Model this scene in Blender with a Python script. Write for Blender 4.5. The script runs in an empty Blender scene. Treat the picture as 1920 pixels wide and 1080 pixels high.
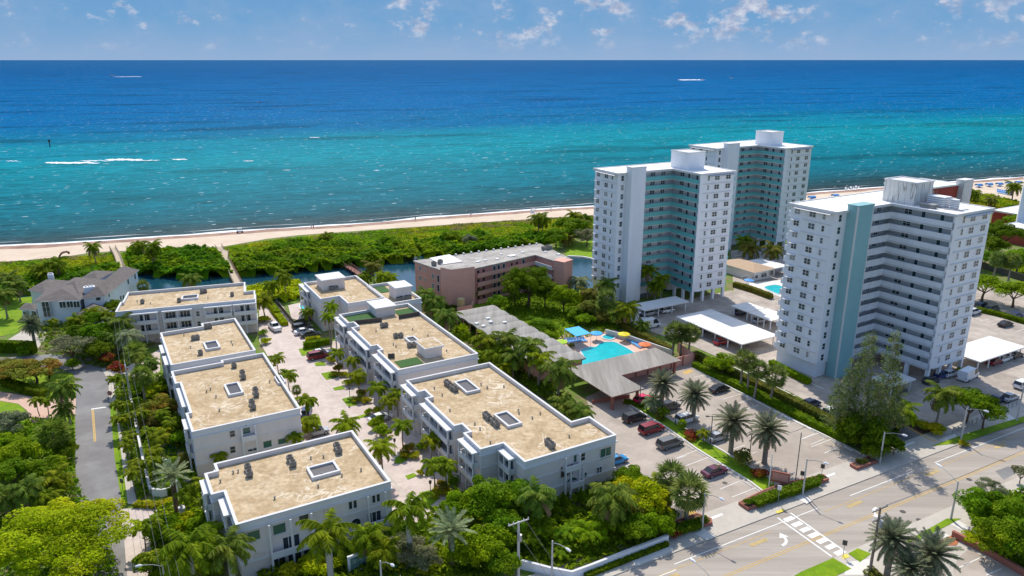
import bpy, math, random
from mathutils import Vector, Matrix, noise
WB = {}; KID = {}
R = math.radians
random.seed(7)
sc = bpy.context.scene
COL = sc.collection
# ------------------------------------------------------------ camera
H = 65.0; F = 1400.0; P = math.atan(428 / F); CP, SP = math.cos(P), math.sin(P)
cam = bpy.data.cameras.new('camera'); camo = bpy.data.objects.new('camera', cam); COL.objects.link(camo)
camo.location = (0, 0, H); camo.rotation_euler = (math.pi / 2 - P, 0, 0)
cam.sensor_width = 36; cam.lens = 36 * F / 1920; cam.clip_start = 1; cam.clip_end = 200000
sc.camera = camo
# ------------------------------------------------------------ sky + sun
SUN_EL, SUN_AZ = R(51), R(98)      # azimuth from +X
w = bpy.data.worlds.new('World'); sc.world = w; w.use_nodes = True
nt = w.node_tree; N = nt.nodes; L = nt.links
bg = N['Background']
sky = N.new('ShaderNodeTexSky'); sky.sky_type = 'NISHITA'; sky.sun_disc = False
sky.sun_elevation = SUN_EL; sky.sun_rotation = math.pi / 2 - SUN_AZ
sky.altitude = 60; sky.air_density = 1.0; sky.dust_density = 0.9; sky.ozone_density = 1.6
tc = N.new('ShaderNodeTexCoord'); sep = N.new('ShaderNodeSeparateXYZ'); L.new(tc.outputs['Generated'], sep.inputs[0])
mp = N.new('ShaderNodeMapping'); mp.inputs['Scale'].default_value = (26, 26, 40); mp.inputs['Location'].default_value = (3.3, 0, 0); L.new(tc.outputs['Generated'], mp.inputs[0])
def wn(sc_, det, src=None):
    n = N.new('ShaderNodeTexNoise'); n.inputs['Scale'].default_value = sc_; n.inputs['Detail'].default_value = det; n.inputs['Roughness'].default_value = .62; L.new(src or mp.outputs[0], n.inputs[0]); return n.outputs[0]
def wm(op, a, b):
    x = N.new('ShaderNodeMath'); x.operation = op
    for i, v in enumerate((a, b)):
        if isinstance(v, (int, float)): x.inputs[i].default_value = v
        else: L.new(v, x.inputs[i])
    return x.outputs[0]
def wr(v, a, b):
    m_ = N.new('ShaderNodeMapRange'); m_.inputs[1].default_value = a; m_.inputs[2].default_value = b; L.new(v, m_.inputs[0]); return m_.outputs[0]
def wmix(f, a, b):
    m_ = N.new('ShaderNodeMix'); m_.data_type = 'RGBA'; L.new(f, m_.inputs[0])
    for i, v in ((6, a), (7, b)):
        if isinstance(v, tuple): m_.inputs[i].default_value = tuple(c / SKY_S for c in v) + (1,)
        else: L.new(v, m_.inputs[i])
    return m_.outputs[2]
SKY_S = .15
rise = wr(sep.outputs[2], .008, .035)
cover_ = wn(.22, 2)
dens = wm('ADD', wn(1.0, 9), wm('MULTIPLY', wm('SUBTRACT', cover_, .5), .55))
cl = wm('MULTIPLY', wr(dens, .53, .64), rise)
cl = wm('MULTIPLY', cl, wr(sep.outputs[2], .45, .12))
veil = wm('MULTIPLY', wr(wn(.5, 6), .42, .68), .45)
blue = N.new('ShaderNodeValToRGB'); el = blue.color_ramp; el.elements[0].position = 0; el.elements[1].position = .25
el.elements[0].color = (.22 / SKY_S / 10, .33 / SKY_S / 10, .50 / SKY_S / 10, 1); el.elements[1].color = (.04 / SKY_S / 10, .17 / SKY_S / 10, .42 / SKY_S / 10, 1)
e_ = el.elements.new(.045); e_.color = (.13 / SKY_S / 10, .28 / SKY_S / 10, .48 / SKY_S / 10, 1)
L.new(sep.outputs[2], blue.inputs[0]); bs_ = N.new('ShaderNodeVectorMath'); bs_.operation = 'SCALE'; bs_.inputs[3].default_value = 10; L.new(blue.outputs[0], bs_.inputs[0])
low = wr(sep.outputs[2], .10, .40)
base = wmix(low, bs_.outputs[0], sky.outputs[0])
base = wmix(veil, base, (.25, .34, .50))
ccol = wmix(wr(wn(2.6, 8), .40, .62), (.24, .30, .44), (.47, .51, .60))
fin = wmix(cl, base, ccol)
L.new(fin, bg.inputs[0]); bg.inputs[1].default_value = SKY_S
sl = bpy.data.lights.new('sun', 'SUN'); sl.energy = 3.2; sl.angle = R(.53); sl.color = (1, .945, .85)
so = bpy.data.objects.new('sun', sl); COL.objects.link(so)
sd = Vector((math.cos(SUN_AZ) * math.cos(SUN_EL), math.sin(SUN_AZ) * math.cos(SUN_EL), math.sin(SUN_EL)))
so.rotation_euler = sd.to_track_quat('Z', 'Y').to_euler(); so.location = sd * 500
sc.view_settings.view_transform = 'Standard'; sc.view_settings.look = 'None'; sc.view_settings.exposure = 0.42; sc.view_settings.gamma = 1
sc.cycles.max_bounces = 6; sc.cycles.diffuse_bounces = 3; sc.cycles.glossy_bounces = 2; sc.cycles.transmission_bounces = 3; sc.cycles.transparent_max_bounces = 6
# ------------------------------------------------------------ photo measurements -> ground points
def W(x, y, z=0.0):
    u = (x - 960) / F; v = (y - 540) / F
    t = (z - H) / (-SP - v * CP)
    return Vector((u * t, (CP - v * SP) * t, z))
CR = {0: (0, 0, 1), 1: (0, 440, 4), 2: (0, 680, 2.7), 3: (440, 440, 4), 4: (380, 680, 2.7), 5: (760, 440, 4), 6: (760, 660, 2.571),
      7: (1160, 860, 4.8), 8: (1520, 860, 4.8), 9: (1120, 680, 4.8), 10: (1480, 700, 4.355), 11: (1160, 520, 4.8), 12: (1520, 540, 4.8),
      13: (180, 650, 5.142), 14: (180, 840, 4.5), 15: (480, 560, 4.5), 16: (640, 840, 4.5), 17: (0, 600, 4.154), 18: (800, 540, 4.5),
      19: (620, 560, 5.4), 20: (760, 700, 4.908), 21: (960, 360, 6.75), 22: (1640, 320, 6.75), 23: (1360, 430, 8.31), 24: (1780, 400, 3.6),
      25: (1100, 280, 3.175), 26: (1420, 330, 2.633), 27: (1440, 230, 2.919)}
def K(c, x, y, z=0.0):
    ox, oy, s = CR[c]; return W(ox + x / s, oy + y / s, z)
def KL(c, pts, z=0.0): return [K(c, x, y, z) for x, y in pts]
TH = R(29.5); U = Vector((math.cos(TH), math.sin(TH), 0)); V = Vector((-math.sin(TH), math.cos(TH), 0))
# ------------------------------------------------------------ materials
def mat(name, col, rough=.85, var=.12, vs=.6, metal=0, spec=.3, bump=0, bs=3, col2=None, ramp=(.45, .6), det=4, trans=0, island=0, emis=0, stretch=None):
    m = bpy.data.materials.new(name); m.use_nodes = True; nt = m.node_tree; N = nt.nodes; L = nt.links
    b = N['Principled BSDF']; b.inputs['Roughness'].default_value = rough; b.inputs['Metallic'].default_value = metal
    b.inputs['Specular IOR Level'].default_value = spec
    out = N['Material Output']
    tc = N.new('ShaderNodeTexCoord'); src = tc.outputs['Object']
    if stretch:
        mp = N.new('ShaderNodeMapping'); mp.inputs['Scale'].default_value = stretch[:3]
        if len(stretch) > 3: mp.inputs['Rotation'].default_value = (0, 0, stretch[3])
        L.new(src, mp.inputs[0]); src = mp.outputs[0]
    c = tuple(col) + (1,)
    last = None
    if col2 is not None:
        n = N.new('ShaderNodeTexNoise'); n.inputs['Scale'].default_value = vs; n.inputs['Detail'].default_value = det; L.new(src, n.inputs[0])
        n.inputs['Roughness'].default_value = .65
        r = N.new('ShaderNodeValToRGB'); r.color_ramp.elements[0].position = ramp[0]; r.color_ramp.elements[1].position = ramp[1]
        r.color_ramp.elements[0].color = c; r.color_ramp.elements[1].color = tuple(col2) + (1,)
        L.new(n.outputs[0], r.inputs[0]); last = r.outputs[0]
    else:
        rgb = N.new('ShaderNodeRGB'); rgb.outputs[0].default_value = c; last = rgb.outputs[0]
    if var:
        n = N.new('ShaderNodeTexNoise'); n.inputs['Scale'].default_value = vs * (3.1 if col2 is not None else 1); n.inputs['Detail'].default_value = 6; L.new(src, n.inputs[0])
        n.inputs['Roughness'].default_value = .7
        mr = N.new('ShaderNodeMapRange'); mr.inputs[1].default_value = .3; mr.inputs[2].default_value = .7
        mr.inputs[3].default_value = 1 - var; mr.inputs[4].default_value = 1 + var; L.new(n.outputs[0], mr.inputs[0])
        mx = N.new('ShaderNodeVectorMath'); mx.operation = 'SCALE'; L.new(last, mx.inputs[0]); L.new(mr.outputs[0], mx.inputs[3]); last = mx.outputs[0]
    if island:
        g = N.new('ShaderNodeNewGeometry')
        hs = N.new('ShaderNodeHueSaturation'); L.new(last, hs.inputs['Color'])
        mr = N.new('ShaderNodeMapRange'); mr.inputs[3].default_value = 1 - island; mr.inputs[4].default_value = 1 + island; L.new(g.outputs['Random Per Island'], mr.inputs[0])
        L.new(mr.outputs[0], hs.inputs['Value'])
        oi = N.new('ShaderNodeObjectInfo'); mr2 = N.new('ShaderNodeMapRange'); mr2.inputs[3].default_value = .485; mr2.inputs[4].default_value = .515
        L.new(oi.outputs['Random'], mr2.inputs[0]); L.new(mr2.outputs[0], hs.inputs['Hue'])
        last = hs.outputs[0]
    L.new(last, b.inputs['Base Color'])
    if bump:
        n = N.new('ShaderNodeTexNoise'); n.inputs['Scale'].default_value = bs; n.inputs['Detail'].default_value = 5; L.new(src, n.inputs[0])
        bp = N.new('ShaderNodeBump'); bp.inputs['Strength'].default_value = bump; bp.inputs['Distance'].default_value = .1
        L.new(n.outputs[0], bp.inputs['Height']); L.new(bp.outputs[0], b.inputs['Normal'])
    if trans:
        t = N.new('ShaderNodeBsdfTranslucent'); L.new(last, t.inputs[0]); ms = N.new('ShaderNodeMixShader'); ms.inputs[0].default_value = trans
        L.new(b.outputs[0], ms.inputs[1]); L.new(t.outputs[0], ms.inputs[2]); L.new(ms.outputs[0], out.inputs[0])
    return m
def leafm(name, c, c2=None, vs=.5, trans=.38, isl=.45):
    g_ = 1.45; c = (c[0] * 2.1, c[1] * 1.55, c[2] * .45); c2 = c2 and (c2[0] * 2.1, c2[1] * 1.55, c2[2] * .45); trans = min(.5, trans + .12)
    return mat(name, c, .7, .25, vs, spec=.08, col2=c2, trans=trans, island=isl)
M = {}
M['lawn'] = mat('lawn_grass', (.15, .27, .004), .95, .18, .35, col2=(.22, .32, .006), bump=.5, bs=9)
M['soil'] = mat('garden_soil', (.20, .17, .08), .95, .3, .25, col2=(.12, .20, .02), ramp=(.42, .52))
M['asph'] = mat('asphalt', (.21, .20, .195), .92, .10, .12, col2=(.26, .25, .24), bump=.1, bs=8)
M['yfaint'] = mat('worn_yellow_paint', (.50, .37, .17), .85, .2, .8)
M['pav'] = mat('pavilion_roof', (.27, .245, .215), .95, .18, .4, col2=(.35, .32, .285), stretch=(1.2, .08, 1, -TH), det=7)
M['road'] = mat('road_surface', (.37, .32, .27), .92, .12, .30, col2=(.44, .385, .325), stretch=(.04, .9, 1, -TH), bump=.1)
M['lot'] = mat('parking_surface', (.38, .32, .265), .92, .12, .10, col2=(.47, .40, .335), ramp=(.4, .62), det=8)
M['lot2'] = mat('tower_parking_surface', (.36, .305, .255), .92, .2, .13, col2=(.48, .41, .345), ramp=(.4, .6), det=8)
M['walk'] = mat('concrete', (.52, .47, .40), .9, .10, .5)
M['walkw'] = mat('new_concrete', (.72, .68, .62), .9, .05, .5)
M['white'] = mat('white_paint', (.80, .80, .79), .7, .03, .3)
M['line'] = mat('road_line_paint', (.78, .76, .71), .8, .12, 1.5)
M['yline'] = mat('yellow_line_paint', (.62, .40, .12), .8, .15, 1.2)
M['yel'] = mat('yellow_tactile', (.75, .60, .10), .8, .1, 2)
M['cream'] = mat('cream_stucco', (.72, .66, .63), .9, .05, .9, stretch=(.6, .6, .12))
M['cream2'] = mat('white_trim', (.69, .68, .675), .85, .03, .4)
M['stone'] = mat('beige_stucco', (.66, .58, .52), .9, .05, .4)
M['tar'] = mat('tan_roof_coating', (.43, .31, .175), .95, .26, .45, col2=(.56, .43, .27), ramp=(.42, .60), det=12)
def cracks(m, sc_, col, w_=.03, amt=.7):
    nt = m.node_tree; N = nt.nodes; L = nt.links; B = N['Principled BSDF']; src = B.inputs['Base Color'].links[0].from_socket
    tc = N.new('ShaderNodeTexCoord'); n = N.new('ShaderNodeTexNoise'); n.inputs['Scale'].default_value = sc_; n.inputs['Detail'].default_value = 8; n.inputs['Distortion'].default_value = 1.2; L.new(tc.outputs['Object'], n.inputs[0])
    r = N.new('ShaderNodeValToRGB'); e = r.color_ramp; e.elements[0].position = .53 - w_; e.elements[1].position = .53 + w_; e.elements[0].color = e.elements[1].color = (0, 0, 0, 1); x = e.elements.new(.53); x.color = (amt, amt, amt, 1); L.new(n.outputs[0], r.inputs[0])
    k = N.new('ShaderNodeTexNoise'); k.inputs['Scale'].default_value = .16; k.inputs['Detail'].default_value = 3; L.new(tc.outputs['Object'], k.inputs[0]); kr = N.new('ShaderNodeMapRange'); kr.inputs[1].default_value = .46; kr.inputs[2].default_value = .60; L.new(k.outputs[0], kr.inputs[0])
    mu = N.new('ShaderNodeMath'); mu.operation = 'MULTIPLY'; L.new(r.outputs[0], mu.inputs[0]); L.new(kr.outputs[0], mu.inputs[1])
    mx = N.new('ShaderNodeMix'); mx.data_type = 'RGBA'; L.new(mu.outputs[0], mx.inputs[0]); L.new(src, mx.inputs[6]); mx.inputs[7].default_value = col + (1,); L.new(mx.outputs[2], B.inputs['Base Color'])
cracks(M['tar'], .55, (.26, .18, .11), .014, .5); M['blind'] = mat('window_with_pale_blind', (.30, .31, .31), .25, .1, 1); M['glassb'] = mat('painted_sky_reflection_glass', (.10, .13, .16), .12, 0, spec=.6); M['dead'] = mat('dead_brown_frond', (.26, .17, .09), .9, .2, 1)  # paler glass: sky reflection painted into its base colour
cracks(M['tar'], .3, (.78, .68, .54), .03, .85)
M['glass'] = mat('window_glass', (.03, .045, .055), .12, 0, spec=.6)
M['glassg'] = mat('green_window_glass', (.05, .13, .10), .15, 0, spec=.6)
M['dark'] = mat('painted_opening_shade', (.03, .028, .026), .9, .1)  # near-black panel colour, paints the shade inside openings
M['bronze'] = mat('bronze_metal', (.09, .08, .07), .6, .1)
M['metal'] = mat('grey_metal', (.38, .38, .38), .5, .08, metal=.3)
M['acm'] = mat('condenser_grey', (.24, .23, .21), .7, .2, 3)
M['tower'] = mat('tower_white_paint', (.80, .81, .84), .85, .06, .9, stretch=(.6, .6, .07))
M['troof'] = mat('tower_roof_white', (.86, .85, .83), .9, .06, .3)
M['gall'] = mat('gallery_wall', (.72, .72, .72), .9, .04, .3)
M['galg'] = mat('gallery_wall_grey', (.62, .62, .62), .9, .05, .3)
M['teal'] = mat('teal_railing', (.16, .50, .48), .5, .06, .5)
M['tealc'] = mat('teal_stucco', (.27, .49, .51), .85, .06, .2)
M['pink'] = mat('pink_stucco', (.78, .40, .32), .9, .08, .25)
M['pinkd'] = mat('dusty_rose_stucco', (.60, .29, .235), .9, .08, .25)
M['groof'] = mat('grey_roof_membrane', (.33, .30, .27), .95, .15, .35, col2=(.46, .43, .39), ramp=(.4, .6), det=8)
M['wavy'] = mat('grey_corrugated_roof', (.28, .26, .235), .9, .10, .5, col2=(.36, .34, .31), stretch=(1.2, .05, 1, -TH), det=6)
M['shingle'] = mat('slate_grey_shingles', (.15, .13, .12), .9, .3, .8, stretch=(.4, 2, 3), bump=.3, bs=6)
M['tanroof'] = mat('tan_tile_roof', (.50, .35, .23), .9, .12, .8, stretch=(1, 3, 1))
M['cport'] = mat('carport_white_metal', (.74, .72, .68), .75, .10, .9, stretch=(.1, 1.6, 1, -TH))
M['cportb'] = mat('carport_painted_shade', (.55, .53, .5), .8, .05)  # darker copy of the carport white, shade painted into the beam colour
M['sand'] = mat('beach_sand', (.62, .49, .36), .95, .06, .08, col2=(.68, .55, .42), ramp=(.4, .6), det=8, bump=.3, bs=2)
M['wet'] = mat('wet_sand_weed', (.36, .22, .15), .8, .2, .2, col2=(.22, .12, .09), ramp=(.45, .6), det=8)
M['wood'] = mat('weathered_boardwalk', (.50, .40, .29), .9, .12, 1)
M['woodr'] = mat('red_brown_wood', (.28, .13, .10), .9, .12, 1)
M['trunk'] = mat('palm_trunk_bark', (.27, .23, .19), .95, .15, 2)
M['trunkd'] = mat('dark_trunk_bark', (.14, .09, .06), .95, .2, 2)
M['trunkg'] = mat('smooth_grey_trunk', (.42, .40, .37), .9, .08, 1)
M['brick'] = mat('red_brick', (.36, .14, .10), .9, .12, 4)
M['brickp'] = mat('brick_paving', (.60, .40, .30), .9, .08, 1.2)
M['paver'] = mat('pinkish_pavers', (.62, .52, .46), .92, .10, .22, col2=(.52, .42, .37), ramp=(.45, .68), det=9)
M['deck'] = mat('pool_deck_salmon', (.72, .47, .36), .9, .06, .4)
M['pool'] = mat('pool_water', (.02, .52, .56), .08, .15, .5, spec=.5, bump=.6, bs=3)
M['poolg'] = mat('green_pond_water', (.03, .28, .20), .1, .15, .5, spec=.5)
M['canal'] = mat('canal_water', (.008, .055, .085), .15, .2, .15, spec=.35, bump=.25, bs=1.2)
M['red'] = mat('red_stucco', (.38, .07, .05), .9, .08, .3)
M['gard'] = mat('roof_turf', (.05, .12, .03), .95, .15, 2)
M['mulch'] = mat('mulch_bed', (.17, .10, .06), .95, .2, 2)
M['clay'] = mat('terracotta_bed', (.45, .16, .07), .95, .15, 1)
M['blue'] = mat('blue_canvas', (.10, .34, .72), .7, .05, 1)
M['bluel'] = mat('light_blue_canvas', (.06, .45, .85), .7, .05, 1)
M['yelc'] = mat('yellow_canvas', (.85, .68, .03), .7, .05, 1)
M['orac'] = mat('orange_canvas', (.85, .22, .07), .7, .05, 1)
M['grnc'] = mat('lime_canvas', (.45, .70, .05), .7, .05, 1)
M['tank'] = mat('ochre_tank_paint', (.55, .42, .20), .8, .1, 1)
M['wire'] = mat('cable_black', (.12, .12, .12), .6, 0)
M['pole'] = mat('weathered_pole_wood', (.22, .18, .15), .95, .15, 2)
M['lamp'] = mat('lamp_pole_grey', (.36, .36, .35), .6, .05, 1)
M['conc'] = mat('concrete_pole', (.55, .53, .50), .9, .08, 1)
M['green'] = mat('screen_green', (.03, .10, .07), .9, .1, 1)
M['tyre'] = mat('tyre_rubber', (.02, .02, .02), .9, 0)
M['rim'] = mat('wheel_rim', (.45, .45, .47), .4, 0, metal=.5)
M['hl'] = mat('headlight_lens', (.7, .72, .75), .2, 0)
M['tl'] = mat('tail_light_lens', (.35, .02, .02), .3, 0)
M['cglass'] = mat('car_glass', (.02, .025, .03), .08, 0, spec=.6)
M['skin'] = mat('skin', (.45, .26, .18), .7, 0)
M['foamw'] = mat('sea_foam', (.85, .86, .87), .9, .1, .5)
CARC = {'black': (.015, .015, .018), 'maroon': (.25, .015, .03), 'grey': (.16, .16, .16), 'silver': (.45, .46, .48), 'white': (.78, .78, .78), 'blue': (.02, .05, .18),
        'bright blue': (.01, .25, .55), 'red': (.50, .02, .03), 'dark blue': (.02, .035, .08), 'plum': (.13, .03, .06), 'charcoal': (.05, .055, .06), 'pink': (.75, .02, .12)}
for k_, c_ in CARC.items(): M['car ' + k_] = mat('car_paint_' + k_.replace(' ', '_'), c_, .28, 0, spec=.6)
# foliage
cracks(M['lot'], .35, (.22, .19, .16), .006, .55); cracks(M['lot2'], .35, (.20, .17, .15), .008, .7); cracks(M['road'], .25, (.22, .19, .16), .005, .5); cracks(M['paver'], .3, (.36, .28, .25), .05, .45)
M['f_dark'] = leafm('dark_green_leaves', (.06, .135, .014), (.095, .18, .018))
M['f_mid'] = leafm('mid_green_leaves', (.075, .18, .016), (.12, .23, .02))
M['f_bright'] = leafm('bright_green_leaves', (.10, .22, .012), (.15, .28, .018))
M['f_yel'] = leafm('yellow_green_leaves', (.19, .31, .012), (.25, .34, .018))
M['f_gold'] = leafm('golden_leaves', (.24, .30, .03), (.14, .22, .03))
M['f_grey'] = leafm('grey_green_leaves', (.11, .17, .30), (.15, .20, .38))
M['f_olive'] = leafm('olive_leaves', (.095, .14, .07), (.13, .155, .1))
M['f_crot'] = leafm('croton_leaves', (.12, .18, .06), (.19, .15, .08), vs=.9)
M['f_red'] = leafm('red_leaves', (.16, .03, .08), (.14, .10, .02), vs=1.2)
M['p_coco'] = leafm('coconut_fronds', (.075, .155, .06), (.11, .18, .08), trans=.3)
M['p_dark'] = leafm('dark_palm_fronds', (.09, .165, .018), (.13, .205, .025), trans=.3)
M['p_date'] = leafm('date_palm_fronds', (.075, .12, .24), (.10, .14, .26), trans=.25)
M['p_silver'] = leafm('silver_palm_fronds', (.12, .20, .35), (.16, .24, .42), trans=.25)
M['p_sabal'] = leafm('fan_palm_leaves', (.075, .14, .10), (.10, .165, .12), trans=.25)
M['p_lime'] = leafm('lime_palm_fronds', (.15, .24, .03), (.14, .25, .015), trans=.35)
M['f_cas'] = leafm('pine_like_needles', (.075, .14, .14), (.11, .165, .18), trans=.35)
M['dune'] = leafm('dune_scrub_leaves', (.095, .22, .012), (.20, .27, .022), vs=.045, isl=.4)
M['mang'] = leafm('mangrove_leaves', (.055, .16, .012), (.12, .22, .016), vs=.07, isl=.4)
M['drygr'] = leafm('dry_dune_grass', (.17, .20, .26), (.11, .16, .15), vs=.12, isl=.3)
# ------------------------------------------------------------ mesh builder
class MB:
    def __init__(s): s.v = []; s.f = []; s.m = []; s.mi = 0; s.sm = False
    def quad(s, *p):
        n = len(s.v); s.v += [tuple(q) for q in p]; s.f.append(tuple(range(n, n + len(p)))); s.m.append(s.mi)
    def prism(s, poly, z0, z1, top=True, bot=True, taper=None):
        n = len(s.v); k = len(poly)
        s.v += [(p[0], p[1], z0) for p in poly]
        q = taper if taper else poly
        s.v += [(p[0], p[1], z1) for p in q]
        for i in range(k):
            j = (i + 1) % k; s.f.append((n + i, n + j, n + k + j, n + k + i)); s.m.append(s.mi)
        if top: s.f.append(tuple(range(n + k, n + 2 * k))); s.m.append(s.mi)
        if bot: s.f.append(tuple(range(n + k - 1, n - 1, -1))); s.m.append(s.mi)
    def box(s, c, d, rot=0, z0=None):
        hx, hy = d[0] / 2, d[1] / 2; ca, sa = math.cos(rot), math.sin(rot)
        poly = [(c[0] + x * ca - y * sa, c[1] + x * sa + y * ca) for x, y in ((-hx, -hy), (hx, -hy), (hx, hy), (-hx, hy))]
        b = c[2] - d[2] / 2 if z0 is None else z0
        s.prism(poly, b, b + d[2])
    def bx(s, x0, x1, y0, y1, z0, z1): s.prism([(x0, y0), (x1, y0), (x1, y1), (x0, y1)], z0, z1)
    def tube(s, pts, r, n=6, cap=True):
        rs = r if isinstance(r, (list, tuple)) else [r] * len(pts)
        b = len(s.v)
        for i, p in enumerate(pts):
            p = Vector(p); d = Vector(pts[min(i + 1, len(pts) - 1)]) - Vector(pts[max(i - 1, 0)])
            d.normalize(); a = d.cross(Vector((0, 0, 1)) if abs(d.z) < .9 else Vector((1, 0, 0))).normalized(); c = d.cross(a)
            for k in range(n):
                t = 2 * math.pi * k / n; s.v.append(tuple(p + (a * math.cos(t) + c * math.sin(t)) * rs[i]))
        for i in range(len(pts) - 1):
            for k in range(n):
                k2 = (k + 1) % n; s.f.append((b + i * n + k, b + i * n + k2, b + (i + 1) * n + k2, b + (i + 1) * n + k)); s.m.append(s.mi)
        if cap:
            s.f.append(tuple(b + k for k in range(n - 1, -1, -1))); s.m.append(s.mi)
            e = b + (len(pts) - 1) * n; s.f.append(tuple(e + k for k in range(n))); s.m.append(s.mi)
    def mesh(s, name, mats):
        me = bpy.data.meshes.new(name); me.from_pydata(s.v, [], s.f)
        for m in (mats if isinstance(mats, (list, tuple)) else [mats]): me.materials.append(M[m] if isinstance(m, str) else m)
        me.polygons.foreach_set('material_index', s.m)
        if s.sm: me.polygons.foreach_set('use_smooth', [True] * len(s.f))
        me.update(); return me
    def build(s, name, mats, parent=None, loc=None, rot=0, kind=None):
        return mkobj(name, s.mesh(name, mats), parent, loc, rot, kind)
def mkobj(name, me, parent=None, loc=None, rot=0, kind=None, scale=None):
    o = bpy.data.objects.new(name, me); COL.objects.link(o)
    if parent:
        o.parent = parent; KID.setdefault(parent.name, []).append(o)
        if parent.name in WB: o.matrix_parent_inverse = Matrix.Translation(-WB[parent.name])
    if loc is not None: o.location = loc
    if rot: o.rotation_euler = (0, 0, rot)
    if scale is not None: o.scale = (scale,) * 3 if not isinstance(scale, tuple) else scale
    if kind: o['kind'] = kind
    return o
def tag(o, label, cat, group=None):
    o['label'] = label; o['category'] = cat
    if group: o['group'] = group
    return o
def thing(name, label, cat, loc=(0, 0, 0), rot=0, group=None, wb=False):
    o = tag(mkobj(name, None, None, loc, rot), label, cat, group)
    if wb: WB[o.name] = Vector(loc)
    return o
def copy_tree(o, parent=None):
    c = o.copy(); COL.objects.link(c)
    if parent is not None: c.parent = parent
    for ch in KID.get(o.name, []): copy_tree(ch, c)
    return c
def dup(root, loc, rot, label, group=None, scale=None):
    c = copy_tree(root); c.location = loc; c.rotation_euler = (0, 0, rot); c['label'] = label
    if group: c['group'] = group
    if scale is not None: c.scale = (scale,) * 3 if not isinstance(scale, tuple) else scale
    return c
def sheet(name, pts, z, m, kind='structure', label=None, cat=None, thick=0):
    b = MB()
    if thick: b.prism([(p[0], p[1]) for p in pts], z - thick, z)
    else: b.quad(*[(p[0], p[1], z) for p in pts])
    me = b.mesh(name, m)
    if me.polygons[0].normal.z < 0 and not thick: me.flip_normals()
    o = mkobj(name, me)
    if label: tag(o, label, cat)
    else: o['kind'] = kind
    return o
def strip(b, p, q, wd, z, over=0):
    p = Vector((p[0], p[1], 0)); q = Vector((q[0], q[1], 0)); d = (q - p).normalized(); n = Vector((-d.y, d.x, 0)) * wd / 2
    p = p - d * over; q = q + d * over
    b.quad(*[(a.x, a.y, z) for a in (p - n, q - n, q + n, p + n)])
def ccw(poly):
    a = sum(poly[i][0] * poly[(i + 1) % len(poly)][1] - poly[(i + 1) % len(poly)][0] * poly[i][1] for i in range(len(poly)))
    return poly if a > 0 else poly[::-1]
def offset(poly, d):      # inward for ccw
    out = []; n = len(poly)
    for i in range(n):
        a, b, c = Vector(poly[i - 1][:2]), Vector(poly[i][:2]), Vector(poly[(i + 1) % n][:2])
        e1 = (b - a).normalized(); e2 = (c - b).normalized(); n1 = Vector((-e1.y, e1.x)); n2 = Vector((-e2.y, e2.x))
        m = n1 + n2; k = m.dot(n1)
        p = b + m * (d / k if abs(k) > .2 else d); out.append((p.x, p.y))
    return out
def snap(pts, ang=TH):      # make an outline rectilinear in the street grid
    ca, sa = math.cos(ang), math.sin(ang)
    q = [[p[0] * ca + p[1] * sa, -p[0] * sa + p[1] * ca] for p in pts]; n = len(q)
    ax = [0 if abs(q[(i + 1) % n][0] - q[i][0]) > abs(q[(i + 1) % n][1] - q[i][1]) else 1 for i in range(n)]
    for k in (0, 1):      # edges along axis k share the other coord
        o = 1 - k; i = 0
        done = set()
        for s in range(n):
            if ax[s] == k and ax[s - 1] != k:
                idx = [s]; j = s
                while ax[j % n] == k and len(idx) <= n: j += 1; idx.append(j % n)
                m = sum(q[t][o] for t in idx) / len(idx)
                for t in idx: q[t][o] = m
    if n <= 4: return [(a * ca - b * sa, a * sa + b * ca) for a, b in q]
    o = []
    for i in range(n):
        a, b, c = q[i - 1], q[i], q[(i + 1) % n]
        if math.hypot(b[0] - a[0], b[1] - a[1]) < .35 and n > 4: continue
        o.append(b)
    r = [b for i, b in enumerate(o) if abs((b[0] - o[i - 1][0]) * (o[(i + 1) % len(o)][1] - b[1]) - (b[1] - o[i - 1][1]) * (o[(i + 1) % len(o)][0] - b[0])) > .01]
    return [(a * ca - b * sa, a * sa + b * ca) for a, b in r]
def ring(b, poly, z0, z1, win, out=0):
    o = offset(poly, -out) if out else poly; i_ = offset(poly, win); n = len(poly)
    for k in range(n):
        j = (k + 1) % n
        A, B, C, D = o[k], o[j], i_[j], i_[k]
        b.quad((*A, z0), (*B, z0), (*B, z1), (*A, z1)); b.quad((*A, z1), (*B, z1), (*C, z1), (*D, z1))
        b.quad((*C, z0), (*D, z0), (*D, z1), (*C, z1)); b.quad((*D, z0), (*C, z0), (*B, z0), (*A, z0))
WC = {}
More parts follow.
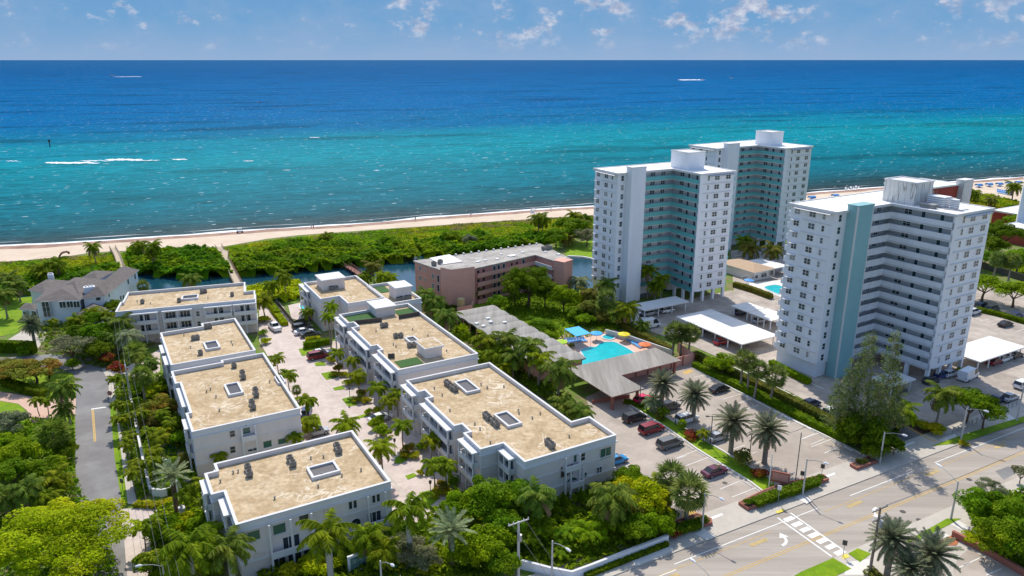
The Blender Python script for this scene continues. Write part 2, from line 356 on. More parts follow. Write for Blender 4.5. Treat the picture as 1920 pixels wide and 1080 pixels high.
def winmesh(w_, h_, n=1, hb=0, fr='white', gl='glass', arch=False, name='window'):
    key = (w_, h_, n, hb, fr, gl, arch)
    if key in WC: return WC[key]
    b = MB(); t = .09
    b.mi = 1; b.quad((-w_ / 2, -.03, 0), (w_ / 2, -.03, 0), (w_ / 2, -.03, h_), (-w_ / 2, -.03, h_))
    if arch:
        pts = [(w_ / 2 * math.cos(a), -.03, h_ + w_ / 2 * math.sin(a)) for a in [math.pi * i / 8 for i in range(9)]]; b.quad(*pts)
        b.mi = 0
        ap = [(w_ / 2 * 1.08 * math.cos(a), -.05, h_ + w_ / 2 * 1.08 * math.sin(a)) for a in [math.pi * i / 8 for i in range(9)]]; b.tube(ap, .07, 4)
    b.mi = 0
    def bar(x0, x1, z0, z1): b.bx(x0, x1, -.07, 0, z0, z1)
    bar(-w_ / 2 - t, -w_ / 2, -t, h_ + (0 if arch else t)); bar(w_ / 2, w_ / 2 + t, -t, h_ + (0 if arch else t)); bar(-w_ / 2, w_ / 2, -t, 0)
    if not arch: bar(-w_ / 2, w_ / 2, h_, h_ + t)
    for i in range(1, n): x = -w_ / 2 + w_ * i / n; bar(x - t / 2, x + t / 2, 0, h_)
    for i in range(1, hb + 1): z = h_ * i / (hb + 1); b.bx(-w_ / 2, w_ / 2, -.06, -.01, z - .03, z + .03)
    WC[key] = b.mesh(name, [fr, gl]); return WC[key]
def win(parent, p0, p1, s, z, me, name='window', off=0.005):
    p0 = Vector((p0[0], p0[1], 0)); p1 = Vector((p1[0], p1[1], 0)); d = (p1 - p0).normalized(); nrm = Vector((d.y, -d.x, 0))
    p = p0 + d * s + nrm * off
    return mkobj(name, me, parent, (p.x, p.y, z), math.atan2(d.y, d.x))
# ============================================================ SETTING
SH = [(0, 458), (100, 453), (200, 447), (300, 441), (400, 434), (500, 427), (600, 421), (700, 413), (800, 406), (900, 398), (1000, 391), (1115, 383), (1250, 375), (1400, 366),
      (1545, 357), (1620, 351), (1700, 346), (1770, 340), (1840, 335), (1920, 330)]
def wob(i, a=1.2): return a * noise.noise(Vector((i * .37, 3.1, 0)))
shore = [W(x, y) for x, y in SH]
d0 = (shore[1] - shore[0]).normalized(); d1 = (shore[-1] - shore[-4]).normalized()
shore = [shore[0] - d0 * 900, shore[0] - d0 * 300, shore[0] - d0 * 80] + shore + [shore[-1] + d1 * 60, shore[-1] + d1 * 300, shore[-1] + d1 * 1200]
fine = []
for i in range(len(shore) - 1):
    a, b_ = shore[i], shore[i + 1]; n_ = max(1, int((b_ - a).length / 3.0))
    for k in range(n_): fine.append(a.lerp(b_, k / n_))
fine.append(shore[-1])
SD = (shore[-1] - shore[3]).normalized(); SN = Vector((-SD.y, SD.x, 0))    # offshore normal
fine = [p + SN * (2.0 * noise.noise(Vector((i * .09, 0, 0))) + .7 * noise.noise(Vector((i * .35, 5, 0)))) for i, p in enumerate(fine)]
# ground: one sheet, land at z=0, beach face sloping below the sea
b = MB()
n_ = len(fine); rows = [(-6000, 0), (-9, 0), (-2.5, -.25), (1.5, -.75), (40, -3.5), (150000, -40)]
for off, z in rows: b.v += [tuple((p + SN * off).xy) + (z,) for p in fine]
for r in range(len(rows) - 1):
    for i in range(n_ - 1):
        a = r * n_ + i; b.f.append((a, a + 1, a + 1 + n_, a + n_)); b.m.append(1 if r >= 1 else 0)
me = b.mesh('ground', ['soil', 'wet']); g = mkobj('ground', me); g['kind'] = 'structure'
# beach sand
veg = [(-60, 497), (0, 492), (60, 487), (130, 480), (170, 474), (215, 471), (310, 468), (420, 462), (500, 448), (560, 441), (600, 438), (700, 431), (800, 424), (900, 417), (1000, 412), (1115, 403), (1250, 396), (1400, 390), (1545, 377), (1620, 374),
       (1700, 372), (1800, 372), (1850, 376), (1905, 386), (1960, 392)]
vl = [W(x, y) for x, y in veg]; vl = [vl[0] - SD * 700] + vl + [vl[-1] + SD * 900]
sheet('beach_sand', [p - SN * 7.5 for p in fine[::-1]] + vl, .03, 'sand')
b = MB()
for i in range(len(fine) - 1):      # weed line and wet sand
    p, q = fine[i], fine[i + 1]
    wa = 2.0 + 1.6 * noise.noise(Vector((i * .2, 9, 0))); wb_ = 2.0 + 1.6 * noise.noise(Vector(((i + 1) * .2, 9, 0)))
    a, c = p - SN * (7 + wa), q - SN * (7 + wb_); e, f_ = p - SN * 6, q - SN * 6
    b.quad((a.x, a.y, .045), (c.x, c.y, .045), (f_.x, f_.y, .045), (e.x, e.y, .045))
me = b.mesh('wet_sand', 'wet'); o = mkobj('wet_sand', me); o['kind'] = 'structure'
# ocean
ang = math.atan2(SD.y, SD.x); o0 = shore[3]
m = bpy.data.materials.new('ocean_water'); m.use_nodes = True; nt = m.node_tree; N = nt.nodes; L = nt.links
B = N.new('ShaderNodeBsdfDiffuse'); gl_ = N.new('ShaderNodeBsdfGlossy'); gl_.inputs['Roughness'].default_value = .3; gl_.inputs['Color'].default_value = (.9, .95, 1, 1); msx = N.new('ShaderNodeMixShader'); msx.inputs[0].default_value = .012; L.new(B.outputs[0], msx.inputs[1]); L.new(gl_.outputs[0], msx.inputs[2]); L.new(msx.outputs[0], N['Material Output'].inputs[0])
tc = N.new('ShaderNodeTexCoord'); sx = N.new('ShaderNodeSeparateXYZ'); L.new(tc.outputs['Object'], sx.inputs[0])
def math_(op, a, b=None):
    x = N.new('ShaderNodeMath'); x.operation = op
    for i, v in enumerate((a, b)):
        if v is None: continue
        if isinstance(v, (int, float)): x.inputs[i].default_value = v
        else: L.new(v, x.inputs[i])
    return x.outputs[0]
def nz(scale, st, det=5, rough=.6):
    mp = N.new('ShaderNodeMapping'); mp.inputs['Scale'].default_value = st; L.new(tc.outputs['Object'], mp.inputs[0])
    n = N.new('ShaderNodeTexNoise'); n.inputs['Scale'].default_value = scale; n.inputs['Detail'].default_value = det; n.inputs['Roughness'].default_value = rough
    L.new(mp.outputs[0], n.inputs[0]); return n.outputs[0]
big = nz(1, (.0011, .006, 1), 5)
yy = math_('MAXIMUM', sx.outputs[1], 0)
t = math_('SUBTRACT', 1, math_('DIVIDE', 300, math_('ADD', yy, 300)))
t = math_('ADD', t, math_('MULTIPLY', math_('SUBTRACT', big, .5), .30))
cr = N.new('ShaderNodeValToRGB'); el = cr.color_ramp
st = [(0, (.035, .075, .085)), (.04, (.016, .095, .12)), (.14, (.007, .135, .18)), (.34, (.004, .175, .225)), (.46, (.004, .225, .28)), (.54, (.003, .19, .27)), (.61, (.001, .13, .265)), (.70, (.001, .115, .29)), (.85, (.001, .105, .28)), (.95, (.003, .085, .24)), (.99, (.012, .10, .24))]  # last stop paled: distance haze painted into the horizon colour
el.elements[0].position = 0; el.elements[0].color = st[0][1] + (1,); el.elements[1].position = 1; el.elements[1].color = st[-1][1] + (1,)
for p_, c_ in st[1:]:
    e = el.elements.new(p_); e.color = c_ + (1,)
L.new(t, cr.inputs[0])
rip = math_('ADD', math_('MULTIPLY', nz(1, (.05, .22, 1), 8, .7), .55), math_('MULTIPLY', nz(1, (.22, .9, 1), 5, .7), .45))
mr = N.new('ShaderNodeMapRange'); mr.inputs[1].default_value = .36; mr.inputs[2].default_value = .64; mr.inputs[3].default_value = .42; mr.inputs[4].default_value = 1.58; L.new(rip, mr.inputs[0])
sc_ = N.new('ShaderNodeVectorMath'); sc_.operation = 'SCALE'; L.new(cr.outputs[0], sc_.inputs[0]); L.new(mr.outputs[0], sc_.inputs[3])
pat = nz(1, (.004, .016, 1), 6, .6)      # dark reef patches
mr2 = N.new('ShaderNodeMapRange'); mr2.inputs[1].default_value = .52; mr2.inputs[2].default_value = .66; mr2.inputs[3].default_value = 1; mr2.inputs[4].default_value = .55; L.new(pat, mr2.inputs[0])
sc2 = N.new('ShaderNodeVectorMath'); sc2.operation = 'SCALE'; L.new(sc_.outputs[0], sc2.inputs[0]); L.new(mr2.outputs[0], sc2.inputs[3])
cap = nz(1, (.16, .55, 1), 3, .5)      # whitecaps
capm = nz(1, (.006, .02, 1), 3)
cth = math_('ADD', cap, math_('MULTIPLY', math_('SUBTRACT', capm, .5), .12))
mr3 = N.new('ShaderNodeMapRange'); mr3.inputs[1].default_value = .675; mr3.inputs[2].default_value = .72; L.new(cth, mr3.inputs[0])
mx = N.new('ShaderNodeMix'); mx.data_type = 'RGBA'; L.new(mr3.outputs[0], mx.inputs[0]); L.new(sc2.outputs[0], mx.inputs[6]); mx.inputs[7].default_value = (.62, .72, .72, 1)
L.new(mx.outputs[2], B.inputs['Color'])
bp = N.new('ShaderNodeBump'); bp.inputs['Strength'].default_value = .8; bp.inputs['Distance'].default_value = 1.2
L.new(rip, bp.inputs['Height']); L.new(bp.outputs[0], B.inputs['Normal']); L.new(bp.outputs[0], gl_.inputs['Normal'])
M['sea'] = m
b = MB()
def loc2(p): d = p - o0; return (d.x * math.cos(ang) + d.y * math.sin(ang), -d.x * math.sin(ang) + d.y * math.cos(ang), 0)
lp = [loc2(p - SN * 3.4) for p in fine]
b.quad(*([lp[0]] + lp[1:] + [(150000, lp[-1][1], 0), (150000, 150000, 0), (-150000, 150000, 0), (-150000, lp[0][1], 0)]))
o = b.build('ocean', 'sea', loc=(o0.x, o0.y, -.32), rot=ang, kind='structure')
if o.data.polygons[0].normal.z < 0: o.data.flip_normals()
# shore foam
b = MB()
for row, (base, wdt, sd_) in enumerate(((-3.0, 3.0, 1), (4.5, .9, 7))):
    for i in range(len(fine) - 1):
        def wd(k): return max(0, wdt * (.55 + 1.1 * noise.noise(Vector((k * .16, sd_, 0))) + (-.25 if row else .35)))
        def cy(k): return base + 1.5 * noise.noise(Vector((k * .07, sd_ + 3, 0)))
        w0, w1 = wd(i), wd(i + 1)
        if w0 + w1 < .1: continue
        p, q = fine[i], fine[i + 1]
        b.quad(*[(v.x, v.y, -.30 + (.04 if row == 0 else .02)) for v in (p + SN * (cy(i)), q + SN * (cy(i + 1)), q + SN * (cy(i + 1) + w1), p + SN * (cy(i) + w0))])
o = b.build('surf_foam', 'foamw', kind='structure')
b = MB()
def foamstreak(x0, x1, y, h0, seed):
    n = 40
    top = []; bot = []
    for i in range(n + 1):
        x = x0 + (x1 - x0) * i / n; e = math.sin(math.pi * i / n) ** .5; v = abs(noise.noise(Vector((i * .3, seed, 0)))) + .35
        yc = y + 1.2 * noise.noise(Vector((i * .15, seed + 5, 0)))
        top.append(W(x, yc - h0 * e * v)); bot.append(W(x, yc + h0 * e * v * .8))
    for i in range(n): b.quad(*[(p.x, p.y, -.27) for p in (bot[i], bot[i + 1], top[i + 1], top[i])])
for x0, x1, y, h, s_ in ((84, 188, 304.5, 3.4, 1), (196, 268, 298.5, 3.0, 2), (150, 215, 300.5, 1.2, 3), (322, 352, 298, 1.6, 4), (456, 476, 301, .9, 5), (240, 300, 300, 1, 8), (10, 34, 301, .8, 9), (530, 545, 318, .6, 12), (1330, 1350, 283, .8, 13), (1270, 1322, 149.6, 1.3, 14), (212, 268, 143.5, .5, 15), (700, 712, 319, .6, 16), (580, 600, 257, .7, 17)):
    foamstreak(x0, x1, y, h, s_)
b.build('breaking_wave_foam', 'foamw', kind='structure')
# canal behind the dunes
can = [(-200, 560), (60, 540), (230, 514), (300, 512), (430, 512), (480, 508), (600, 500), (680, 488), (780, 478), (900, 476), (1000, 470), (1060, 480), (1075, 482), (1100, 484), (1120, 486), (1200, 480), (1300, 480), (1330, 520), (1200, 560), (1112, 548), (1040, 550),
       (900, 560), (760, 545), (700, 520), (560, 530), (520, 530), (440, 545), (300, 545), (200, 560), (60, 600), (-200, 620)]
sheet('canal', [W(x, y) for x, y in can], .03, 'canal')
# ---- lawns
LZ = .05
def lawn(px, nm='lawn', z=LZ): return sheet(nm, [W(x, y) for x, y in px], z, 'lawn')
lawn([(-200, 585), (-40, 575), (20, 560), (60, 556), (60, 600), (30, 625), (-40, 640), (-200, 660)])
lawn([(1062, 455), (1120, 450), (1120, 487), (1090, 484), (1060, 480)])
lawn([(1040, 470), (1070, 450), (1040, 448)])
lawn([(1370, 545), (1385, 543), (1445, 568), (1438, 576), (1400, 570), (1370, 558)])
lawn([(1845, 500), (1930, 492), (1990, 520), (1990, 560), (1900, 520), (1850, 512)])
lawn([(205, 760), (216, 765), (228, 860), (241, 945), (226, 940), (213, 860)])
lawn([(250, 730), (275, 735), (300, 840), (322, 915), (290, 920), (268, 850)])
lawn([(0, 745), (40, 760), (60, 790), (140, 780), (142, 850), (-20, 850)])
lawn([(90, 700), (143, 700), (143, 742), (95, 745)])
lawn([(-200, 700), (95, 700), (90, 735), (-200, 735)])
lawn([(880, 1000), (1260, 960), (1255, 1010), (1060, 1070), (900, 1060)])
lawn([(1180, 590), (1200, 588), (1175, 625), (1160, 610)])
# roadside verges
for px in ([(1590, 1040), (1608, 1030), (1633, 1040), (1612, 1056)], [(1440, 1110), (1502, 1074), (1562, 1048), (1596, 1068), (1530, 1100), (1440, 1130)],
           [(1745, 838), (1810, 815), (1920, 782), (1990, 757), (1990, 770), (1920, 793), (1862, 812), (1800, 833)]):
    lawn(px, 'grass_verge', .19)
lawn([(1697, 1018), (1775, 974), (1802, 974), (1720, 1016)], 'grass_verge', .19)
# ---- residential road at the left
sheet('residential_road', [W(x, y) for x, y in [(138, 702), (110, 690), (60, 690), (0, 705), (-60, 720), (-60, 690), (0, 672), (95, 665), (170, 672), (190, 690), (203, 715), (206, 760), (215, 860), (231, 960), (240, 1010), (245, 1100), (150, 1100), (142, 880), (141, 780), (143, 740)]], .10, 'asph')
b = MB()
strip(b, K(2, 462, 238), K(2, 548, 226), .5, .115)
o = b.build('stop_line', 'line', kind='structure')
b = MB()
strip(b, K(2, 466, 240), K(2, 478, 403), .16, .115); strip(b, K(2, 473, 240), K(2, 485, 401), .16, .115)
b.build('centre_line', 'yline', kind='structure')
sheet('pavement', [W(x, y) for x, y in [(178, 697), (196, 690), (240, 700), (300, 700), (300, 740), (214, 755), (206, 757), (203, 715)]], .08, 'walk')
sheet('pavement', [W(x, y) for x, y in [(219, 790), (224, 790), (238, 860), (258, 945), (240, 946)]], .08, 'walk')
sheet('brick_driveway', [W(x, y) for x, y in [(-60, 728), (0, 735), (60, 745), (100, 748), (143, 748), (143, 778), (120, 782), (60, 795), (50, 770), (35, 758), (0, 752), (-60, 750)]], .09, 'brickp')
# ---- private paved lane and drives between the townhouses
def gridpt(s, t_): return U * s + V * t_
sheet('paver_lane', [W(x, y) for x, y in [(486, 560), (520, 560), (575, 640), (640, 760), (700, 860), (720, 880), (800, 880), (900, 940), (860, 990), (700, 990), (560, 830), (520, 700), (486, 640)]], .06, 'paver')
sheet('paver_lane', [W(x, y) for x, y in [(560, 640), (700, 640), (900, 850), (960, 930), (760, 960), (700, 870)]], .061, 'paver')
sheet('paver_lane', [W(x, y) for x, y in [(225, 955), (300, 953), (420, 930), (440, 1000), (380, 1010), (300, 985), (292, 1020), (280, 1100), (240, 1100), (232, 1000)]], .105, 'paver')
sheet('paver_lane', [W(x, y) for x, y in [(235, 690), (300, 655), (300, 720), (240, 720)]], .062, 'paver')
b = MB(); strip(b, K(4, 860, 470), K(4, 1100, 770), .35, .075); strip(b, K(15, 480, 580), K(15, 760, 940), .2, .075); b.build('kerb_strip', 'walk', kind='structure')
for px in ([(602, 701), (622, 697), (634, 708), (612, 713)], [(624, 728), (641, 724), (648, 730), (628, 733)], [(641, 749), (658, 744), (672, 760), (653, 763)], [(667, 782), (688, 776), (692, 780), (672, 786)],
           [(739, 870), (752, 870), (766, 862), (752, 855), (742, 858)], [(760, 893), (776, 888), (783, 893), (765, 900)], [(786, 925), (806, 920), (825, 935), (800, 955)], [(590, 681), (606, 678), (612, 686), (592, 687)],
           [(588, 785), (598, 780), (604, 800), (592, 800)], [(560, 655), (600, 650), (606, 660), (566, 668)]):
    lawn(px, 'planting_bed_lawn', .12)
# ---- parking and tower forecourts
sheet('parking_lot', [W(x, y) for x, y in [(1098, 745), (1200, 700), (1290, 672), (1305, 690), (1522, 803), (1640, 860), (1540, 905), (1330, 1010), (1262, 1000), (1150, 900)]], .07, 'lot')
sheet('tower_parking', [W(x, y) for x, y in [(1150, 590), (1370, 545), (1460, 575), (1500, 590), (1815, 565), (1850, 520), (2050, 590), (2050, 760), (1920, 773), (1800, 830), (1690, 850), (1600, 800), (1480, 735), (1350, 672), (1300, 650), (1215, 620)]], .07, 'lot2')
sheet('tower_parking', [W(x, y) for x, y in [(1370, 470), (1480, 460), (1500, 600), (1380, 600)]], .065, 'lot2')
sheet('garden_ground', [W(x, y) for x, y in [(850, 560), (1110, 540), (1180, 600), (1150, 620), (1060, 640), (900, 600)]], .04, 'lawn')
sheet('driveway', [W(x, y) for x, y in [(1655, 840), (1690, 803), (1700, 795), (1752, 825), (1770, 838), (1745, 850), (1700, 870)]], .085, 'asph')
# main road
SO = W(1330.8, 1012); SO.z = 0; RA = math.atan2(W(1900, 795).y - SO.y, W(1900, 795).x - SO.x); RU = Vector((math.cos(RA), math.sin(RA), 0)); RN = Vector((math.sin(RA), -math.cos(RA), 0))
def rp(s, t_): return SO + RU * s + RN * t_
yl = W(1551, 1003.75); YT = (yl - SO).dot(RN); sk = W(1671, 1000); ST = (sk - SO).dot(RN)
sheet('pavement', [rp(-120, -5.2), rp(300, -5.2), rp(300, 0), rp(-120, 0)], .16, 'walk', thick=.16)
sheet('main_road', [rp(-120, 0), rp(400, 0), rp(400, ST), rp(-120, ST)], .05, 'road')
sheet('pavement', [rp(-120, ST), rp(400, ST), rp(400, ST + 1.5), rp(-120, ST + 1.5)], .15, 'walk', thick=.15)
sheet('pavement', [rp(-120, ST + 1.5), rp(400, ST + 1.5), rp(400, ST + 60), rp(-120, ST + 60)], .15, 'walk', thick=.15)
print('road width', ST, YT)
b = MB()
def rline(b, s0, s1, t_, wd, z=.062):
    b.quad(*[(p.x, p.y, z) for p in (rp(s0, t_ - wd / 2), rp(s1, t_ - wd / 2), rp(s1, t_ + wd / 2), rp(s0, t_ + wd / 2))])
TW = (W(1450, 986) - SO).dot(RN)
rline(b, -8, 20, TW, .16); rline(b, 27, 42, TW, .16); rline(b, 48, 140, TW, .16)
for s_ in range(-60, -8, 8): rline(b, s_, s_ + 3.5, TW + 1, .16)
b.build('lane_line', 'line', kind='structure')
b = MB(); rline(b, -60, 200, YT, .12); rline(b, -60, 200, YT - .35, .12)
rline(b, -60, 9, YT - 4.4, .1); rline(b, 20, 200, YT - 4.2, .1)
b.build('centre_line', 'yline', kind='structure')
b = MB()
for s_ in (-12, 4, 24, 43, 62, 80): rline(b, s_, s_ + 3.2, YT - 3.4, .7, .063)
b.build('worn_lane_mark', 'yfaint', kind='structure')
b = MB()
c0, c1, c2, c3 = K(7, 1430, 535), K(7, 1545, 490), K(7, 1910, 885), K(7, 2000, 800)
strip(b, K(7, 1430, 535), K(8, 190, 885), .28, .064); strip(b, K(7, 1545, 490), K(8, 275, 815), .28, .064)
sA, sB = (c0 - SO).dot(RU), (c1 - SO).dot(RU)
tA = (c1 - SO).dot(RN) + .6
for i in range(7):
    t_ = tA + i * (ST - tA) / 6.6
    b.quad(*[(p.x, p.y, .063) for p in (rp(sA + .4, t_), rp(sB - .5, t_), rp(sB - .5, t_ + .85), rp(sA + .4, t_ + .85))])
b.build('zebra_crossing', 'line', kind='structure')
def arrow(name, s_, t_, sgn):
    b = MB(); pts = []
    for i in range(7):
        a = i / 6 * 1.5; pts.append((s_ + sgn * (-1.6 + 1.7 * math.sin(a)), t_ + sgn * (1.3 - 1.3 * math.cos(a)) * -1))
    for i in range(6):
        (a0, a1), (b0, b1) = pts[i], pts[i + 1]; P0, P1 = rp(a0, a1), rp(b0, b1); d = (P1 - P0).normalized(); n = Vector((-d.y, d.x, 0)) * .22
        b.quad(*[(p.x, p.y, .064) for p in (P0 - n, P1 - n, P1 + n, P0 + n)])
    P1 = rp(*pts[-1]); d = (rp(*pts[-1]) - rp(*pts[-2])).normalized(); n = Vector((-d.y, d.x, 0))
    b.quad(*[(p.x, p.y, .064) for p in (P1 - n * .75, P1 + d * 1.1, P1 + n * .75)])
    b.build(name, 'line', kind='structure')
a_ = K(7, 1545, 755) - SO; arrow('turn_arrow', a_.dot(RU), a_.dot(RN), 1)
a_ = K(8, 530, 470) - SO; arrow('turn_arrow', a_.dot(RU), a_.dot(RN), -1)
sheet('ramp_tile', KL(7, [(1408, 485), (1480, 458), (1495, 478), (1430, 502)]), .175, 'yel'); sheet('ramp_tile', KL(8, [(275, 880), (325, 865), (352, 893), (295, 915)]), .175, 'yel')
for nm, c_, pts, m_ in (('new_pavement_slab', 7, [(680, 685), (775, 640), (870, 710), (800, 745)], 'walkw'), ('new_pavement_slab', 7, [(1580, 350), (1640, 325), (1745, 385), (1690, 415)], 'walkw'), ('new_pavement_slab', 8, [(1240, 590), (1310, 555), (1440, 630), (1370, 660)], 'walkw'),
                        ('new_pavement_slab', 8, [(1085, 665), (1135, 640), (1250, 705), (1180, 728)], 'walkw'), ('new_pavement_slab', 8, [(330, 940), (530, 910), (530, 1056), (300, 1056)], 'walkw'),
                        ('new_pavement_slab', 7, [(70, 885), (430, 765), (500, 830), (160, 975)], 'walkw'), ('new_pavement_slab', 10, [(1740, 365), (1800, 342), (1850, 385), (1800, 400)], 'walkw'), ('new_pavement_slab', 10, [(1225, 545), (1350, 500), (1400, 580), (1300, 590)], 'walkw')):
    sheet(nm, KL(c_, pts), .172, m_)
for c_, pts, m_ in ((7, [(800, 545), (925, 500), (945, 515), (830, 560)], 'line'), (7, [(1850, 165), (1940, 132), (1950, 150), (1870, 180)], 'line'), (10, [(925, 595), (1010, 562), (1030, 572), (940, 607)], 'line'), (7, [(1310, 440), (1400, 405), (1400, 470), (1330, 520)], 'walk')):
    sheet('stop_line', KL(c_, pts), .178, m_)
sheet('road_patch', KL(8, [(1660, 115), (1780, 70), (1870, 120), (1740, 195)]), .056, 'asph')
# aprons where the lots meet the road
for pts in ([(1345, 985), (1455, 935), (1500, 955), (1400, 1010)], ):
    pass
# parking stall lines
b = MB(); 
def pline(c_, a, q, wd=.13): strip(b, K(c_, *a), K(c_, *q), wd, .085)
for a, q in (((700, 868), (905, 787)), ((793, 933), (1000, 855)), ((893, 1003), (1100, 925)), ((1000, 1070), (1175, 1003)), ((350, 622), (440, 590)), ((520, 740), (620, 700)), ((190, 515), (240, 492)),
             ((1130, 332), (1290, 285)), ((1250, 377), (1378, 330)), ((1340, 420), (1450, 388)), ((900, 612), (1060, 565)), ((870, 135), (965, 115)), ((930, 190), (1050, 155)), ((1640, 490), (1690, 470)), ((1700, 555), (1790, 525)),
             ((1720, 640), (1890, 578)), ((1830, 692), (1960, 640)), ((1920, 740), (2040, 690)), ((1395, 920), (1550, 865)), ((1520, 985), (1675, 925)), ((1680, 1030), (1780, 990)), ((1390, 820), (1440, 805)), ((1210, 785), (1330, 745)), ((1060, 740), (1160, 705)),
             ((215, 940), (290, 922)), ((420, 370), (520, 335)), ((820, 740), (880, 720))):
    pline(9, a, q)
for a, q in (((910, 280), (1095, 203)), ((1020, 350), (1235, 265)), ((1340, 115), (1480, 60)), ((1480, 165), (1590, 125)), ((700, 138), (760, 112)), ((440, 440), (545, 400)), ((465, 455), (535, 510))): pline(7, a, q)
for a, q in (((0, 492), (140, 440)), ((80, 548), (240, 490)), ((178, 605), (345, 540)), ((285, 655), (420, 600)), ((0, 410), (50, 388)), ((1270, 440), (1310, 428))): pline(10, a, q)
for a, q in (((1520, 300), (1600, 285)), ((1630, 335), (1680, 320)), ((1750, 362), (1820, 340)), ((1850, 395), (1920, 375))): pline(12, a, q)
for a, q in (((1640, 260), (1700, 240)), ((1740, 310), (1790, 292)), ((700, 870), (800, 840))): pline(9, a, q)
for a, q in (((1320, 985), (1440, 935)), ((1375, 960), (1530, 890)), ((1580, 1050), (1720, 990))): strip(b, K(8, *a, .15), K(8, *q, .15), .13, .165)
b.build('parking_line', 'line', kind='structure')
sheet('loading_mark', KL(9, [(760, 90), (830, 65), (870, 78), (800, 108)]), .084, 'yline'); sheet('loading_mark', KL(7, [(560, 510), (600, 480), (690, 475), (740, 520), (600, 545)]), .084, 'yline')
# kerbs round the lots and the planted median
def kerb(name, pts, wd=.3, h=.15, m_='walkw'):
    b = MB()
    for i in range(len(pts) - 1):
        p, q = Vector(pts[i]), Vector(pts[i + 1]); d = q - p; c_ = (p + q) / 2; b.box((c_.x, c_.y, 0), (d.length + wd, wd, h), math.atan2(d.y, d.x), z0=.06 + i * .003)
    return b.build(name, m_, kind='structure')
kerb('kerb', KL(9, [(860, 55), (1310, 285), (1560, 420), (1920, 605)])); kerb('kerb', KL(10, [(0, 370), (420, 575), (640, 690)]))
kerb('kerb', KL(9, [(230, 345), (640, 600), (910, 790), (1380, 1080)]) + [K(7, 1320, 315)]); kerb('kerb', KL(9, [(330, 330), (520, 430), (860, 640), (1180, 830), (1500, 1010), (1600, 1080)]))
sheet('median_grass', KL(9, [(235, 352), (300, 330), (520, 438), (860, 648), (1180, 838), (1500, 1018), (1590, 1070)]) + [K(7, 1400, 270), K(7, 1315, 312)] + KL(9, [(1380, 1075), (910, 785), (640, 596)]), .12, 'lawn')
kerb('driveway_kerb', KL(10, [(930, 425), (1100, 520), (1150, 550), (1190, 555)]), .25, .15, 'yline')
sheet('mulch_bed', KL(10, [(950, 420), (1120, 400), (1250, 500), (1190, 545), (1150, 540)]), .11, 'mulch')
sheet('mulch_bed', KL(10, [(420, 330), (860, 420), (900, 600), (720, 700), (560, 640), (420, 500)]), .12, 'soil')
kerb('lot_kerb', KL(11, [(1370, 790), (1740, 965), (1840, 1010)]), .3, .15, 'walkw'); kerb('lot_kerb', KL(11, [(1040, 815), (1540, 1050)]), .25, .12, 'walkw')
sheet('hedge_bed', KL(11, [(640, 660), (700, 740), (900, 900), (1100, 1010), (1560, 1200), (1640, 1230), (1740, 1180), (1500, 1060), (1040, 830), (800, 700)]), .1, 'soil')
# south-east lot
sheet('side_parking', KL(8, [(1330, 900), (1420, 820), (1960, 1100), (1960, 1300), (1300, 1300), (1280, 1000)]), .158, 'lot')

for k, (c_, x, y) in enumerate(((7, 955, 222), (8, 828, 480), (8, 975, 555), (8, 1425, 190))):
    p = K(c_, x, y); b = MB(); b.tube([(p.x, p.y, .06), (p.x, p.y, .09)], .42, 14); o = b.build('manhole_cover', 'bronze'); tag(o, ['dark round manhole cover in the car park by the plum sedan', 'dark manhole cover in the road beside the wooden pole', 'dark drain cover at the near kerb of the main road', 'small dark cover on the centre of the main road far right'][k], 'manhole cover')
# ============================================================ BUILDINGS
def onwall(p0, p1, c_, x, y):
    ox, oy, s = CR[c_]; px, py = ox + x / s, oy + y / s
    u = (px - 960) / F; v = (py - 540) / F
    d = Vector((u, CP - v * SP, -SP - v * CP)); p0 = Vector((p0[0], p0[1], 0)); p1 = Vector((p1[0], p1[1], 0))
    e = (p1 - p0).normalized(); n = Vector((e.y, -e.x, 0)); t = p0.dot(n) / d.dot(n); q = d * t
    return (Vector((q.x, q.y, 0)) - p0).dot(e), H + q.z
def cen(poly): return Vector((sum(p[0] for p in poly) / len(poly), sum(p[1] for p in poly) / len(poly), 0))
AOFF = TH
def parapet_block(t, poly, Ht, roofm='tar', wallm='cream', trimm='cream2', ph=.75, base=True):
    poly = ccw(poly); rz = Ht - ph
    b = MB(); b.prism(poly, 0, rz, top=False, bot=False)
    b.build('wall', wallm, t)
    if base:
        b = MB(); ring(b, poly, 0, 2.55, -.001, .06); b.build('ground_storey', 'stone', t)
    b = MB(); ring(b, poly, 2.5, 2.8, .02, .14); ring(b, poly, 5.15, 5.35, .02, .09); b.build('cornice_band', trimm, t)
    b = MB(); b.quad(*[(p[0], p[1], rz) for p in offset(poly, .1)]); b.build('roof', roofm, t)
    b = MB(); ring(b, poly, rz - .45, Ht - .12, .22, .03); ring(b, poly, Ht - .12, Ht, .27, .12); ring(b, poly, rz - .55, rz - .35, .02, .22)
    b.build('parapet', trimm, t)
    return poly
PB = {}
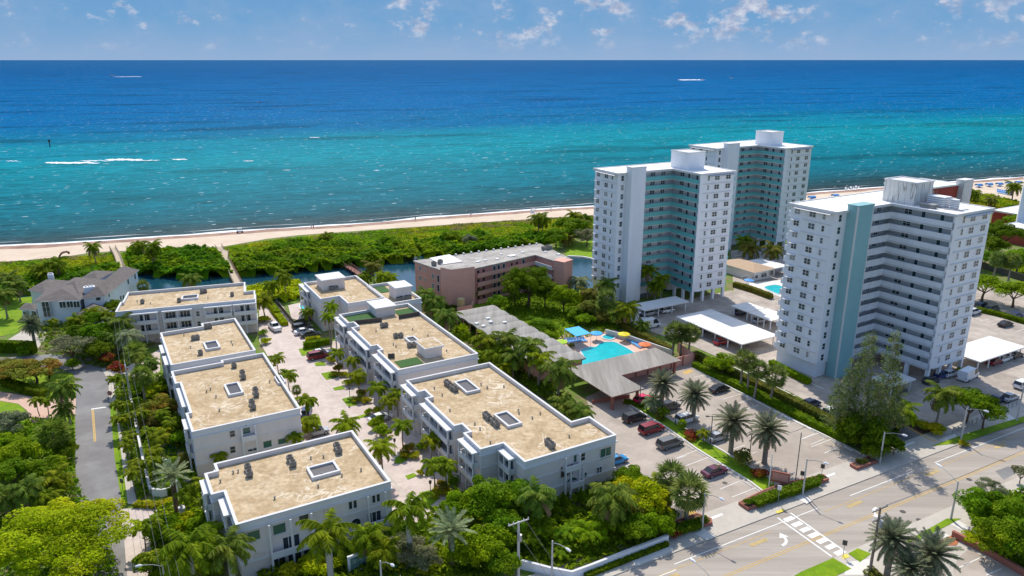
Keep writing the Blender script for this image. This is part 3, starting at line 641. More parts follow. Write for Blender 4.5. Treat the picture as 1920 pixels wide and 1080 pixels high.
def balcony(t, p0, p1, s0, s1, dep=1.25, Ht=8.6, levels=(2.7, 5.3), nc=3, back=True, top=True):
    p0 = Vector((p0[0], p0[1], 0)); p1 = Vector((p1[0], p1[1], 0)); d = (p1 - p0).normalized()
    poly = PB.get(t.name); best = None
    if poly:
        m = (p0 + p1) / 2
        for i in range(len(poly)):
            a_, b_ = Vector((*poly[i], 0)), Vector((*poly[(i + 1) % len(poly)], 0)); e = (b_ - a_).normalized(); q = (m - a_).dot(e); dd = abs((m - a_).dot(Vector((e.y, -e.x, 0)))) + max(0, -q, q - (b_ - a_).length)
            if e.dot(d) > .9 and (best is None or dd < best[0]): best = (dd, a_, e)
        if best:
            _, a_, e = best; ln = s1 - s0; st = (p0 + d * s0 - a_).dot(e); p0 = a_ + e * (st - s0); d = e
    a = math.atan2(d.y, d.x)
    o = p0 + d * s0; ln = s1 - s0
    b = MB()
    for z in levels:
        b.bx(0, ln, -dep, 0, z - .22, z); b.bx(0, ln, -dep, -dep + .14, z, z + .62); b.bx(-.03, ln + .03, -dep - .05, -dep + .19, z + .62, z + .74)
        b.bx(0, .12, -dep + .14, 0, z, z + .7); b.bx(ln - .12, ln, -dep + .14, 0, z, z + .7)
    for i in range(nc):
        x = (ln - .26) * i / (nc - 1); b.bx(x, x + .26, -dep + .02, -dep + .28, .1, Ht - .95)
    if top: b.bx(-.1, ln + .1, -dep - .1, 0, Ht - 1.0, Ht - .72)
    bo = b.build('balcony', 'cream2', t, (o.x, o.y, 0), a)
    if back:
        for z in levels:
            n = max(1, int(ln / 3.2))
            for i in range(n): mkobj('balcony_door', winmesh(2.1, 1.85, 3, 0, 'cream2', 'glass', name='balcony_door'), bo, ((i + .5) * ln / n, -.01, z + .08))
    return bo
def facade(t, p0, p1, c_, specs, poly=None):
    for x, y, w_, h_, n, hb, fr, gl, arch in specs:
        if poly:
            best = None
            for i in range(len(poly)):
                a_, b_ = poly[i], poly[(i + 1) % len(poly)]; a_ = Vector((*a_, 0)); b_ = Vector((*b_, 0)); e = (b_ - a_).normalized()
                if Vector((e.y, -e.x, 0)).dot(a_) > 0: continue
                s, z = onwall(a_, b_, c_, x, y); q = a_ + e * s
                if .2 < s < (b_ - a_).length - .2 and 0 < z < 9 and (best is None or q.length < best[0]): best = (q.length, a_, b_)
            if best is None: continue
            p0, p1 = best[1], best[2]
        s, z = onwall(p0, p1, c_, x, y); win(t, p0, p1, s, z - h_ / 2, winmesh(w_, h_, n, hb, fr, gl, arch))
def skylight(t, c_, pts, rz, ang, frame=.35):
    P_ = ccw(snap(KL(c_, pts, rz + .5), ang)); b = MB(); ring(b, P_, rz - .02, rz + .5, frame); o = b.build('skylight', 'cream2', t)
    b = MB(); b.quad(*[(p[0], p[1], rz + .22) for p in offset(P_, frame)]); b.build('pane', M['skyg'], o)
M['skyg'] = mat('skylight_dark_glass', (.06, .055, .06), .35, .1, .4)
# condenser prototype
ACP = None
def condenser(p, rz, label, rot=TH, s=.88):
    global ACP
    if ACP is None:
        t = thing('air_conditioner', label, 'air conditioner', (p.x, p.y, rz), rot, 'condensers on the flat roofs')
        b = MB()
        for dx in (-.42, .30): b.bx(dx, dx + .12, -.45, .45, 0, .22)
        b.bx(-.5, .5, -.5, .5, .22, 1.05)
        for k in range(6): b.bx(-.515, .515, -.515, .515, .3 + k * .12, .34 + k * .12)
        b.build('casing', 'acm', t)
        b = MB(); pts = [(.44 * math.cos(i * math.pi / 8), .44 * math.sin(i * math.pi / 8)) for i in range(16)]; b.prism(pts, 1.05, 1.14)
        b.mi = 1; b.prism([(x * .8, y * .8) for x, y in pts], 1.14, 1.15); b.build('fan_grille', ['bronze', 'dark'], t)
        t.scale = (s,) * 3; ACP = t; return t
    return dup(ACP, (p.x, p.y, rz), rot, label, scale=s)
def pipe(t, c_, x, y, rz): 
    p = K(c_, x, y, rz); b = MB(); b.tube([(p.x, p.y, rz), (p.x, p.y, rz + .3)], .1, 8); b.tube([(p.x, p.y, rz + .3), (p.x, p.y, rz + .42)], .17, 8); b.build('vent_pipe', 'acm', t)
HT_ = 8.6; RZ = HT_ - .75
def block(label, pts, ang, name='townhouse_block'):
    P_ = snap(pts, ang); c_ = cen(P_); t = thing(name, label, 'townhouses', (c_.x, c_.y, 0), 0, None, wb=True)
    P2 = parapet_block(t, P_, HT_); PB[t.name] = P2; return t, P2
AA = R(18.5)
# --- rear left block
tA, pA = block('long flat-roofed cream townhouse block in front of the canal, beside the grey-roofed white house', KL(1, [(888, 512), (888, 565), (1925, 490), (1897, 420), (1850, 423), (1822, 360), (940, 430), (948, 498)], HT_), AA)
f0, f1 = K(1, 888, 565, HT_), K(1, 1925, 490, HT_); f0.z = f1.z = 0
d_ = Vector((math.cos(AA), math.sin(AA), 0)); ln_ = (f1 - f0).dot(d_); mid = (f0 + f1) / 2; f0 = mid - d_ * ln_ / 2; f1 = mid + d_ * ln_ / 2
for s0, s1 in ((2.5, 8.5), (9.5, 16), (18.8, 25), (25.4, 31)): balcony(tA, f0, f1, s0, min(s1, ln_ - .3), 1.1, nc=3)
for s, z in ((1.2, 3.2), (1.2, 5.8), (17.2, 5.6), (17.2, 3.0)): win(tA, f0, f1, s, z, winmesh(.7, 1.2, 1, 1, 'cream2'))
skylight(tA, 1, [(1355, 460), (1365, 485), (1500, 470), (1480, 442)], RZ, AA)
for i, (x, y) in enumerate(((1070, 515), (1515, 440), (1540, 435), (1345, 505), (1742, 460))):
    condenser(K(1, x, y, RZ), RZ, ['grey rooftop condenser standing alone near the left end of the rear left block roof', 'left condenser of the pair behind the skylight on the rear left block roof', 'right condenser of the pair behind the skylight on the rear left block roof',
              'condenser in front of the skylight on the rear left block roof', 'condenser near the right end of the rear left block roof'][i], AA)
pipe(tA, 1, 1030, 505, RZ); pipe(tA, 1, 1130, 520, RZ); pipe(tA, 1, 1560, 480, RZ)
# --- left row, back and middle
tB, pB = block('small cream townhouse block with a patched roof, second from the back, left row', KL(1, [(1188, 742), (1302, 968), (1915, 868), (1765, 628), (1520, 662), (1510, 684)], HT_), TH)
skylight(tB, 1, [(1520, 805), (1545, 860), (1655, 840), (1630, 790)], RZ, TH)
for i, (x, y) in enumerate(((1548, 705), (1575, 700), (1452, 790), (1482, 785), (1505, 900))):
    condenser(K(1, x, y, RZ), RZ, ['left condenser of the pair by the back parapet of the small left-row roof', 'right condenser of the pair by the back parapet of the small left-row roof', 'left condenser of the pair left of the skylight on the small left-row roof',
              'right condenser of the pair left of the skylight on the small left-row roof', 'condenser in front of the skylight on the small left-row roof'][i])
for x, y in ((1380, 760), (1735, 810), (1430, 850), (1745, 830)): pipe(tB, 1, x, y, RZ)
l0, l1 = K(1, 1195, 770, HT_), K(1, 1302, 968, HT_); balcony(tB, l0, l1, 3, 8, .9, nc=2); balcony(tB, l0, l1, 10, 15, .9, nc=2)
tC, pC = block('large cream townhouse block with a square central skylight in the middle of the left row', KL(13, [(725, 232), (768, 355), (812, 343), (912, 632), (866, 642), (925, 795)], HT_) + KL(4, [(497, 240)], HT_) + KL(3, [(217, 885)], HT_) + KL(1, [(1668, 940), (1660, 962)], HT_), TH)
skylight(tC, 4, [(108, 108), (128, 165), (205, 148), (185, 95)], RZ, TH); skylight(tC, 4, [(362, 70), (382, 105), (418, 95), (400, 62)], RZ, TH, .2)
for i, (x, y) in enumerate(((160, 25), (202, 62), (206, 82), (268, 150), (272, 172), (250, 212), (256, 235))):
    condenser(K(4, x, y, RZ), RZ, '%s condenser from the back, right of the skylight on the large left-row roof' % ['first', 'second', 'third', 'fourth', 'fifth', 'sixth', 'seventh'][i])
for x, y in ((40, 138), (68, 176), (85, 245), (20, 150), (340, 100)): pipe(tC, 4, x, y, RZ)
fC0, fC1 = K(13, 925, 795, HT_), K(4, 497, 240, HT_)
facade(tC, fC0, fC1, 4, [(150, 357, .75, 1.25, 1, 1, 'stone', 'glass', False), (152, 440, .75, 1.1, 1, 1, 'stone', 'glass', False), (60, 472, 1.2, 1.1, 1, 0, 'stone', 'stone', False), (222, 345, 1.1, .9, 1, 0, 'cream2', 'glassg', True), (255, 452, 1.5, 1.3, 2, 0, 'cream2', 'glass', False), (328, 412, 1.3, 1.2, 1, 0, 'stone', 'glassg', False), (402, 400, 1.3, 1.2, 1, 0, 'stone', 'glassg', False)], pC)
s_, z_ = onwall(fC0, fC1, 4, 235, 402); balcony(tC, fC0, fC1, s_ - 1.2, s_ + 1.2, .9, levels=(5.3,), nc=2, back=False, top=False)
l0, l1 = K(13, 868, 642, HT_), K(13, 925, 795, HT_); balcony(tC, l0, l1, .6, 4.5, .8, nc=2)
l0, l1 = K(13, 812, 343, HT_), K(13, 912, 632, HT_); balcony(tC, l0, l1, .8, 9.5, .8, nc=3)
# --- front left block
tD, pD = block('cream townhouse block with a long skylight at the near end of the left row', KL(4, [(12, 562), (72, 545), (60, 512), (762, 340), (940, 597), (175, 822), (108, 652), (45, 662)], HT_), TH)
skylight(tD, 4, [(528, 530), (550, 585), (695, 545), (668, 490)], RZ, TH)
for i, (x, y) in enumerate(((230, 545), (238, 575), (443, 500), (458, 525), (680, 435), (690, 458))):
    condenser(K(4, x, y, RZ), RZ, '%s condenser of the %s pair on the nearest left-row roof' % (['rear', 'front'][i % 2], ['left', 'middle', 'right'][i // 2]))
for x, y in ((155, 560), (180, 555), (365, 690), (548, 487), (612, 480), (585, 630), (605, 568), (802, 547), (90, 605), (705, 575)): pipe(tD, 4, x, y, RZ)
fD0, fD1 = K(4, 175, 822, HT_), K(4, 940, 597, HT_)
facade(tD, fD0, fD1, 4, [(258, 875, 1.5, 1.35, 1, 0, 'stone', 'glassg', False), (388, 840, 1.6, 1.4, 1, 0, 'cream2', 'glassg', False), (512, 788, 1.2, 1.2, 1, 0, 'stone', 'glass', False), (636, 742, 1.2, .9, 1, 0, 'stone', 'stone', False), (748, 721, .45, 1.2, 1, 0, 'cream2', 'glass', False), (771, 715, .45, 1.2, 1, 0, 'cream2', 'glass', False),
       (866, 690, .45, 1.15, 1, 0, 'cream2', 'glass', False), (888, 683, .45, 1.15, 1, 0, 'cream2', 'glass', False), (776, 820, 1.3, .7, 2, 0, 'cream2', 'glass', True), (868, 783, 1.9, 1.75, 3, 0, 'cream2', 'glass', False), (290, 985, 1.3, 1.3, 1, 0, 'stone', 'stone', False)], pD)
s_, z_ = onwall(fD0, fD1, 4, 330, 940); s2, _z = onwall(fD0, fD1, 4, 560, 900)
balcony(tD, fD0, fD1, s_ + .2, s2, 1.0, levels=(2.7,), nc=3, top=False)
for k in range(4): win(tD, fD0, fD1, s_ + 1.2 + k * 2.1, .3, winmesh(1.7, 1.9, 2, 0, 'cream2'))
balcony(tD, fD0, fD1, onwall(fD0, fD1, 4, 830, 800)[0], onwall(fD0, fD1, 4, 925, 780)[0], .9, levels=(2.7,), nc=2, back=False, top=False)
l0, l1 = K(4, 60, 660, HT_), K(4, 108, 652, HT_)
l0, l1 = K(4, 12, 562, HT_), K(4, 45, 662, HT_); balcony(tD, l0, l1, .3, 4.2, .8, nc=2)
l0, l1 = K(4, 108, 652, HT_), K(4, 175, 822, HT_); balcony(tD, l0, l1, .3, 4.8, .9, nc=2)
# --- right row: front, middle, rear
tE, pE = block('largest cream townhouse block with two skylights at the near end of the right row', KL(20, [(3, 50), (118, 172), (180, 150), (243, 212), (183, 230), (455, 482), (520, 460), (598, 532), (532, 550), (695, 690), (890, 645), (1010, 752)], HT_) + KL(6, [(600, 528), (785, 462), (1012, 397), (890, 312), (805, 332), (402, 52), (3, 135)], HT_), TH)
skylight(tE, 6, [(238, 142), (292, 198), (358, 178), (300, 125)], RZ, TH); skylight(tE, 6, [(432, 298), (490, 362), (558, 340), (495, 280)], RZ, TH)
for i, (x, y) in enumerate(((200, 158), (213, 168), (228, 182), (242, 190), (388, 315), (402, 328), (425, 345), (440, 360), (688, 445), (706, 462))):
    condenser(K(6, x, y, RZ), RZ, '%s condenser %s' % (['first', 'second', 'third', 'fourth', 'first', 'second', 'third', 'fourth', 'rear', 'front'][i], 'from the back beside the far skylight of the largest roof' if i < 4 else 'from the back beside the near skylight of the largest roof' if i < 8 else 'of the pair near the front parapet of the largest roof'))
for x, y in ((140, 178), (178, 210), (365, 160), (395, 175), (475, 170), (545, 285), (548, 298), (612, 322), (335, 350), (360, 375), (650, 300), (790, 410), (215, 285), (410, 440)): pipe(tE, 6, x, y, RZ)
# side galleries (far end -> near end)
for a_, q_, cc in (((3, 60), (118, 172), 20), ((183, 230), (455, 482), 20), ((532, 550), (695, 690), 20), ((890, 645), (1010, 752), 20)):
    P0, P1 = K(cc, *a_, HT_), K(cc, *q_, HT_); n_ = (P1 - P0).length; balcony(tE, P0, P1, .15, n_ - .4, 1.15, nc=4 if n_ > 9 else 3)
fE0, fE1 = K(6, 612, 533, HT_), K(6, 785, 462, HT_); fE2, fE3 = K(6, 785, 462, HT_), K(6, 1012, 397, HT_)
facade(tE, fE2, fE3, 6, [(855, 505, .8, 1.2, 1, 1, 'cream2', 'glass', False), (818, 512, .5, 1.2, 1, 0, 'cream2', 'glassg', False), (862, 597, .8, 1.1, 1, 1, 'cream2', 'glass', False), (965, 486, 2.0, 1.75, 2, 0, 'stone', 'glassg', False), (934, 570, .9, 1.1, 2, 1, 'cream2', 'glass', False), (895, 680, 1.9, 1.9, 2, 0, 'cream2', 'glass', False)], pE)
facade(tE, fE0, fE1, 6, [(778, 572, 2.2, 1.8, 3, 0, 'stone', 'bronze', False), (800, 660, 2.4, 1.6, 3, 0, 'cream2', 'glassg', True), (730, 690, .5, 1.8, 1, 0, 'cream2', 'glassg', False)], pE)
s_, z_ = onwall(fE0, fE1, 6, 790, 590); balcony(tE, fE0, fE1, s_ - 1.5, s_ + 1.3, .9, levels=(5.3,), nc=2, back=False, top=False)
s_, z_ = onwall(fE0, fE1, 6, 805, 715); balcony(tE, fE0, fE1, s_ - 1.4, s_ + 1.2, 1.0, levels=(2.3,), nc=2, back=False, top=False, Ht=6.2)
P0, P1 = K(20, 695, 690, HT_), K(20, 890, 645, HT_)
tF, pF = block('cream townhouse block with turf roof gardens in the middle of the right row', KL(19, [(70, 148), (180, 245), (240, 232), (272, 280), (215, 292), (410, 480), (470, 462), (520, 515), (455, 522), (690, 705), (765, 712), (1500, 555), (915, 150), (800, 55)], HT_), TH)
for a_, q_ in (((70, 150), (180, 245)), ((215, 292), (410, 480)), ((455, 522), (690, 705))):
    P0, P1 = K(19, *a_, HT_), K(19, *q_, HT_); n_ = (P1 - P0).length; balcony(tF, P0, P1, .15, n_ - .3, 1.15, nc=3)
skylight(tF, 19, [(750, 395), (815, 455), (900, 410), (830, 372)], RZ, TH)
def penthouse(t, c_, roofpts, z0, z1, roofm='tar', over=.35, ang=TH, wm='cream', nm='rooftop_room'):
    P_ = ccw(snap(KL(c_, roofpts, z1), ang)); b = MB(); b.prism(offset(P_, over), z0, z1 - .3, top=False); o = b.build(nm, wm, t)
    b = MB(); b.prism(P_, z1 - .3, z1, top=True); b.build('canopy_roof', 'cream2', o)
    b = MB(); b.quad(*[(p[0], p[1], z1 + .012) for p in offset(P_, .2)]); b.build('roof_sheet', roofm, o)
    return o
penthouse(tF, 19, [(355, 35), (470, 105), (668, 62), (560, -12)], RZ, RZ + 2.4, 'cream2'); penthouse(tF, 19, [(848, 432), (960, 510), (1150, 470), (1035, 385)], RZ, RZ + 2.3, 'tar')
def turf(t, c_, pts, box=None):
    P_ = ccw(snap(KL(c_, pts, RZ + .1), TH)); b = MB(); b.prism(P_, RZ, RZ + .1, bot=False); b.build('roof_turf', 'gard', t)
turf(tF, 19, [(140, 180), (200, 240), (500, 200), (400, 130)]); turf(tF, 19, [(640, 120), (700, 190), (900, 165), (820, 90)]); turf(tF, 19, [(640, 640), (720, 700), (930, 650), (880, 585)])
for c_, pts in ((19, [(240, 262), (520, 232)]), (19, [(580, 605), (650, 600)]), (19, [(690, 205), (900, 170)])):
    a_, q_ = K(c_, *pts[0], RZ), K(c_, *pts[1], RZ); b = MB(); d_ = q_ - a_; m_ = (a_ + q_) / 2; b.box((m_.x, m_.y, 0), (d_.length, .12, 1.0), math.atan2(d_.y, d_.x), z0=RZ); b.build('roof_screen', 'bronze', tF)
for i, (x, y) in enumerate(((525, 290), (560, 285), (660, 395), (712, 390), (800, 490), (845, 485))):
    condenser(K(19, x, y, RZ), RZ, '%s condenser of the pair %s on the turf-garden roof' % (['left', 'right'][i % 2], ['by the rear roof garden', 'left of the skylight', 'in front of the skylight'][i // 2]))
for x, y in ((830, 315), (635, 470), (985, 380), (1175, 535), (460, 330), (662, 490)): pipe(tF, 19, x, y, RZ)
tG, pG = block('cream townhouse block with white rooftop rooms at the canal end of the right row', KL(3, [(515, 338), (640, 492), (760, 450), (872, 515), (1130, 465), (925, 325)], HT_), TH)
penthouse(tG, 3, [(605, 305), (655, 350), (830, 315), (775, 272)], RZ, RZ + 2.9, 'cream2')
l0, l1 = K(3, 515, 338, HT_), K(3, 640, 492, HT_); balcony(tG, l0, l1, 1, 9, 1.0, nc=3); 
l0, l1 = K(3, 640, 492, HT_), K(3, 760, 450, HT_); facade(tG, l0, l1, 3, [(690, 690, 1.6, 1.6, 2, 0, 'cream2', 'glass', False)], pG)
l0, l1 = K(3, 872, 515, HT_), K(3, 1130, 465, HT_)
for i, (x, y) in enumerate(((722, 415), (742, 410), (762, 405), (1225, 500), (1250, 492), (1290, 485), (1310, 478))):
    condenser(K(3, x, y, RZ), RZ, '%s condenser before the %s rooftop room of the canal-end block' % (['left', 'middle', 'right', 'first', 'second', 'third', 'fourth'][i], 'wide' if i < 3 else 'tall white'), s=.9)
tH, pH = block('narrow cream townhouse wing with a tall white rooftop box, beside the pink building', KL(3, [(1020, 375), (1140, 520), (1375, 478), (1230, 345)], HT_), TH)
penthouse(tH, 3, [(1148, 362), (1205, 405), (1335, 382), (1270, 338)], RZ, RZ + 3.3, 'cream2', over=.3)
turf(tH, 3, [(1050, 390), (1090, 440), (1165, 425), (1130, 385)])
# ============================================================ CONDO TOWERS
RG = random.Random(4)
def rg(): return RG.choice(['glass', 'glass', 'glassb', 'glass', 'blind', 'glassb'])
def tower(label, o, ang, Lg, wA, proj, wB, rail, colm, extra=0, solid=False, nf=13, colx=(2.6, 7.4), stripcol=None):
    ca, sa = math.cos(ang), math.sin(ang)
    t = thing('condo_tower', label, 'apartment tower', (o[0], o[1], 0), ang)
    z0, hf = 3.2, 2.5; Ht = z0 + nf * hf; XR = Lg + wB
    gy, gx = 1.5, 1.5      # gallery depth
    # body: left wing (y 0..wA) set back behind the galleries, right wing
    L_ = [(0, 0), (colx[1], 0), (colx[1], gy), (Lg + gx, gy), (Lg + gx, -proj + .35), (Lg, -proj + .35), (Lg, -proj), (XR, -proj), (XR, wA), (0, wA)]
    b = MB(); b.prism(L_, z0, Ht, top=False, bot=True); b.build('wall', 'tower', t)
    g_ = MB()
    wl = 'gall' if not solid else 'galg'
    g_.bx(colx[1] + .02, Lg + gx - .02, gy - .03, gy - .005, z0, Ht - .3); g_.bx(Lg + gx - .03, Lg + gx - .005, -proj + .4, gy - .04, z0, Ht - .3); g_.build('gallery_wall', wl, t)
    b = MB(); b.bx(.3, colx[1] + 1, .3, wA - .3, 0, z0); b.bx(Lg + 2, XR - 2, 1.5, wA - 1, 0, z0); b.bx(colx[1] + .5, Lg + 1, gy + 1, wA - .5, 0, z0); b.build('ground_storey', 'tower', t)
    for x, y in [(Lg + .35 + i * (wB - .7) / 3, -proj + .35) for i in range(4)] + [(Lg + .35, -proj + .35 + i * proj / 3) for i in (1, 2)] + [(XR - .35, -proj + .35 + i * proj / 3) for i in (1, 2)]:
        b = MB(); b.bx(x - .35, x + .35, y - .35, y + .35, 0, z0); b.build('pier', 'tower', t)
    # roof
    rp_ = [(-.5, -.45), (colx[1], -.45), (colx[1], -.25), (Lg - .35, -.25), (Lg - .35, -proj - .35), (XR + .5, -proj - .35), (XR + .5, wA + .4), (-.5, wA + .4)]
    b = MB(); b.prism(rp_, Ht - .12, Ht + .22, top=False); ring(b, rp_, Ht + .22, Ht + .42, .3); b.build('roof_edge', 'cream2', t)
    b = MB(); b.quad(*[(x, y, Ht + .25) for x, y in offset(rp_, .2)]); b.build('roof', 'troof', t)
    # per floor
    for f in range(nf):
        z = z0 + f * hf
        b = MB(); b.prism([(colx[1] - .05, -.02), (Lg, -.02), (Lg, -proj), (Lg + gx, -proj + .36), (Lg + gx, gy), (colx[1] - .05, gy)], z - .16, z + .02); b.build('floor_slab', 'cream2', t)
        b = MB()
        hh = 1.12
        if solid: b.bx(colx[1], Lg + .14, -.14, .0, z - .32, z + hh); b.bx(Lg, Lg + .14, -proj, -.14, z - .32, z + hh)
        else: b.bx(colx[1], Lg + .06, -.06, 0, z + .04, z + hh); b.bx(Lg, Lg + .06, -proj + .1, -.06, z + .04, z + hh)
        b.build('balustrade', rail, t)
        # eyebrow awnings + end windows
        if not (extra == 2 and f < 7):
            aw = MB(); zz = z + 2.06; w3 = wA
            if f == nf - 1: aw.quad((-1.1, .6, zz + .12), (-1.1, wA - 1.5, zz + .12), (0, wA - 1.5, zz + .32), (0, .6, zz + .32)); aw.quad((-1.1, .6, zz + .06), (0, .6, zz + .24), (0, wA - 1.5, zz + .24), (-1.1, wA - 1.5, zz + .06))
            else: aw.bx(-.9, 0, wA - 2.6, wA - .9, zz, zz + .1)
            aw.bx(-.18, 0, .8, wA - 3.2, z - .13, z + .02)
            aw.build('awning', 'cream2', t)
            for yy_, w_, n_ in ((wA - 1.8, 1.3, 2), (wA - 5.6, 1.5, 2), (wA - 8.4, .6, 1)):
                mkobj('window', winmesh(w_, 1.15, n_, 1, 'white', rg()), t, (-.005, yy_, z + .85), -math.pi / 2)
            mkobj('window', winmesh(.85, 1.35, 1, 1, 'white', rg()), t, (1.4, -.005, z + .7), 0)
        aw = MB(); aw.bx(Lg + 1.2, XR - .8, -proj - .2, -proj, z - .13, z + .0)
        if f == nf - 1: aw.quad((Lg + 2.6, -proj - .9, z + 2.1), (XR - .6, -proj - .9, z + 2.1), (XR - .6, -proj, z + 2.3), (Lg + 2.6, -proj, z + 2.3)); aw.quad((Lg + 2.6, -proj - .9, z + 2.04), (Lg + 2.6, -proj, z + 2.24), (XR - .6, -proj, z + 2.24), (XR - .6, -proj - .9, z + 2.04))
        aw.build('ledge', 'cream2', t)
        for xx, w_, n_ in ((Lg + wB * .24, .6, 1), (Lg + wB * .49, 1.6, 2), (Lg + wB * .82, 1.6, 2)):
            mkobj('window', winmesh(w_, 1.2, n_, 1, 'white', rg()), t, (xx, -proj - .005, z + .85), 0)
        # gallery doors and windows
        rnd = random.Random(f * 7 + int(o[0]))
        LG = Lg - colx[1]
        for u_, k in ((.09, 0), (.24, 0), (.48, 1), (.80, 1)):
            x = colx[1] + LG * u_
            if k: mkobj('corridor_window', winmesh(1.5 if u_ < .7 else 1.3, .95, 2, 1, 'white', rg(), name='corridor_window'), t, (x, gy - .035, z + 1.05), 0)
            else: mkobj('corridor_door', winmesh(.75, 1.95, 1, 0, 'white', 'doorm', name='corridor_door'), t, (x, gy - .035, z + .05), 0)
        for u_, k in ((.30, 1), (.52, 0), (.78, 0)):
            y = gy - (proj + gy) * u_
            if k: mkobj('corridor_window', winmesh(1.6, .95, 2, 1, 'white', 'glass', name='corridor_window'), t, (Lg + gx - .035, y, z + 1.05), -math.pi / 2)
            else: mkobj('corridor_door', winmesh(.75, 1.95, 1, 0, 'white', 'doorm', name='corridor_door'), t, (Lg + gx - .035, y, z + .05), -math.pi / 2)
        b = MB(); b.bx(XR, XR + 1.3, -proj + 1.0, -proj + 5.5, z - .15, z + .02); b.bx(XR + 1.2, XR + 1.3, -proj + 1.0, -proj + 5.5, z + .02, z + 1.0); b.bx(XR, XR + 1.2, -proj + 1.0, -proj + 1.08, z + .02, z + 1.0); b.build('balcony', ['tower' if solid else 'teal'], t)
        b = MB(); b.bx(.8, 5, wA, wA + 1.2, z - .15, z + .02); b.bx(.8, .88, wA, wA + 1.2, z, z + 1); b.bx(.8, 5, wA + 1.1, wA + 1.2, z, z + 1); b.build('balcony', ['tower' if solid else 'teal'], t)
    # stair tower
    cz = Ht + (1.6 if solid else 2.0)
    b = MB(); b.bx(colx[0], colx[1], -2.4, .02, 0, cz - .25); so_ = b.build('stair_tower', colm, t)
    b = MB(); b.bx(colx[0] - .1, colx[1] + .1, -2.5, .1, cz - .25, cz); b.build('cap', colm if solid else 'cream2', so_)
    if solid:
        b = MB(); b.bx(colx[0] - .08, colx[0] + .2, -2.48, -2.2, 0, cz - .25); b.bx(colx[1] - .25, colx[1] + .03, -2.43, -2.3, 0, cz - .25); b.build('edge_strip', 'cream2', so_)
    # lift machine room
    x0 = Lg + 2.0
    b = MB(); b.bx(x0, x0 + 6, -3.6, 3.6, Ht + .2, Ht + 4.8); pr = b.build('machine_room', 'tower' if not solid else M['weath'], t)
    b = MB(); ring(b, [(x0 - .15, -3.75), (x0 + 6.15, -3.75), (x0 + 6.15, 3.75), (x0 - .15, 3.75)], Ht + 4.8, Ht + 5.05, .3); b.bx(x0, x0 + 6, -3.6, 3.6, Ht + 4.8, Ht + 4.86); b.build('machine_room_roof', 'cream2', pr)
    return t, Ht
M['doorm'] = mat('dark_teal_door', (.03, .07, .085), .6, .1)
def weathered():
    m = mat('weathered_white_wall', (.72, .70, .66), .9, .05, .3)
    nt = m.node_tree; N = nt.nodes; L = nt.links; B = N['Principled BSDF']; src = B.inputs['Base Color'].links[0].from_socket
    tc = N.new('ShaderNodeTexCoord'); mp = N.new('ShaderNodeMapping'); mp.inputs['Scale'].default_value = (.9, .9, .12); L.new(tc.outputs['Object'], mp.inputs[0])
    n = N.new('ShaderNodeTexNoise'); n.inputs['Scale'].default_value = 1.1; n.inputs['Detail'].default_value = 6; L.new(mp.outputs[0], n.inputs[0])
    r = N.new('ShaderNodeValToRGB'); e = r.color_ramp; e.elements[0].position = .46; e.elements[1].position = .54; e.elements[0].color = (0, 0, 0, 1); e.elements[1].color = (0, 0, 0, 1)
    x = e.elements.new(.50); x.color = (.8, .8, .8, 1); L.new(n.outputs[0], r.inputs[0])
    mx = N.new('ShaderNodeMix'); mx.data_type = 'RGBA'; L.new(r.outputs[0], mx.inputs[0]); L.new(src, mx.inputs[6]); mx.inputs[7].default_value = (.22, .20, .18, 1); L.new(mx.outputs[2], B.inputs['Base Color']); return m
M['weath'] = weathered()
T1, hT = tower('white condo tower with teal gallery railings left of centre tower pair, nearest the pink building', (28.4, 199.4), R(28), 18.6, 11, 11.2, 12, 'teal', 'tower')
T2, hT = tower('white condo tower with teal gallery railings standing farthest back by the sea', (70, 257.5), R(31), 20.5, 13, 11.8, 13.5, 'teal', 'tower', extra=2, colx=(2.9, 8.3))
T3, hT = tower('nearest white condo tower with solid white gallery parapets and a teal stair column', (64.6, 146.6), R(30.5), 17.9, 11, 13.6, 12.9, 'tower', 'tealc', solid=True, colx=(3.4, 8.4))
# roof plant of the nearest tower
def tl(t, x, y): 
    a = t.rotation_euler.z; return Vector((t.location.x + x * math.cos(a) - y * math.sin(a), t.location.y + x * math.sin(a) + y * math.cos(a), 0))
for lab, x, y, d in (('large boxy white chiller unit on the roof of the nearest tower', 23.6, -6.6, (2.6, 3.6, 2.2)), ('upright cylinder-backed white plant cabinet at the end of the nearest tower roof plant', 23.5, -10, (1.2, 1.2, 2.0)), ('low grey duct unit beside the machine room of the nearest tower', 20.4, -6.5, (1.6, 3.0, .9)), ('dark grey fan unit behind the chiller on the nearest tower roof', 27, -6.6, (2.0, 2.4, 1.5))):
    p = tl(T3, x, y); t = thing('roof_plant', lab, 'air conditioner', (p.x, p.y, hT + .25), R(30.5)); b = MB()
    b.bx(-d[0] / 2, d[0] / 2, -d[1] / 2, d[1] / 2, .15, d[2]); b.build('casing', 'metal' if d[2] < 1.6 else 'tower', t)
    b = MB()
    for k in range(5): z = .3 + k * (d[2] - .6) / 4; b.bx(-d[0] / 2 - .03, d[0] / 2 + .03, -d[1] / 2 - .03, d[1] / 2 + .03, z, z + .09)
    b.build('louvre', 'acm', t)
    b = MB()
    for sx_ in (-1, 1):
        for sy_ in (-1, 1): b.box((sx_ * d[0] * .4, sy_ * d[1] * .4, 0), (.15, .15, .15), z0=0)
    b.build('foot', 'bronze', t)
b = MB(); pp = [tl(T3, 21, -9), tl(T3, 21, -12), tl(T3, 24, -12.4)]; b.tube([(p.x, p.y, hT + .5) for p in pp], .09, 5); b.tube([(p.x + .4, p.y + .3, hT + .5) for p in pp], .09, 5)
tag(b.build('roof_pipes', 'metal'), 'pair of grey pipes running over the nearest tower roof', 'pipes')
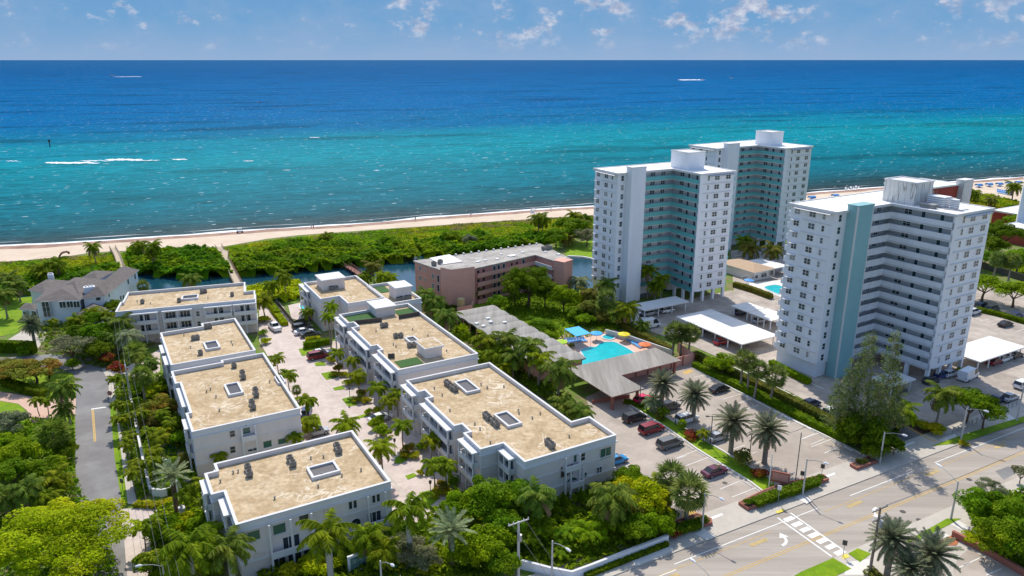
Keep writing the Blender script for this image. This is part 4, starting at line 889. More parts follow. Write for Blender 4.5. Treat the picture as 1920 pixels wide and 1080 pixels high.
# ============================================================ PINK BUILDING
PH = 10.2
pk = KL(5, [(70, 197), (262, 262), (520, 252), (975, 150), (1120, 196), (1190, 206), (1252, 190), (1010, 70), (350, 160)], PH)
# squared corners for the stair block
c_ = cen(pk); tP = thing('pink_apartments', 'four-storey pink apartment building with grey flat roof beside the canal', 'apartment building', (c_.x, c_.y, 0), wb=True)
pl = ccw([(p.x, p.y) for p in pk])
b = MB(); b.prism(pl, 0, PH - .3, top=False, bot=False); b.build('wall', 'pinkd', tP)
b = MB(); b.quad(*[(x, y, PH) for x, y in pl]); ring(b, pl, PH - .3, PH + .05, .25, .3); b.build('roof', 'groof', tP)
st_ = KL(5, [(262, 245), (345, 262), (520, 240), (440, 215)], PH + .7); b = MB(); sp_ = ccw([(p.x, p.y) for p in st_]); b.prism(sp_, 0, PH + .7, top=False); so_ = b.build('stair_block', 'pink', tP)
b = MB(); b.quad(*[(x, y, PH + .71) for x, y in sp_]); b.build('roof_cap', 'groof', so_)
st_ = KL(5, [(1118, 190), (1190, 205), (1252, 186), (1170, 168)], PH + .3); b = MB(); sp_ = ccw([(p.x, p.y) for p in st_]); b.prism(offset(sp_, -.08), 0, PH + .25); b.build('stair_block', 'pink', tP)
P0, P1 = K(5, 520, 252, PH), K(5, 975, 150, PH); n_ = Vector(((P1 - P0).normalized().y, -(P1 - P0).normalized().x, 0)); aP = math.atan2((P1 - P0).y, (P1 - P0).x); lnP = (P1 - P0).length
for f in range(4):
    z = .3 + f * 2.5
    b = MB(); b.bx(.2, lnP - .3, -1.3, -1.15, z - .2, z + .95); b.bx(.2, lnP - .3, -1.2, 0, z - .2, z - .05); b.build('gallery', 'pink', tP, (P0.x, P0.y, 0), aP)
    for s_, k in ((1.2, 0), (3.1, 0), (7.0, 1), (8.6, 1), (10.5, 1), (13.5, 0), (15.5, 0), (18, 1)):
        if s_ < lnP - 1: win(tP, P0, P1, s_, z + .75 if not k else z, winmesh(.8, .8, 1, 0, 'pinkd', 'glass') if not k else winmesh(.9, 1.8, 1, 0, 'cream2', 'doorm', name='door'), 'window' if not k else 'door')
Q0, Q1 = K(5, 975, 150, PH), K(5, 1120, 196, PH); lq = (Q1 - Q0).length; aq = math.atan2((Q1 - Q0).y, (Q1 - Q0).x)
for f in range(4):
    z = .3 + f * 2.5; b = MB(); b.bx(1, lq, -1.2, -1.05, z - .2, z + .9); b.bx(1, lq, -1.1, 0, z - .2, z - .05); b.build('gallery', 'cream2', tP, (Q0.x, Q0.y, 0), aq)
S0, S1 = K(5, 70, 197, PH), K(5, 262, 262, PH)
facade(tP, S0, S1, 5, [(113, 252, 1.0, 1.2, 2, 1, 'cream2', 'glass', False), (113, 325, 1.0, 1.2, 2, 1, 'cream2', 'glass', False), (118, 395, 1.0, 1.2, 2, 1, 'cream2', 'glass', False), (150, 268, .5, .6, 1, 0, 'cream2', 'glass', False), (150, 338, .5, .6, 1, 0, 'cream2', 'glass', False), (210, 312, 1.0, 1.3, 2, 1, 'cream2', 'glass', False), (210, 383, 1.0, 1.3, 2, 1, 'cream2', 'glass', False),
       (248, 330, .9, 1.9, 1, 0, 'cream2', 'dark', False), (248, 400, .9, 1.9, 1, 0, 'cream2', 'dark', False)])
b = MB(); wp = ccw([(p.x, p.y) for p in KL(5, [(180, 180), (270, 228), (430, 205), (330, 152)], PH)]); b.prism(wp, PH + .05, PH + .2); b.build('white_roof_patch', 'troof', tP)
for i in range(12):
    e0, e1 = K(5, 350, 160, PH), K(5, 1010, 70, PH); p = e0.lerp(e1, (i + .5) / 12); b = MB(); b.box((p.x, p.y, 0), (.5, .5, .5), z0=PH); b.build('roof_vent', 'troof', tP)
for x, y, s_ in ((690, 185, .7), (800, 160, 1.6), (600, 195, .6), (545, 205, .9), (720, 150, .5), (880, 135, .6), (1150, 150, .7), (1050, 130, .6), (1200, 175, .5)):
    p = K(5, x, y, PH); b = MB(); b.box((p.x, p.y, 0), (s_ * 1.6, s_, .25), aP, z0=PH); b.build('roof_vent', 'troof', tP)
for lab, x, y in (('dark boxy condenser cluster on the far roof corner of the pink building', 1060, 112), ('dark condenser on the near left roof of the pink building', 215, 232), ('dark condenser beside the white roof patch of the pink building', 262, 218)):
    o = condenser(K(5, x, y, PH), PH, lab, aP, 1.1)
    if x > 1000: o.scale = (3.2, 1.4, 1.1)
# ochre tank on its stand
p = K(5, 420, 575); t = thing('water_tank', 'ochre cylindrical tank on a dark steel frame against the pink wall', 'tank', (p.x, p.y, 0), 0)
b = MB(); b.tube([(0, 0, 1.7), (0, 0, 3.6)], 1.05, 18); b.tube([(0, 0, 3.6), (0, 0, 3.8)], [1.05, .5], 18); b.build('tank_shell', 'tank', t)
b = MB()
for a in range(4): b.tube([(.8 * math.cos(a * math.pi / 2), .8 * math.sin(a * math.pi / 2), 0), (.8 * math.cos(a * math.pi / 2), .8 * math.sin(a * math.pi / 2), 1.7)], .07, 5)
b.build('stand', 'bronze', t)
w0 = [K(5, 390, 600), K(5, 500, 580), K(5, 510, 545)]; b = MB()
for a_, q_ in ((w0[0], w0[1]), (w0[1], w0[2])): d_ = q_ - a_; m_ = (a_ + q_) / 2; b.box((m_.x, m_.y, 0), (d_.length, .2, 2.0), math.atan2(d_.y, d_.x), z0=0)
tag(b.build('tank_wall', 'pink'), 'low pink wall enclosing the ochre tank', 'wall')
# ============================================================ WAVY ROOFED CARPORT BUILDING + POOL PAVILION
WZ = 4.0
a0, a1, a2, a3 = K(5, 395, 605, WZ), K(5, 650, 522, WZ), K(5, 1355, 918, WZ), K(5, 1075, 985, WZ)
vv = a2 - a1; ll = vv.length; vd = vv.normalized(); ud = Vector((-vd.y, vd.x, 0)) * -1
if ud.dot(a0 - a1) < 0: ud = -ud
wd_ = (a0 - a1).dot(ud); wd_ = 14.5 if wd_ < 5 else wd_
tW = thing('carport_hall', 'long low building with a grey wave-shaped roof between the palms and the garden', 'carport', tuple(((a1 + a2) / 2 + ud * wd_ / 2).xy) + (0,), wb=True)
b = MB(); nn = 120; nw = 9
for i in range(nn + 1):
    s_ = ll * i / nn; z = WZ - .2 + .32 * abs(math.sin(math.pi * nw * i / nn)) ** .7
    for e in (0, 1):
        p = a1 + vd * s_ + ud * (e * wd_); b.v.append((p.x, p.y, z)); 
for i in range(nn): n = i * 2; b.f.append((n, n + 2, n + 3, n + 1)); b.m.append(0)
for i in range(nn + 1):
    for e in (0, 1): x = b.v[i * 2 + e]; b.v.append((x[0], x[1], x[2] - .3))
o_ = 2 * (nn + 1)
for i in range(nn):
    n = i * 2; b.f.append((o_ + n, o_ + n + 1, o_ + n + 3, o_ + n + 2)); b.f.append((n, o_ + n, o_ + n + 2, n + 2)); b.f.append((n + 1, n + 3, o_ + n + 3, o_ + n + 1)); b.m += [0, 0, 0]
for n in (0, 2 * nn): b.f.append((n, n + 1, o_ + n + 1, o_ + n)); b.m.append(0)
b.build('wave_roof', 'wavy', tW)
def wallbox(b, P_, Q_, z0, z1, th=.2): d_ = Q_ - P_; m_ = (P_ + Q_) / 2; b.box((m_.x, m_.y, 0), (Vector((d_.x, d_.y, 0)).length, th, z1 - z0), math.atan2(d_.y, d_.x), z0=z0)
b = MB(); e0 = a2 - vd * .8 + ud * .5; e1 = a2 - vd * .8 + ud * (wd_ - .5); wallbox(b, e0, e1, 0, WZ - .4); wallbox(b, e0, e0 - vd * 8, 0, WZ - .4); wallbox(b, e1, e1 - vd * 9, 0, WZ - .4)
wallbox(b, a1 + ud * .5 + vd * .5, a1 + ud * (wd_ - .5) + vd * .5, 0, WZ - .4); b.build('end_wall', 'pink', tW)
b = MB()
for i in range(24): p = a1 + vd * (ll * (i // 2 + .5) / 12) + ud * (.6 + (wd_ - 1.2) * (i % 2)); b = MB(); b.box((p.x, p.y, 0), (.3, .3, WZ - .3), 0, z0=0); b.build('post', 'pink', tW)
for k, (x, y) in enumerate(((535, 675), (585, 692), (640, 662), (620, 635), (700, 772), (745, 665))):
    p = K(5, x, y, WZ); b = MB(); b.box((p.x, p.y, 0), (.9, .7, .35), TH, z0=WZ + .1); b.build('roof_vent', 'troof', tW)
CZ = 3.3
cp = [W(1083, 690, CZ), W(1215, 652, CZ), W(1284, 673, CZ), W(1166, 703, CZ), W(1202, 728, CZ), W(1132, 749, CZ)]
cs = ccw(snap(cp, TH)); c_ = cen(cs); tQ = thing('pool_pavilion', 'flat grey-roofed pavilion with pink posts between the pool and the parking lot', 'pavilion', (c_.x, c_.y, 0), wb=True)
b = MB(); b.prism(cs, CZ - .25, CZ, top=False); b.build('fascia', 'pinkd', tQ); b = MB(); b.quad(*[(x, y, CZ + .01) for x, y in offset(cs, -.15)]); b.build('roof', 'pav', tQ)
b = MB()
for x, y in offset(cs, .8): b = MB(); b.box((x, y, 0), (.45, .45, CZ - .25), TH, z0=0); b.build('post', 'brick', tQ)
q0, q1, q2 = W(1168, 712), W(1300, 681), W(1304, 668); q3 = W(1270, 658)
t = thing('lot_wall', 'pinkish-beige boundary wall with pilasters behind the parking lot', 'wall', tuple(q0.xy) + (0,), wb=True)
b = MB(); wallbox(b, q0, q1, 0, 2.3, .2); wallbox(b, q1, q3, 0, 2.3, .2); wallbox(b, q0, W(1160, 706), 0, 2.3, .2); b.build('wall', 'pink', t)
for i in range(7): p = q0.lerp(q1, i / 6); b = MB(); b.box((p.x, p.y, 0), (.35, .4, 2.45), TH, z0=0); b.build('pilaster', 'brick', t)
b = MB(); r0 = KL(6, [(900, 250), (1080, 222)]); wallbox(b, r0[0], r0[1], 0, .8, .25); tag(b.build('pavilion_wall', 'brick'), 'low brick wall under the front edge of the pool pavilion', 'wall')
# ============================================================ CARPORTS
def carport(label, c_, pts, z=2.7, m_='cport', th=.25, np_=4, both=True, sn=TH):
    q = ccw(snap(KL(c_, pts, z), sn)); c0 = cen(q); t = thing('carport', label, 'carport', (c0.x, c0.y, 0), wb=True)
    b = MB(); b.prism(q, z - th, z); b.build('roof', m_, t)
    i_ = offset(q, .7); n = len(i_); L_ = sorted(range(n), key=lambda i: -(Vector(i_[i]) - Vector(i_[(i + 1) % n])).length)[:2 if both else 1]
    for e in L_:
        A_, B_ = Vector(i_[e]), Vector(i_[(e + 1) % n])
        for k in range(np_): p = A_.lerp(B_, k / (np_ - 1)); b = MB(); b.box((p.x, p.y, 0), (.22, .22, z - th), TH, z0=0); b.build('post', 'tower', t)
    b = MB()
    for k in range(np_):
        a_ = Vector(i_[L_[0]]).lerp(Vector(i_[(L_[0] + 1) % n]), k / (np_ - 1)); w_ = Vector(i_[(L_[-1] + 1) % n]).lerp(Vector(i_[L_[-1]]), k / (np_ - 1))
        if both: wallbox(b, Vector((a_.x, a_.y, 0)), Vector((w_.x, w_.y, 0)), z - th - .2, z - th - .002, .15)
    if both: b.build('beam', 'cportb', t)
    return t
carport('white carport roof along the foot of the tower beside the pink building', 11, [(150, 240), (190, 306), (638, 218), (505, 165)])
carport('largest white carport roof alone in the middle of the tower car park', 11, [(525, 352), (828, 285), (1415, 512), (1125, 615)], np_=6)
carport('left carport of the two joined roofs behind the large middle carport', 11, [(1010, 255), (1165, 220), (1295, 272), (1180, 318)])
carport('right carport of the two joined roofs behind the large middle carport', 11, [(1182, 318), (1320, 275), (1500, 330), (1420, 412)])
carport('blue-shaded white carport at the foot of the teal-columned tower behind the feathery tree', 12, [(560, 780), (690, 905), (945, 820), (780, 750)], np_=3)
carport('large white carport roof right of the nearest tower', 12, [(1330, 600), (1535, 668), (1920, 530), (1500, 388)], np_=5)
carport('white carport behind the tan-roofed pool house', 23, [(380, 480), (620, 440), (890, 560), (800, 630)])
carport('shaded white carport at the foot of the farthest tower', 23, [(100, 400), (480, 330), (560, 300), (900, 370), (700, 400), (200, 440)][:4], np_=3)
# pool house with tan hip roof
def hip(t, pts, z, rise, m_, over=.5, th=.18, nm='roof', trim='cream2'):
    A_, B_, C_, D_ = [Vector((p[0], p[1])) for p in pts]
    if (B_ - A_).length < (C_ - B_).length: A_, B_, C_, D_ = B_, C_, D_, A_
    w_ = (C_ - B_).length; l_ = (B_ - A_).length; u_ = (B_ - A_).normalized(); k = min(w_ / 2, l_ / 2 * .98)
    r0 = (A_ + D_) / 2 + u_ * k; r1 = (B_ + C_) / 2 - u_ * k
    b = MB(); P3 = lambda v, zz: (v.x, v.y, zz); zr = z + rise
    b.quad(P3(A_, z), P3(B_, z), P3(r1, zr), P3(r0, zr)); b.quad(P3(C_, z), P3(D_, z), P3(r0, zr), P3(r1, zr)); b.quad(P3(B_, z), P3(C_, z), P3(r1, zr)); b.quad(P3(D_, z), P3(A_, z), P3(r0, zr))
    b.mi = 1; b.prism([(p.x, p.y) for p in (A_, B_, C_, D_)], z - th, z - .005)
    return b.build(nm, [m_, trim], t)
q = snap(KL(23, [(60, 450), (200, 722), (765, 622), (300, 450)], 3.0), R(31)); q = ccw(q)
c0 = cen(q); t = thing('pool_house', 'low pool house with a tan hipped roof between the two teal-railed towers', 'house', (c0.x, c0.y, 0), wb=True)
hip(t, q, 3.0, 1.3, 'tanroof'); b = MB(); iq = offset(q, .8); b.prism(iq, 0, 2.85); b.build('wall', 'cream', t)
P0, P1 = K(23, 200, 722, 3), K(23, 765, 622, 3)
d_ = (P1 - P0).normalized(); n_ = Vector((-d_.y, d_.x, 0)) * .85
facade(t, P0 + n_, P1 + n_, 23, [(290, 748, 2.4, .5, 3, 0, 'cream2', 'glass', False), (465, 740, 2.2, 1.0, 2, 0, 'cream2', 'glass', False), (600, 712, 2.2, 1.2, 2, 0, 'cream2', 'glass', False), (720, 680, 1.2, 1.4, 1, 0, 'cream2', 'glass', False)])
# ============================================================ WHITE HOUSE WITH GREY HIP ROOFS
HE = 6.3
c0 = K(1, 600, 560); tX = thing('white_house', 'white two-storey house with grey hipped shingle roofs and chimneys at the far left', 'house', (c0.x, c0.y, 0), wb=True)
def wing(pts, z, rise, wallm='tower'):
    q = ccw([(p.x, p.y) for p in KL(1, pts, z)]); hip(tX, q, z, rise, 'shingle'); b = MB(); b.prism(offset(q, .55), 0, z - .15); b.build('wall', wallm, tX); return offset(q, .55)
wing([(600, 482), (790, 458), (1045, 265), (905, 245)], HE, 1.9); wing([(245, 505), (602, 488), (700, 380), (400, 372)], HE, 1.7); wing([(205, 415), (330, 440), (520, 345), (350, 335)], HE - .3, 1.3); wing([(600, 330), (730, 340), (860, 275), (690, 275)], HE, 1.2)
wing([(420, 400), (600, 480), (790, 340), (560, 320)], HE + .05, 1.9); wing([(140, 558), (262, 568), (320, 520), (190, 510)], 3.0, .9); wing([(560, 600), (760, 625), (830, 560), (690, 500)], 3.2, 1.6)
P0, P1 = K(1, 255, 512, HE), K(1, 602, 495, HE); n_ = Vector((-(P1 - P0).normalized().y, (P1 - P0).normalized().x, 0)) * .52
facade(tX, P0 + n_, P1 + n_, 1, [(470, 525, 1.4, 1.6, 2, 0, 'white', 'glass', False), (525, 522, 1.4, 1.6, 2, 0, 'white', 'glass', False), (575, 522, 1.4, 1.6, 2, 0, 'white', 'glass', False), (348, 560, 1.6, 4.0, 2, 2, 'cream2', 'glass', False)])
P0, P1 = K(1, 790, 458, HE), K(1, 1045, 265, HE); n_ = Vector((-(P1 - P0).normalized().y, (P1 - P0).normalized().x, 0)) * .52
facade(tX, P0 + n_, P1 + n_, 1, [(818, 452, .7, 1.0, 1, 0, 'white', 'glass', False), (960, 350, .9, 1.6, 1, 0, 'white', 'glass', False), (1012, 312, .9, 1.7, 1, 0, 'white', 'glass', False), (905, 475, .9, 1.2, 1, 0, 'white', 'glass', False), (925, 470, .9, 1.2, 1, 0, 'white', 'glass', False)])
P0, P1 = K(1, 602, 482, HE), K(1, 790, 458, HE); facade(tX, P0 + Vector((0, .6, 0)), P1 + Vector((0, .6, 0)), 1, [(736, 477, 1.0, 1.1, 1, 0, 'white', 'glass', False)])
P0, P1 = K(1, 145, 565, 3), K(1, 262, 575, 3); facade(tX, P0 + Vector((0, .6, 0)), P1 + Vector((0, .6, 0)), 1, [(190, 595, 1.1, 1.4, 1, 0, 'white', 'glass', False), (258, 598, 1.4, 1.8, 1, 0, 'white', 'glass', False)])
for x, y, w_ in ((675, 430, 2.6), (385, 335, 1.4)):
    p = K(1, x, y, HE + .3); b = MB(); b.box((p.x, p.y, 0), (w_, 1.4, 2.4), TH, z0=HE - .6); ch = b.build('chimney', 'tower', tX); b = MB()
    for k in (-1, 0, 1): b.tube([(p.x + k * w_ * .28 * math.cos(TH), p.y + k * w_ * .28 * math.sin(TH), HE + 1.8), (p.x + k * w_ * .28 * math.cos(TH), p.y + k * w_ * .28 * math.sin(TH), HE + 2.2)], .2, 8)
    b.build('chimney_pot', 'cream2', ch)
sheet('forecourt', KL(1, [(60, 790), (170, 725), (330, 720), (360, 760), (290, 850), (250, 880), (250, 800), (120, 795)]), .1, 'walk')
# ============================================================ BUILDINGS AT THE RIGHT EDGE
def simple(name, label, c_, pts, z, wallm, roofm='troof', fas='white', wins=None, ang=TH, z0=0):
    q = ccw(snap(KL(c_, pts, z), ang)); c0 = cen(q); t = thing(name, label, 'building', (c0.x, c0.y, 0), wb=True)
    b = MB(); b.prism(offset(q, .3), z0, z - .3); b.build('wall', wallm, t); b = MB(); b.prism(q, z - .35, z); ring(b, q, z, z + .25, .2); b.build('roof', [roofm], t)
    return t, q
t, q = simple('red_apartments', 'dark red apartment block with a white flat roof behind the nearest tower', 22, [(240, 140), (560, 260), (1045, 165), (600, 95)], 17.5, 'red')
Q0, Q1 = K(22, 560, 260, 17.5), K(22, 1045, 165, 17.5)
for f in range(6):
    for s_ in (4, 8, 12, 16): win(t, Q0 + V * .35, Q1 + V * .35, s_ + 4, 1 + f * 2.8, winmesh(1.5, 1.3, 2, 1, 'white', 'glass'))
b = MB(); qq = ccw(snap(KL(22, [(1050, 108), (1130, 118), (1255, 110), (1150, 88)], 19.5), TH)); b.prism(qq, 0, 19.2, top=False); so_ = b.build('stair_tower', 'galg', t)
b = MB(); b.prism(offset(qq, -.15), 19.2, 19.5); b.build('cap', 'cream2', so_)
e_ = sorted([(qq[i], qq[(i + 1) % 4]) for i in range(4)], key=lambda e: -(e[0][0] + e[1][0]))[0]
b = MB(); wallbox(b, Vector((*e_[0], 0)), Vector((*e_[1], 0)), 0, 19.1, .25); b.build('red_side', 'red', so_)
def redlow(label, c_, pts, z):
    t, q = simple('low_building', label, c_, pts, z, 'red'); b = MB(); ring(b, q, z - 1.2, z - .36, .1, .05); b.build('red_band', 'red', t); return t, q
redlow('low building with white roof and dark red band at the right edge, nearer the beach', 22, [(1525, 510), (1800, 550), (2500, 430), (2000, 400)], 6.5)
redlow('low red-walled building with a white roof at the right edge, right of the dark trees', 22, [(1700, 690), (1830, 760), (2600, 640), (2200, 560)], 6.0)
simple('white_apartments', 'white building cut off by the right edge of the picture near the beach', 22, [(1885, 85), (1900, 120), (2400, 60), (2300, 20)], 22, 'tower')
b = MB(); wallbox(b, W(1835, 502), W(1925, 530), 0, 2.2, .25); wallbox(b, W(1925, 530), W(2000, 560), 0, 2.2, .25); tag(b.build('dark_garden_wall', 'bronze'), 'dark garden wall below the lawn at the right edge', 'wall')
# ============================================================ VEHICLES
CARM = {}
def loft(b, st, ring_):
    n0 = len(b.v); k = len(ring_(st[0]))
    for s_ in st: b.v += ring_(s_)
    for i in range(len(st) - 1):
        for j in range(k):
            j2 = (j + 1) % k; b.f.append((n0 + i * k + j, n0 + i * k + j2, n0 + (i + 1) * k + j2, n0 + (i + 1) * k + j)); b.m.append(b.mi)
    b.f.append(tuple(n0 + j for j in range(k - 1, -1, -1))); b.m.append(b.mi); e = n0 + (len(st) - 1) * k; b.f.append(tuple(e + j for j in range(k))); b.m.append(b.mi)
def carmesh(kind):
    if kind in CARM: return CARM[kind]
    L_, Wd, Hh = {'sedan': (4.8, 1.84, 1.42), 'suv': (4.9, 1.95, 1.75), 'minivan': (5.2, 2.0, 1.78), 'van': (6.0, 2.15, 2.35), 'pickup': (5.6, 2.0, 1.8), 'hatch': (4.3, 1.8, 1.5)}[kind]
    sh = {'sedan': .92, 'suv': 1.08, 'minivan': 1.05, 'van': 1.15, 'pickup': 1.08, 'hatch': .98}[kind]; hw = Wd / 2
    f, r_ = L_ / 2, -L_ / 2
    def ringb(s_):
        x, w_, zb, zt = s_; return [(x, -w_ * .92, zb), (x, -w_, zb + .15), (x, -w_, zb + (zt - zb) * .62), (x, -w_ * .93, zt), (x, w_ * .93, zt), (x, w_, zb + (zt - zb) * .62), (x, w_, zb + .15), (x, w_ * .92, zb)]
    b = MB(); b.sm = False
    bk = sh + (.04 if kind == 'sedan' else 0)
    loft(b, [(r_, hw * .82, .42, bk - .22), (r_ + .12, hw * .95, .30, bk - .02), (r_ + .9, hw, .25, bk), (0, hw, .24, sh), (f - 1.25, hw, .25, sh - .03), (f - .35, hw * .94, .28, sh - .2), (f - .05, hw * .8, .34, sh - .34), (f, hw * .7, .40, sh - .45)], ringb)
    # roof panel
    if kind == 'sedan': g = [(r_ + .55, hw * .80, sh), (r_ + 1.35, hw * .72, Hh), (f - 2.15, hw * .72, Hh), (f - 1.15, hw * .82, sh)]
    elif kind == 'hatch': g = [(r_ + .12, hw * .82, sh), (r_ + .6, hw * .74, Hh), (f - 1.95, hw * .74, Hh), (f - 1.05, hw * .84, sh)]
    elif kind in ('suv', 'minivan'): g = [(r_ + .08, hw * .86, sh), (r_ + .35, hw * .78, Hh - .04), (f - 2.0, hw * .78, Hh), (f - 1.05, hw * .86, sh)]
    elif kind == 'van': g = [(r_ + .05, hw * .93, sh), (r_ + .15, hw * .90, Hh - .03), (f - 1.6, hw * .88, Hh), (f - .7, hw * .9, sh)]
    else: g = [(-.9, hw * .84, sh), (-.7, hw * .76, Hh), (f - 2.1, hw * .76, Hh), (f - 1.2, hw * .84, sh)]
    (xa, wa, za), (xb, wb_, zb_), (xc, wc, zc), (xd, wd__, zd) = g
    b.prism([(xb, -wb_), (xc, -wc), (xc, wc), (xb, wb_)], zb_ - .05, zb_ + .02, taper=[(xb + .06, -wb_ * .93), (xc - .06, -wc * .93), (xc - .06, wc * .93), (xb + .06, wb_ * .93)])
    def pillar(p, q): b.tube([p, q], .045, 4, False)
    for s_ in (-1, 1):
        pillar((xa, s_ * wa, za), (xb, s_ * wb_, zb_)); pillar((xd, s_ * wd__, zd), (xc, s_ * wc, zc)); xm = (xb + xc) / 2; pillar((xm, s_ * (wa + .01), sh), (xm, s_ * (wb_ + .005), zb_))
    if kind == 'van': b.quad((xa, -wa - .01, za), (xb, -wb_ - .01, zb_), (0.4, -wb_ - .01, zb_), (0.4, -wa - .01, za)); b.quad((xa, wa + .01, za), (0.4, wa + .01, za), (0.4, wb_ + .01, zb_), (xb, wb_ + .01, zb_)); b.quad((xa - .01, -wa, za), (xa - .01, wa, za), (xb - .01, wb_, zb_), (xb - .01, -wb_, zb_))
    if kind == 'pickup':
        b.bx(r_ + .1, -.95, -hw * .93, -hw * .83, sh - .05, sh + .06); b.bx(r_ + .1, -.95, hw * .83, hw * .93, sh - .05, sh + .06); b.bx(r_ + .04, r_ + .14, -hw * .93, hw * .93, sh - .05, sh + .06)
    for s_ in (-1, 1): b.box((f - L_ * .36, s_ * (hw + .06), sh + .06), (.16, .16, .13))
    body = b.mesh('body', ['car white'])
    gl = MB(); gl.v = []
    A_ = [(xa, -wa, za), (xb, -wb_, zb_ - .01), (xc, -wc, zc - .01), (xd, -wd__, zd)]; B_ = [(x, -y, z) for x, y, z in A_]
    gl.quad(*A_[::-1]); gl.quad(*B_); gl.quad(A_[0], A_[1], B_[1], B_[0]); gl.quad(A_[2], A_[3], B_[3], B_[2])
    glass = gl.mesh('glass_cabin', 'cglass')
    wh = MB(); wh.tube([(0, -.11, 0), (0, .11, 0)], .33 if kind != 'van' else .36, 14); wh.mi = 1; wh.tube([(0, -.125, 0), (0, .125, 0)], .19, 10); wheel = wh.mesh('wheel', ['tyre', 'rim'])
    hl = MB(); hl.bx(-.06, .10, -.22, .22, -.08, .08); head = hl.mesh('headlight', 'hl'); tl_ = MB(); tl_.bx(-.05, .05, -.12, .12, -.14, .14); tail = tl_.mesh('tail_light', 'tl')
    CARM[kind] = (body, glass, wheel, head, tail, L_, hw, sh); return CARM[kind]
def car(kind, colr, c_, x, y, label, rot=TH, z=.08, pz=.75, grp=None):
    body, glass, wheel, head, tail, L_, hw, sh = carmesh(kind)
    p = K(c_, x, y, pz) if c_ is not None else Vector((x, y, 0))
    t = thing({'van': 'parked_van', 'pickup': 'pickup_truck', 'minivan': 'parked_minivan'}.get(kind, 'parked_car'), label, {'van': 'van', 'pickup': 'pickup truck', 'minivan': 'minivan'}.get(kind, 'car'), (p.x, p.y, z), rot, grp)
    o = mkobj('body', body, t); o.material_slots[0].link = 'OBJECT'; o.material_slots[0].material = M['car ' + colr]
    mkobj('glass_cabin', glass, t)
    for sx_ in (-1, 1):
        for sy_ in (-1, 1): mkobj('wheel', wheel, t, (sx_ * L_ * .31, sy_ * (hw - .09), .33))
    for sy_ in (-1, 1): mkobj('headlight', head, t, (L_ / 2 - .12, sy_ * hw * .62, sh - .33)); mkobj('tail_light', tail, t, (-L_ / 2 + .06, sy_ * hw * .80, sh - .25))
    return t
G1 = 'cars parked along the palm-lined median'; G2 = 'cars in the tower car parks'; G3 = 'cars under the carports'; G4 = 'cars in the private lane'
for a in (('suv', 'black', 9, 335, 490, 'black suv parked nearest the grey pavilion roof beside the median', G1), ('minivan', 'maroon', 9, 490, 590, 'maroon minivan between the black suv and the grey minivan', G1),
          ('minivan', 'grey', 9, 655, 720, 'grey minivan with a dark sunroof, right of the maroon minivan', G1), ('sedan', 'plum', 9, 1057, 970, 'plum-coloured sedan parked alone near the front planter', G1),
          ('sedan', 'black', 9, 1100, 228, 'black sedan against the far kerb of the palm parking lot, by the hedge', G1), ('suv', 'charcoal', 9, 645, 390, 'charcoal suv half hidden behind the first date palm', G1),
          ('suv', 'white', 9, 805, 500, 'white suv behind the second date palm', G1), ('sedan', 'silver', 9, 1080, 660, 'silver sedan behind the third date palm crown', G1), ('hatch', 'pink', 9, 418, 322, 'bright pink-red small car beside the pavilion posts', G1),
          ('hatch', 'bright blue', 9, 170, 870, 'bright blue car peeking out behind the largest townhouse block', None), ('hatch', 'dark blue', 10, 180, 240, 'dark blue hatchback behind the long parking hedge', G2), ('suv', 'white', 10, 360, 312, 'white suv left of the feathery tree, behind the hedge', G2),
          ('sedan', 'dark blue', 10, 1700, 205, 'dark blue car in shade behind the broad tree, left of two', G2), ('sedan', 'silver', 10, 1800, 190, 'silver-blue car in shade beside the dark blue one by the road fence', G2), ('suv', 'white', 10, 1910, 88, 'white suv at the right edge of the tower car park', G2),
          ('suv', 'white', 12, 1462, 212, 'white car just behind the right side of the nearest tower', G2), ('suv', 'dark blue', 12, 1545, 158, 'dark suv under the spreading tree, left of two', G2), ('suv', 'charcoal', 12, 1637, 182, 'charcoal car under the spreading tree, right of two', G2),
          ('sedan', 'black', 12, 1755, 318, 'black sedan alone in the sunny bays right of the nearest tower', G2), ('sedan', 'blue', 12, 1850, 240, 'light car behind the spreading tree trunks at the right', G2),
          ('hatch', 'red', 11, 928, 575, 'red car under the front edge of the largest carport', G3), ('hatch', 'silver', 11, 1275, 385, 'silver car under the right joined carport', G3), ('hatch', 'white', 11, 435, 292, 'white car under the carport at the tower foot, right of two', G3), ('hatch', 'silver', 11, 275, 318, 'silver car under the carport at the tower foot, left of two', G3),
          ('hatch', 'charcoal', 11, 735, 470, 'charcoal car under the left end of the largest carport', G3), ('hatch', 'dark blue', 11, 1100, 310, 'dark car under the left joined carport', G3),
          ('sedan', 'maroon', 12, 1660, 655, 'maroon car under the carport right of the nearest tower, leftmost', G3), ('sedan', 'white', 12, 1728, 632, 'white car under the carport right of the nearest tower', G3), ('sedan', 'silver', 12, 1782, 612, 'silver car under the carport right of the nearest tower, third along', G3), ('sedan', 'black', 12, 1842, 595, 'black car under the carport right of the nearest tower, rightmost', G3),
          ('hatch', 'blue', 12, 1185, 775, 'blue car between the piers beneath the nearest tower, middle', G3), ('hatch', 'white', 12, 1252, 765, 'white car between the piers beneath the nearest tower, rightmost', G3), ('hatch', 'charcoal', 12, 1085, 826, 'charcoal car between the piers beneath the nearest tower, left', G3), ('hatch', 'dark blue', 12, 790, 918, 'dark blue car under the blue-shaded carport', G3)):
    car(a[0], a[1], a[2], a[3], a[4], a[5], grp=a[6])
car('van', 'white', 11, 150, 362, 'white passenger van with side windows behind the pool hedge, left of two', TH, grp=G2, pz=1.1); car('van', 'white', 11, 280, 415, 'plain white cargo van behind the pool hedge, right of two', TH, grp=G2, pz=1.1)
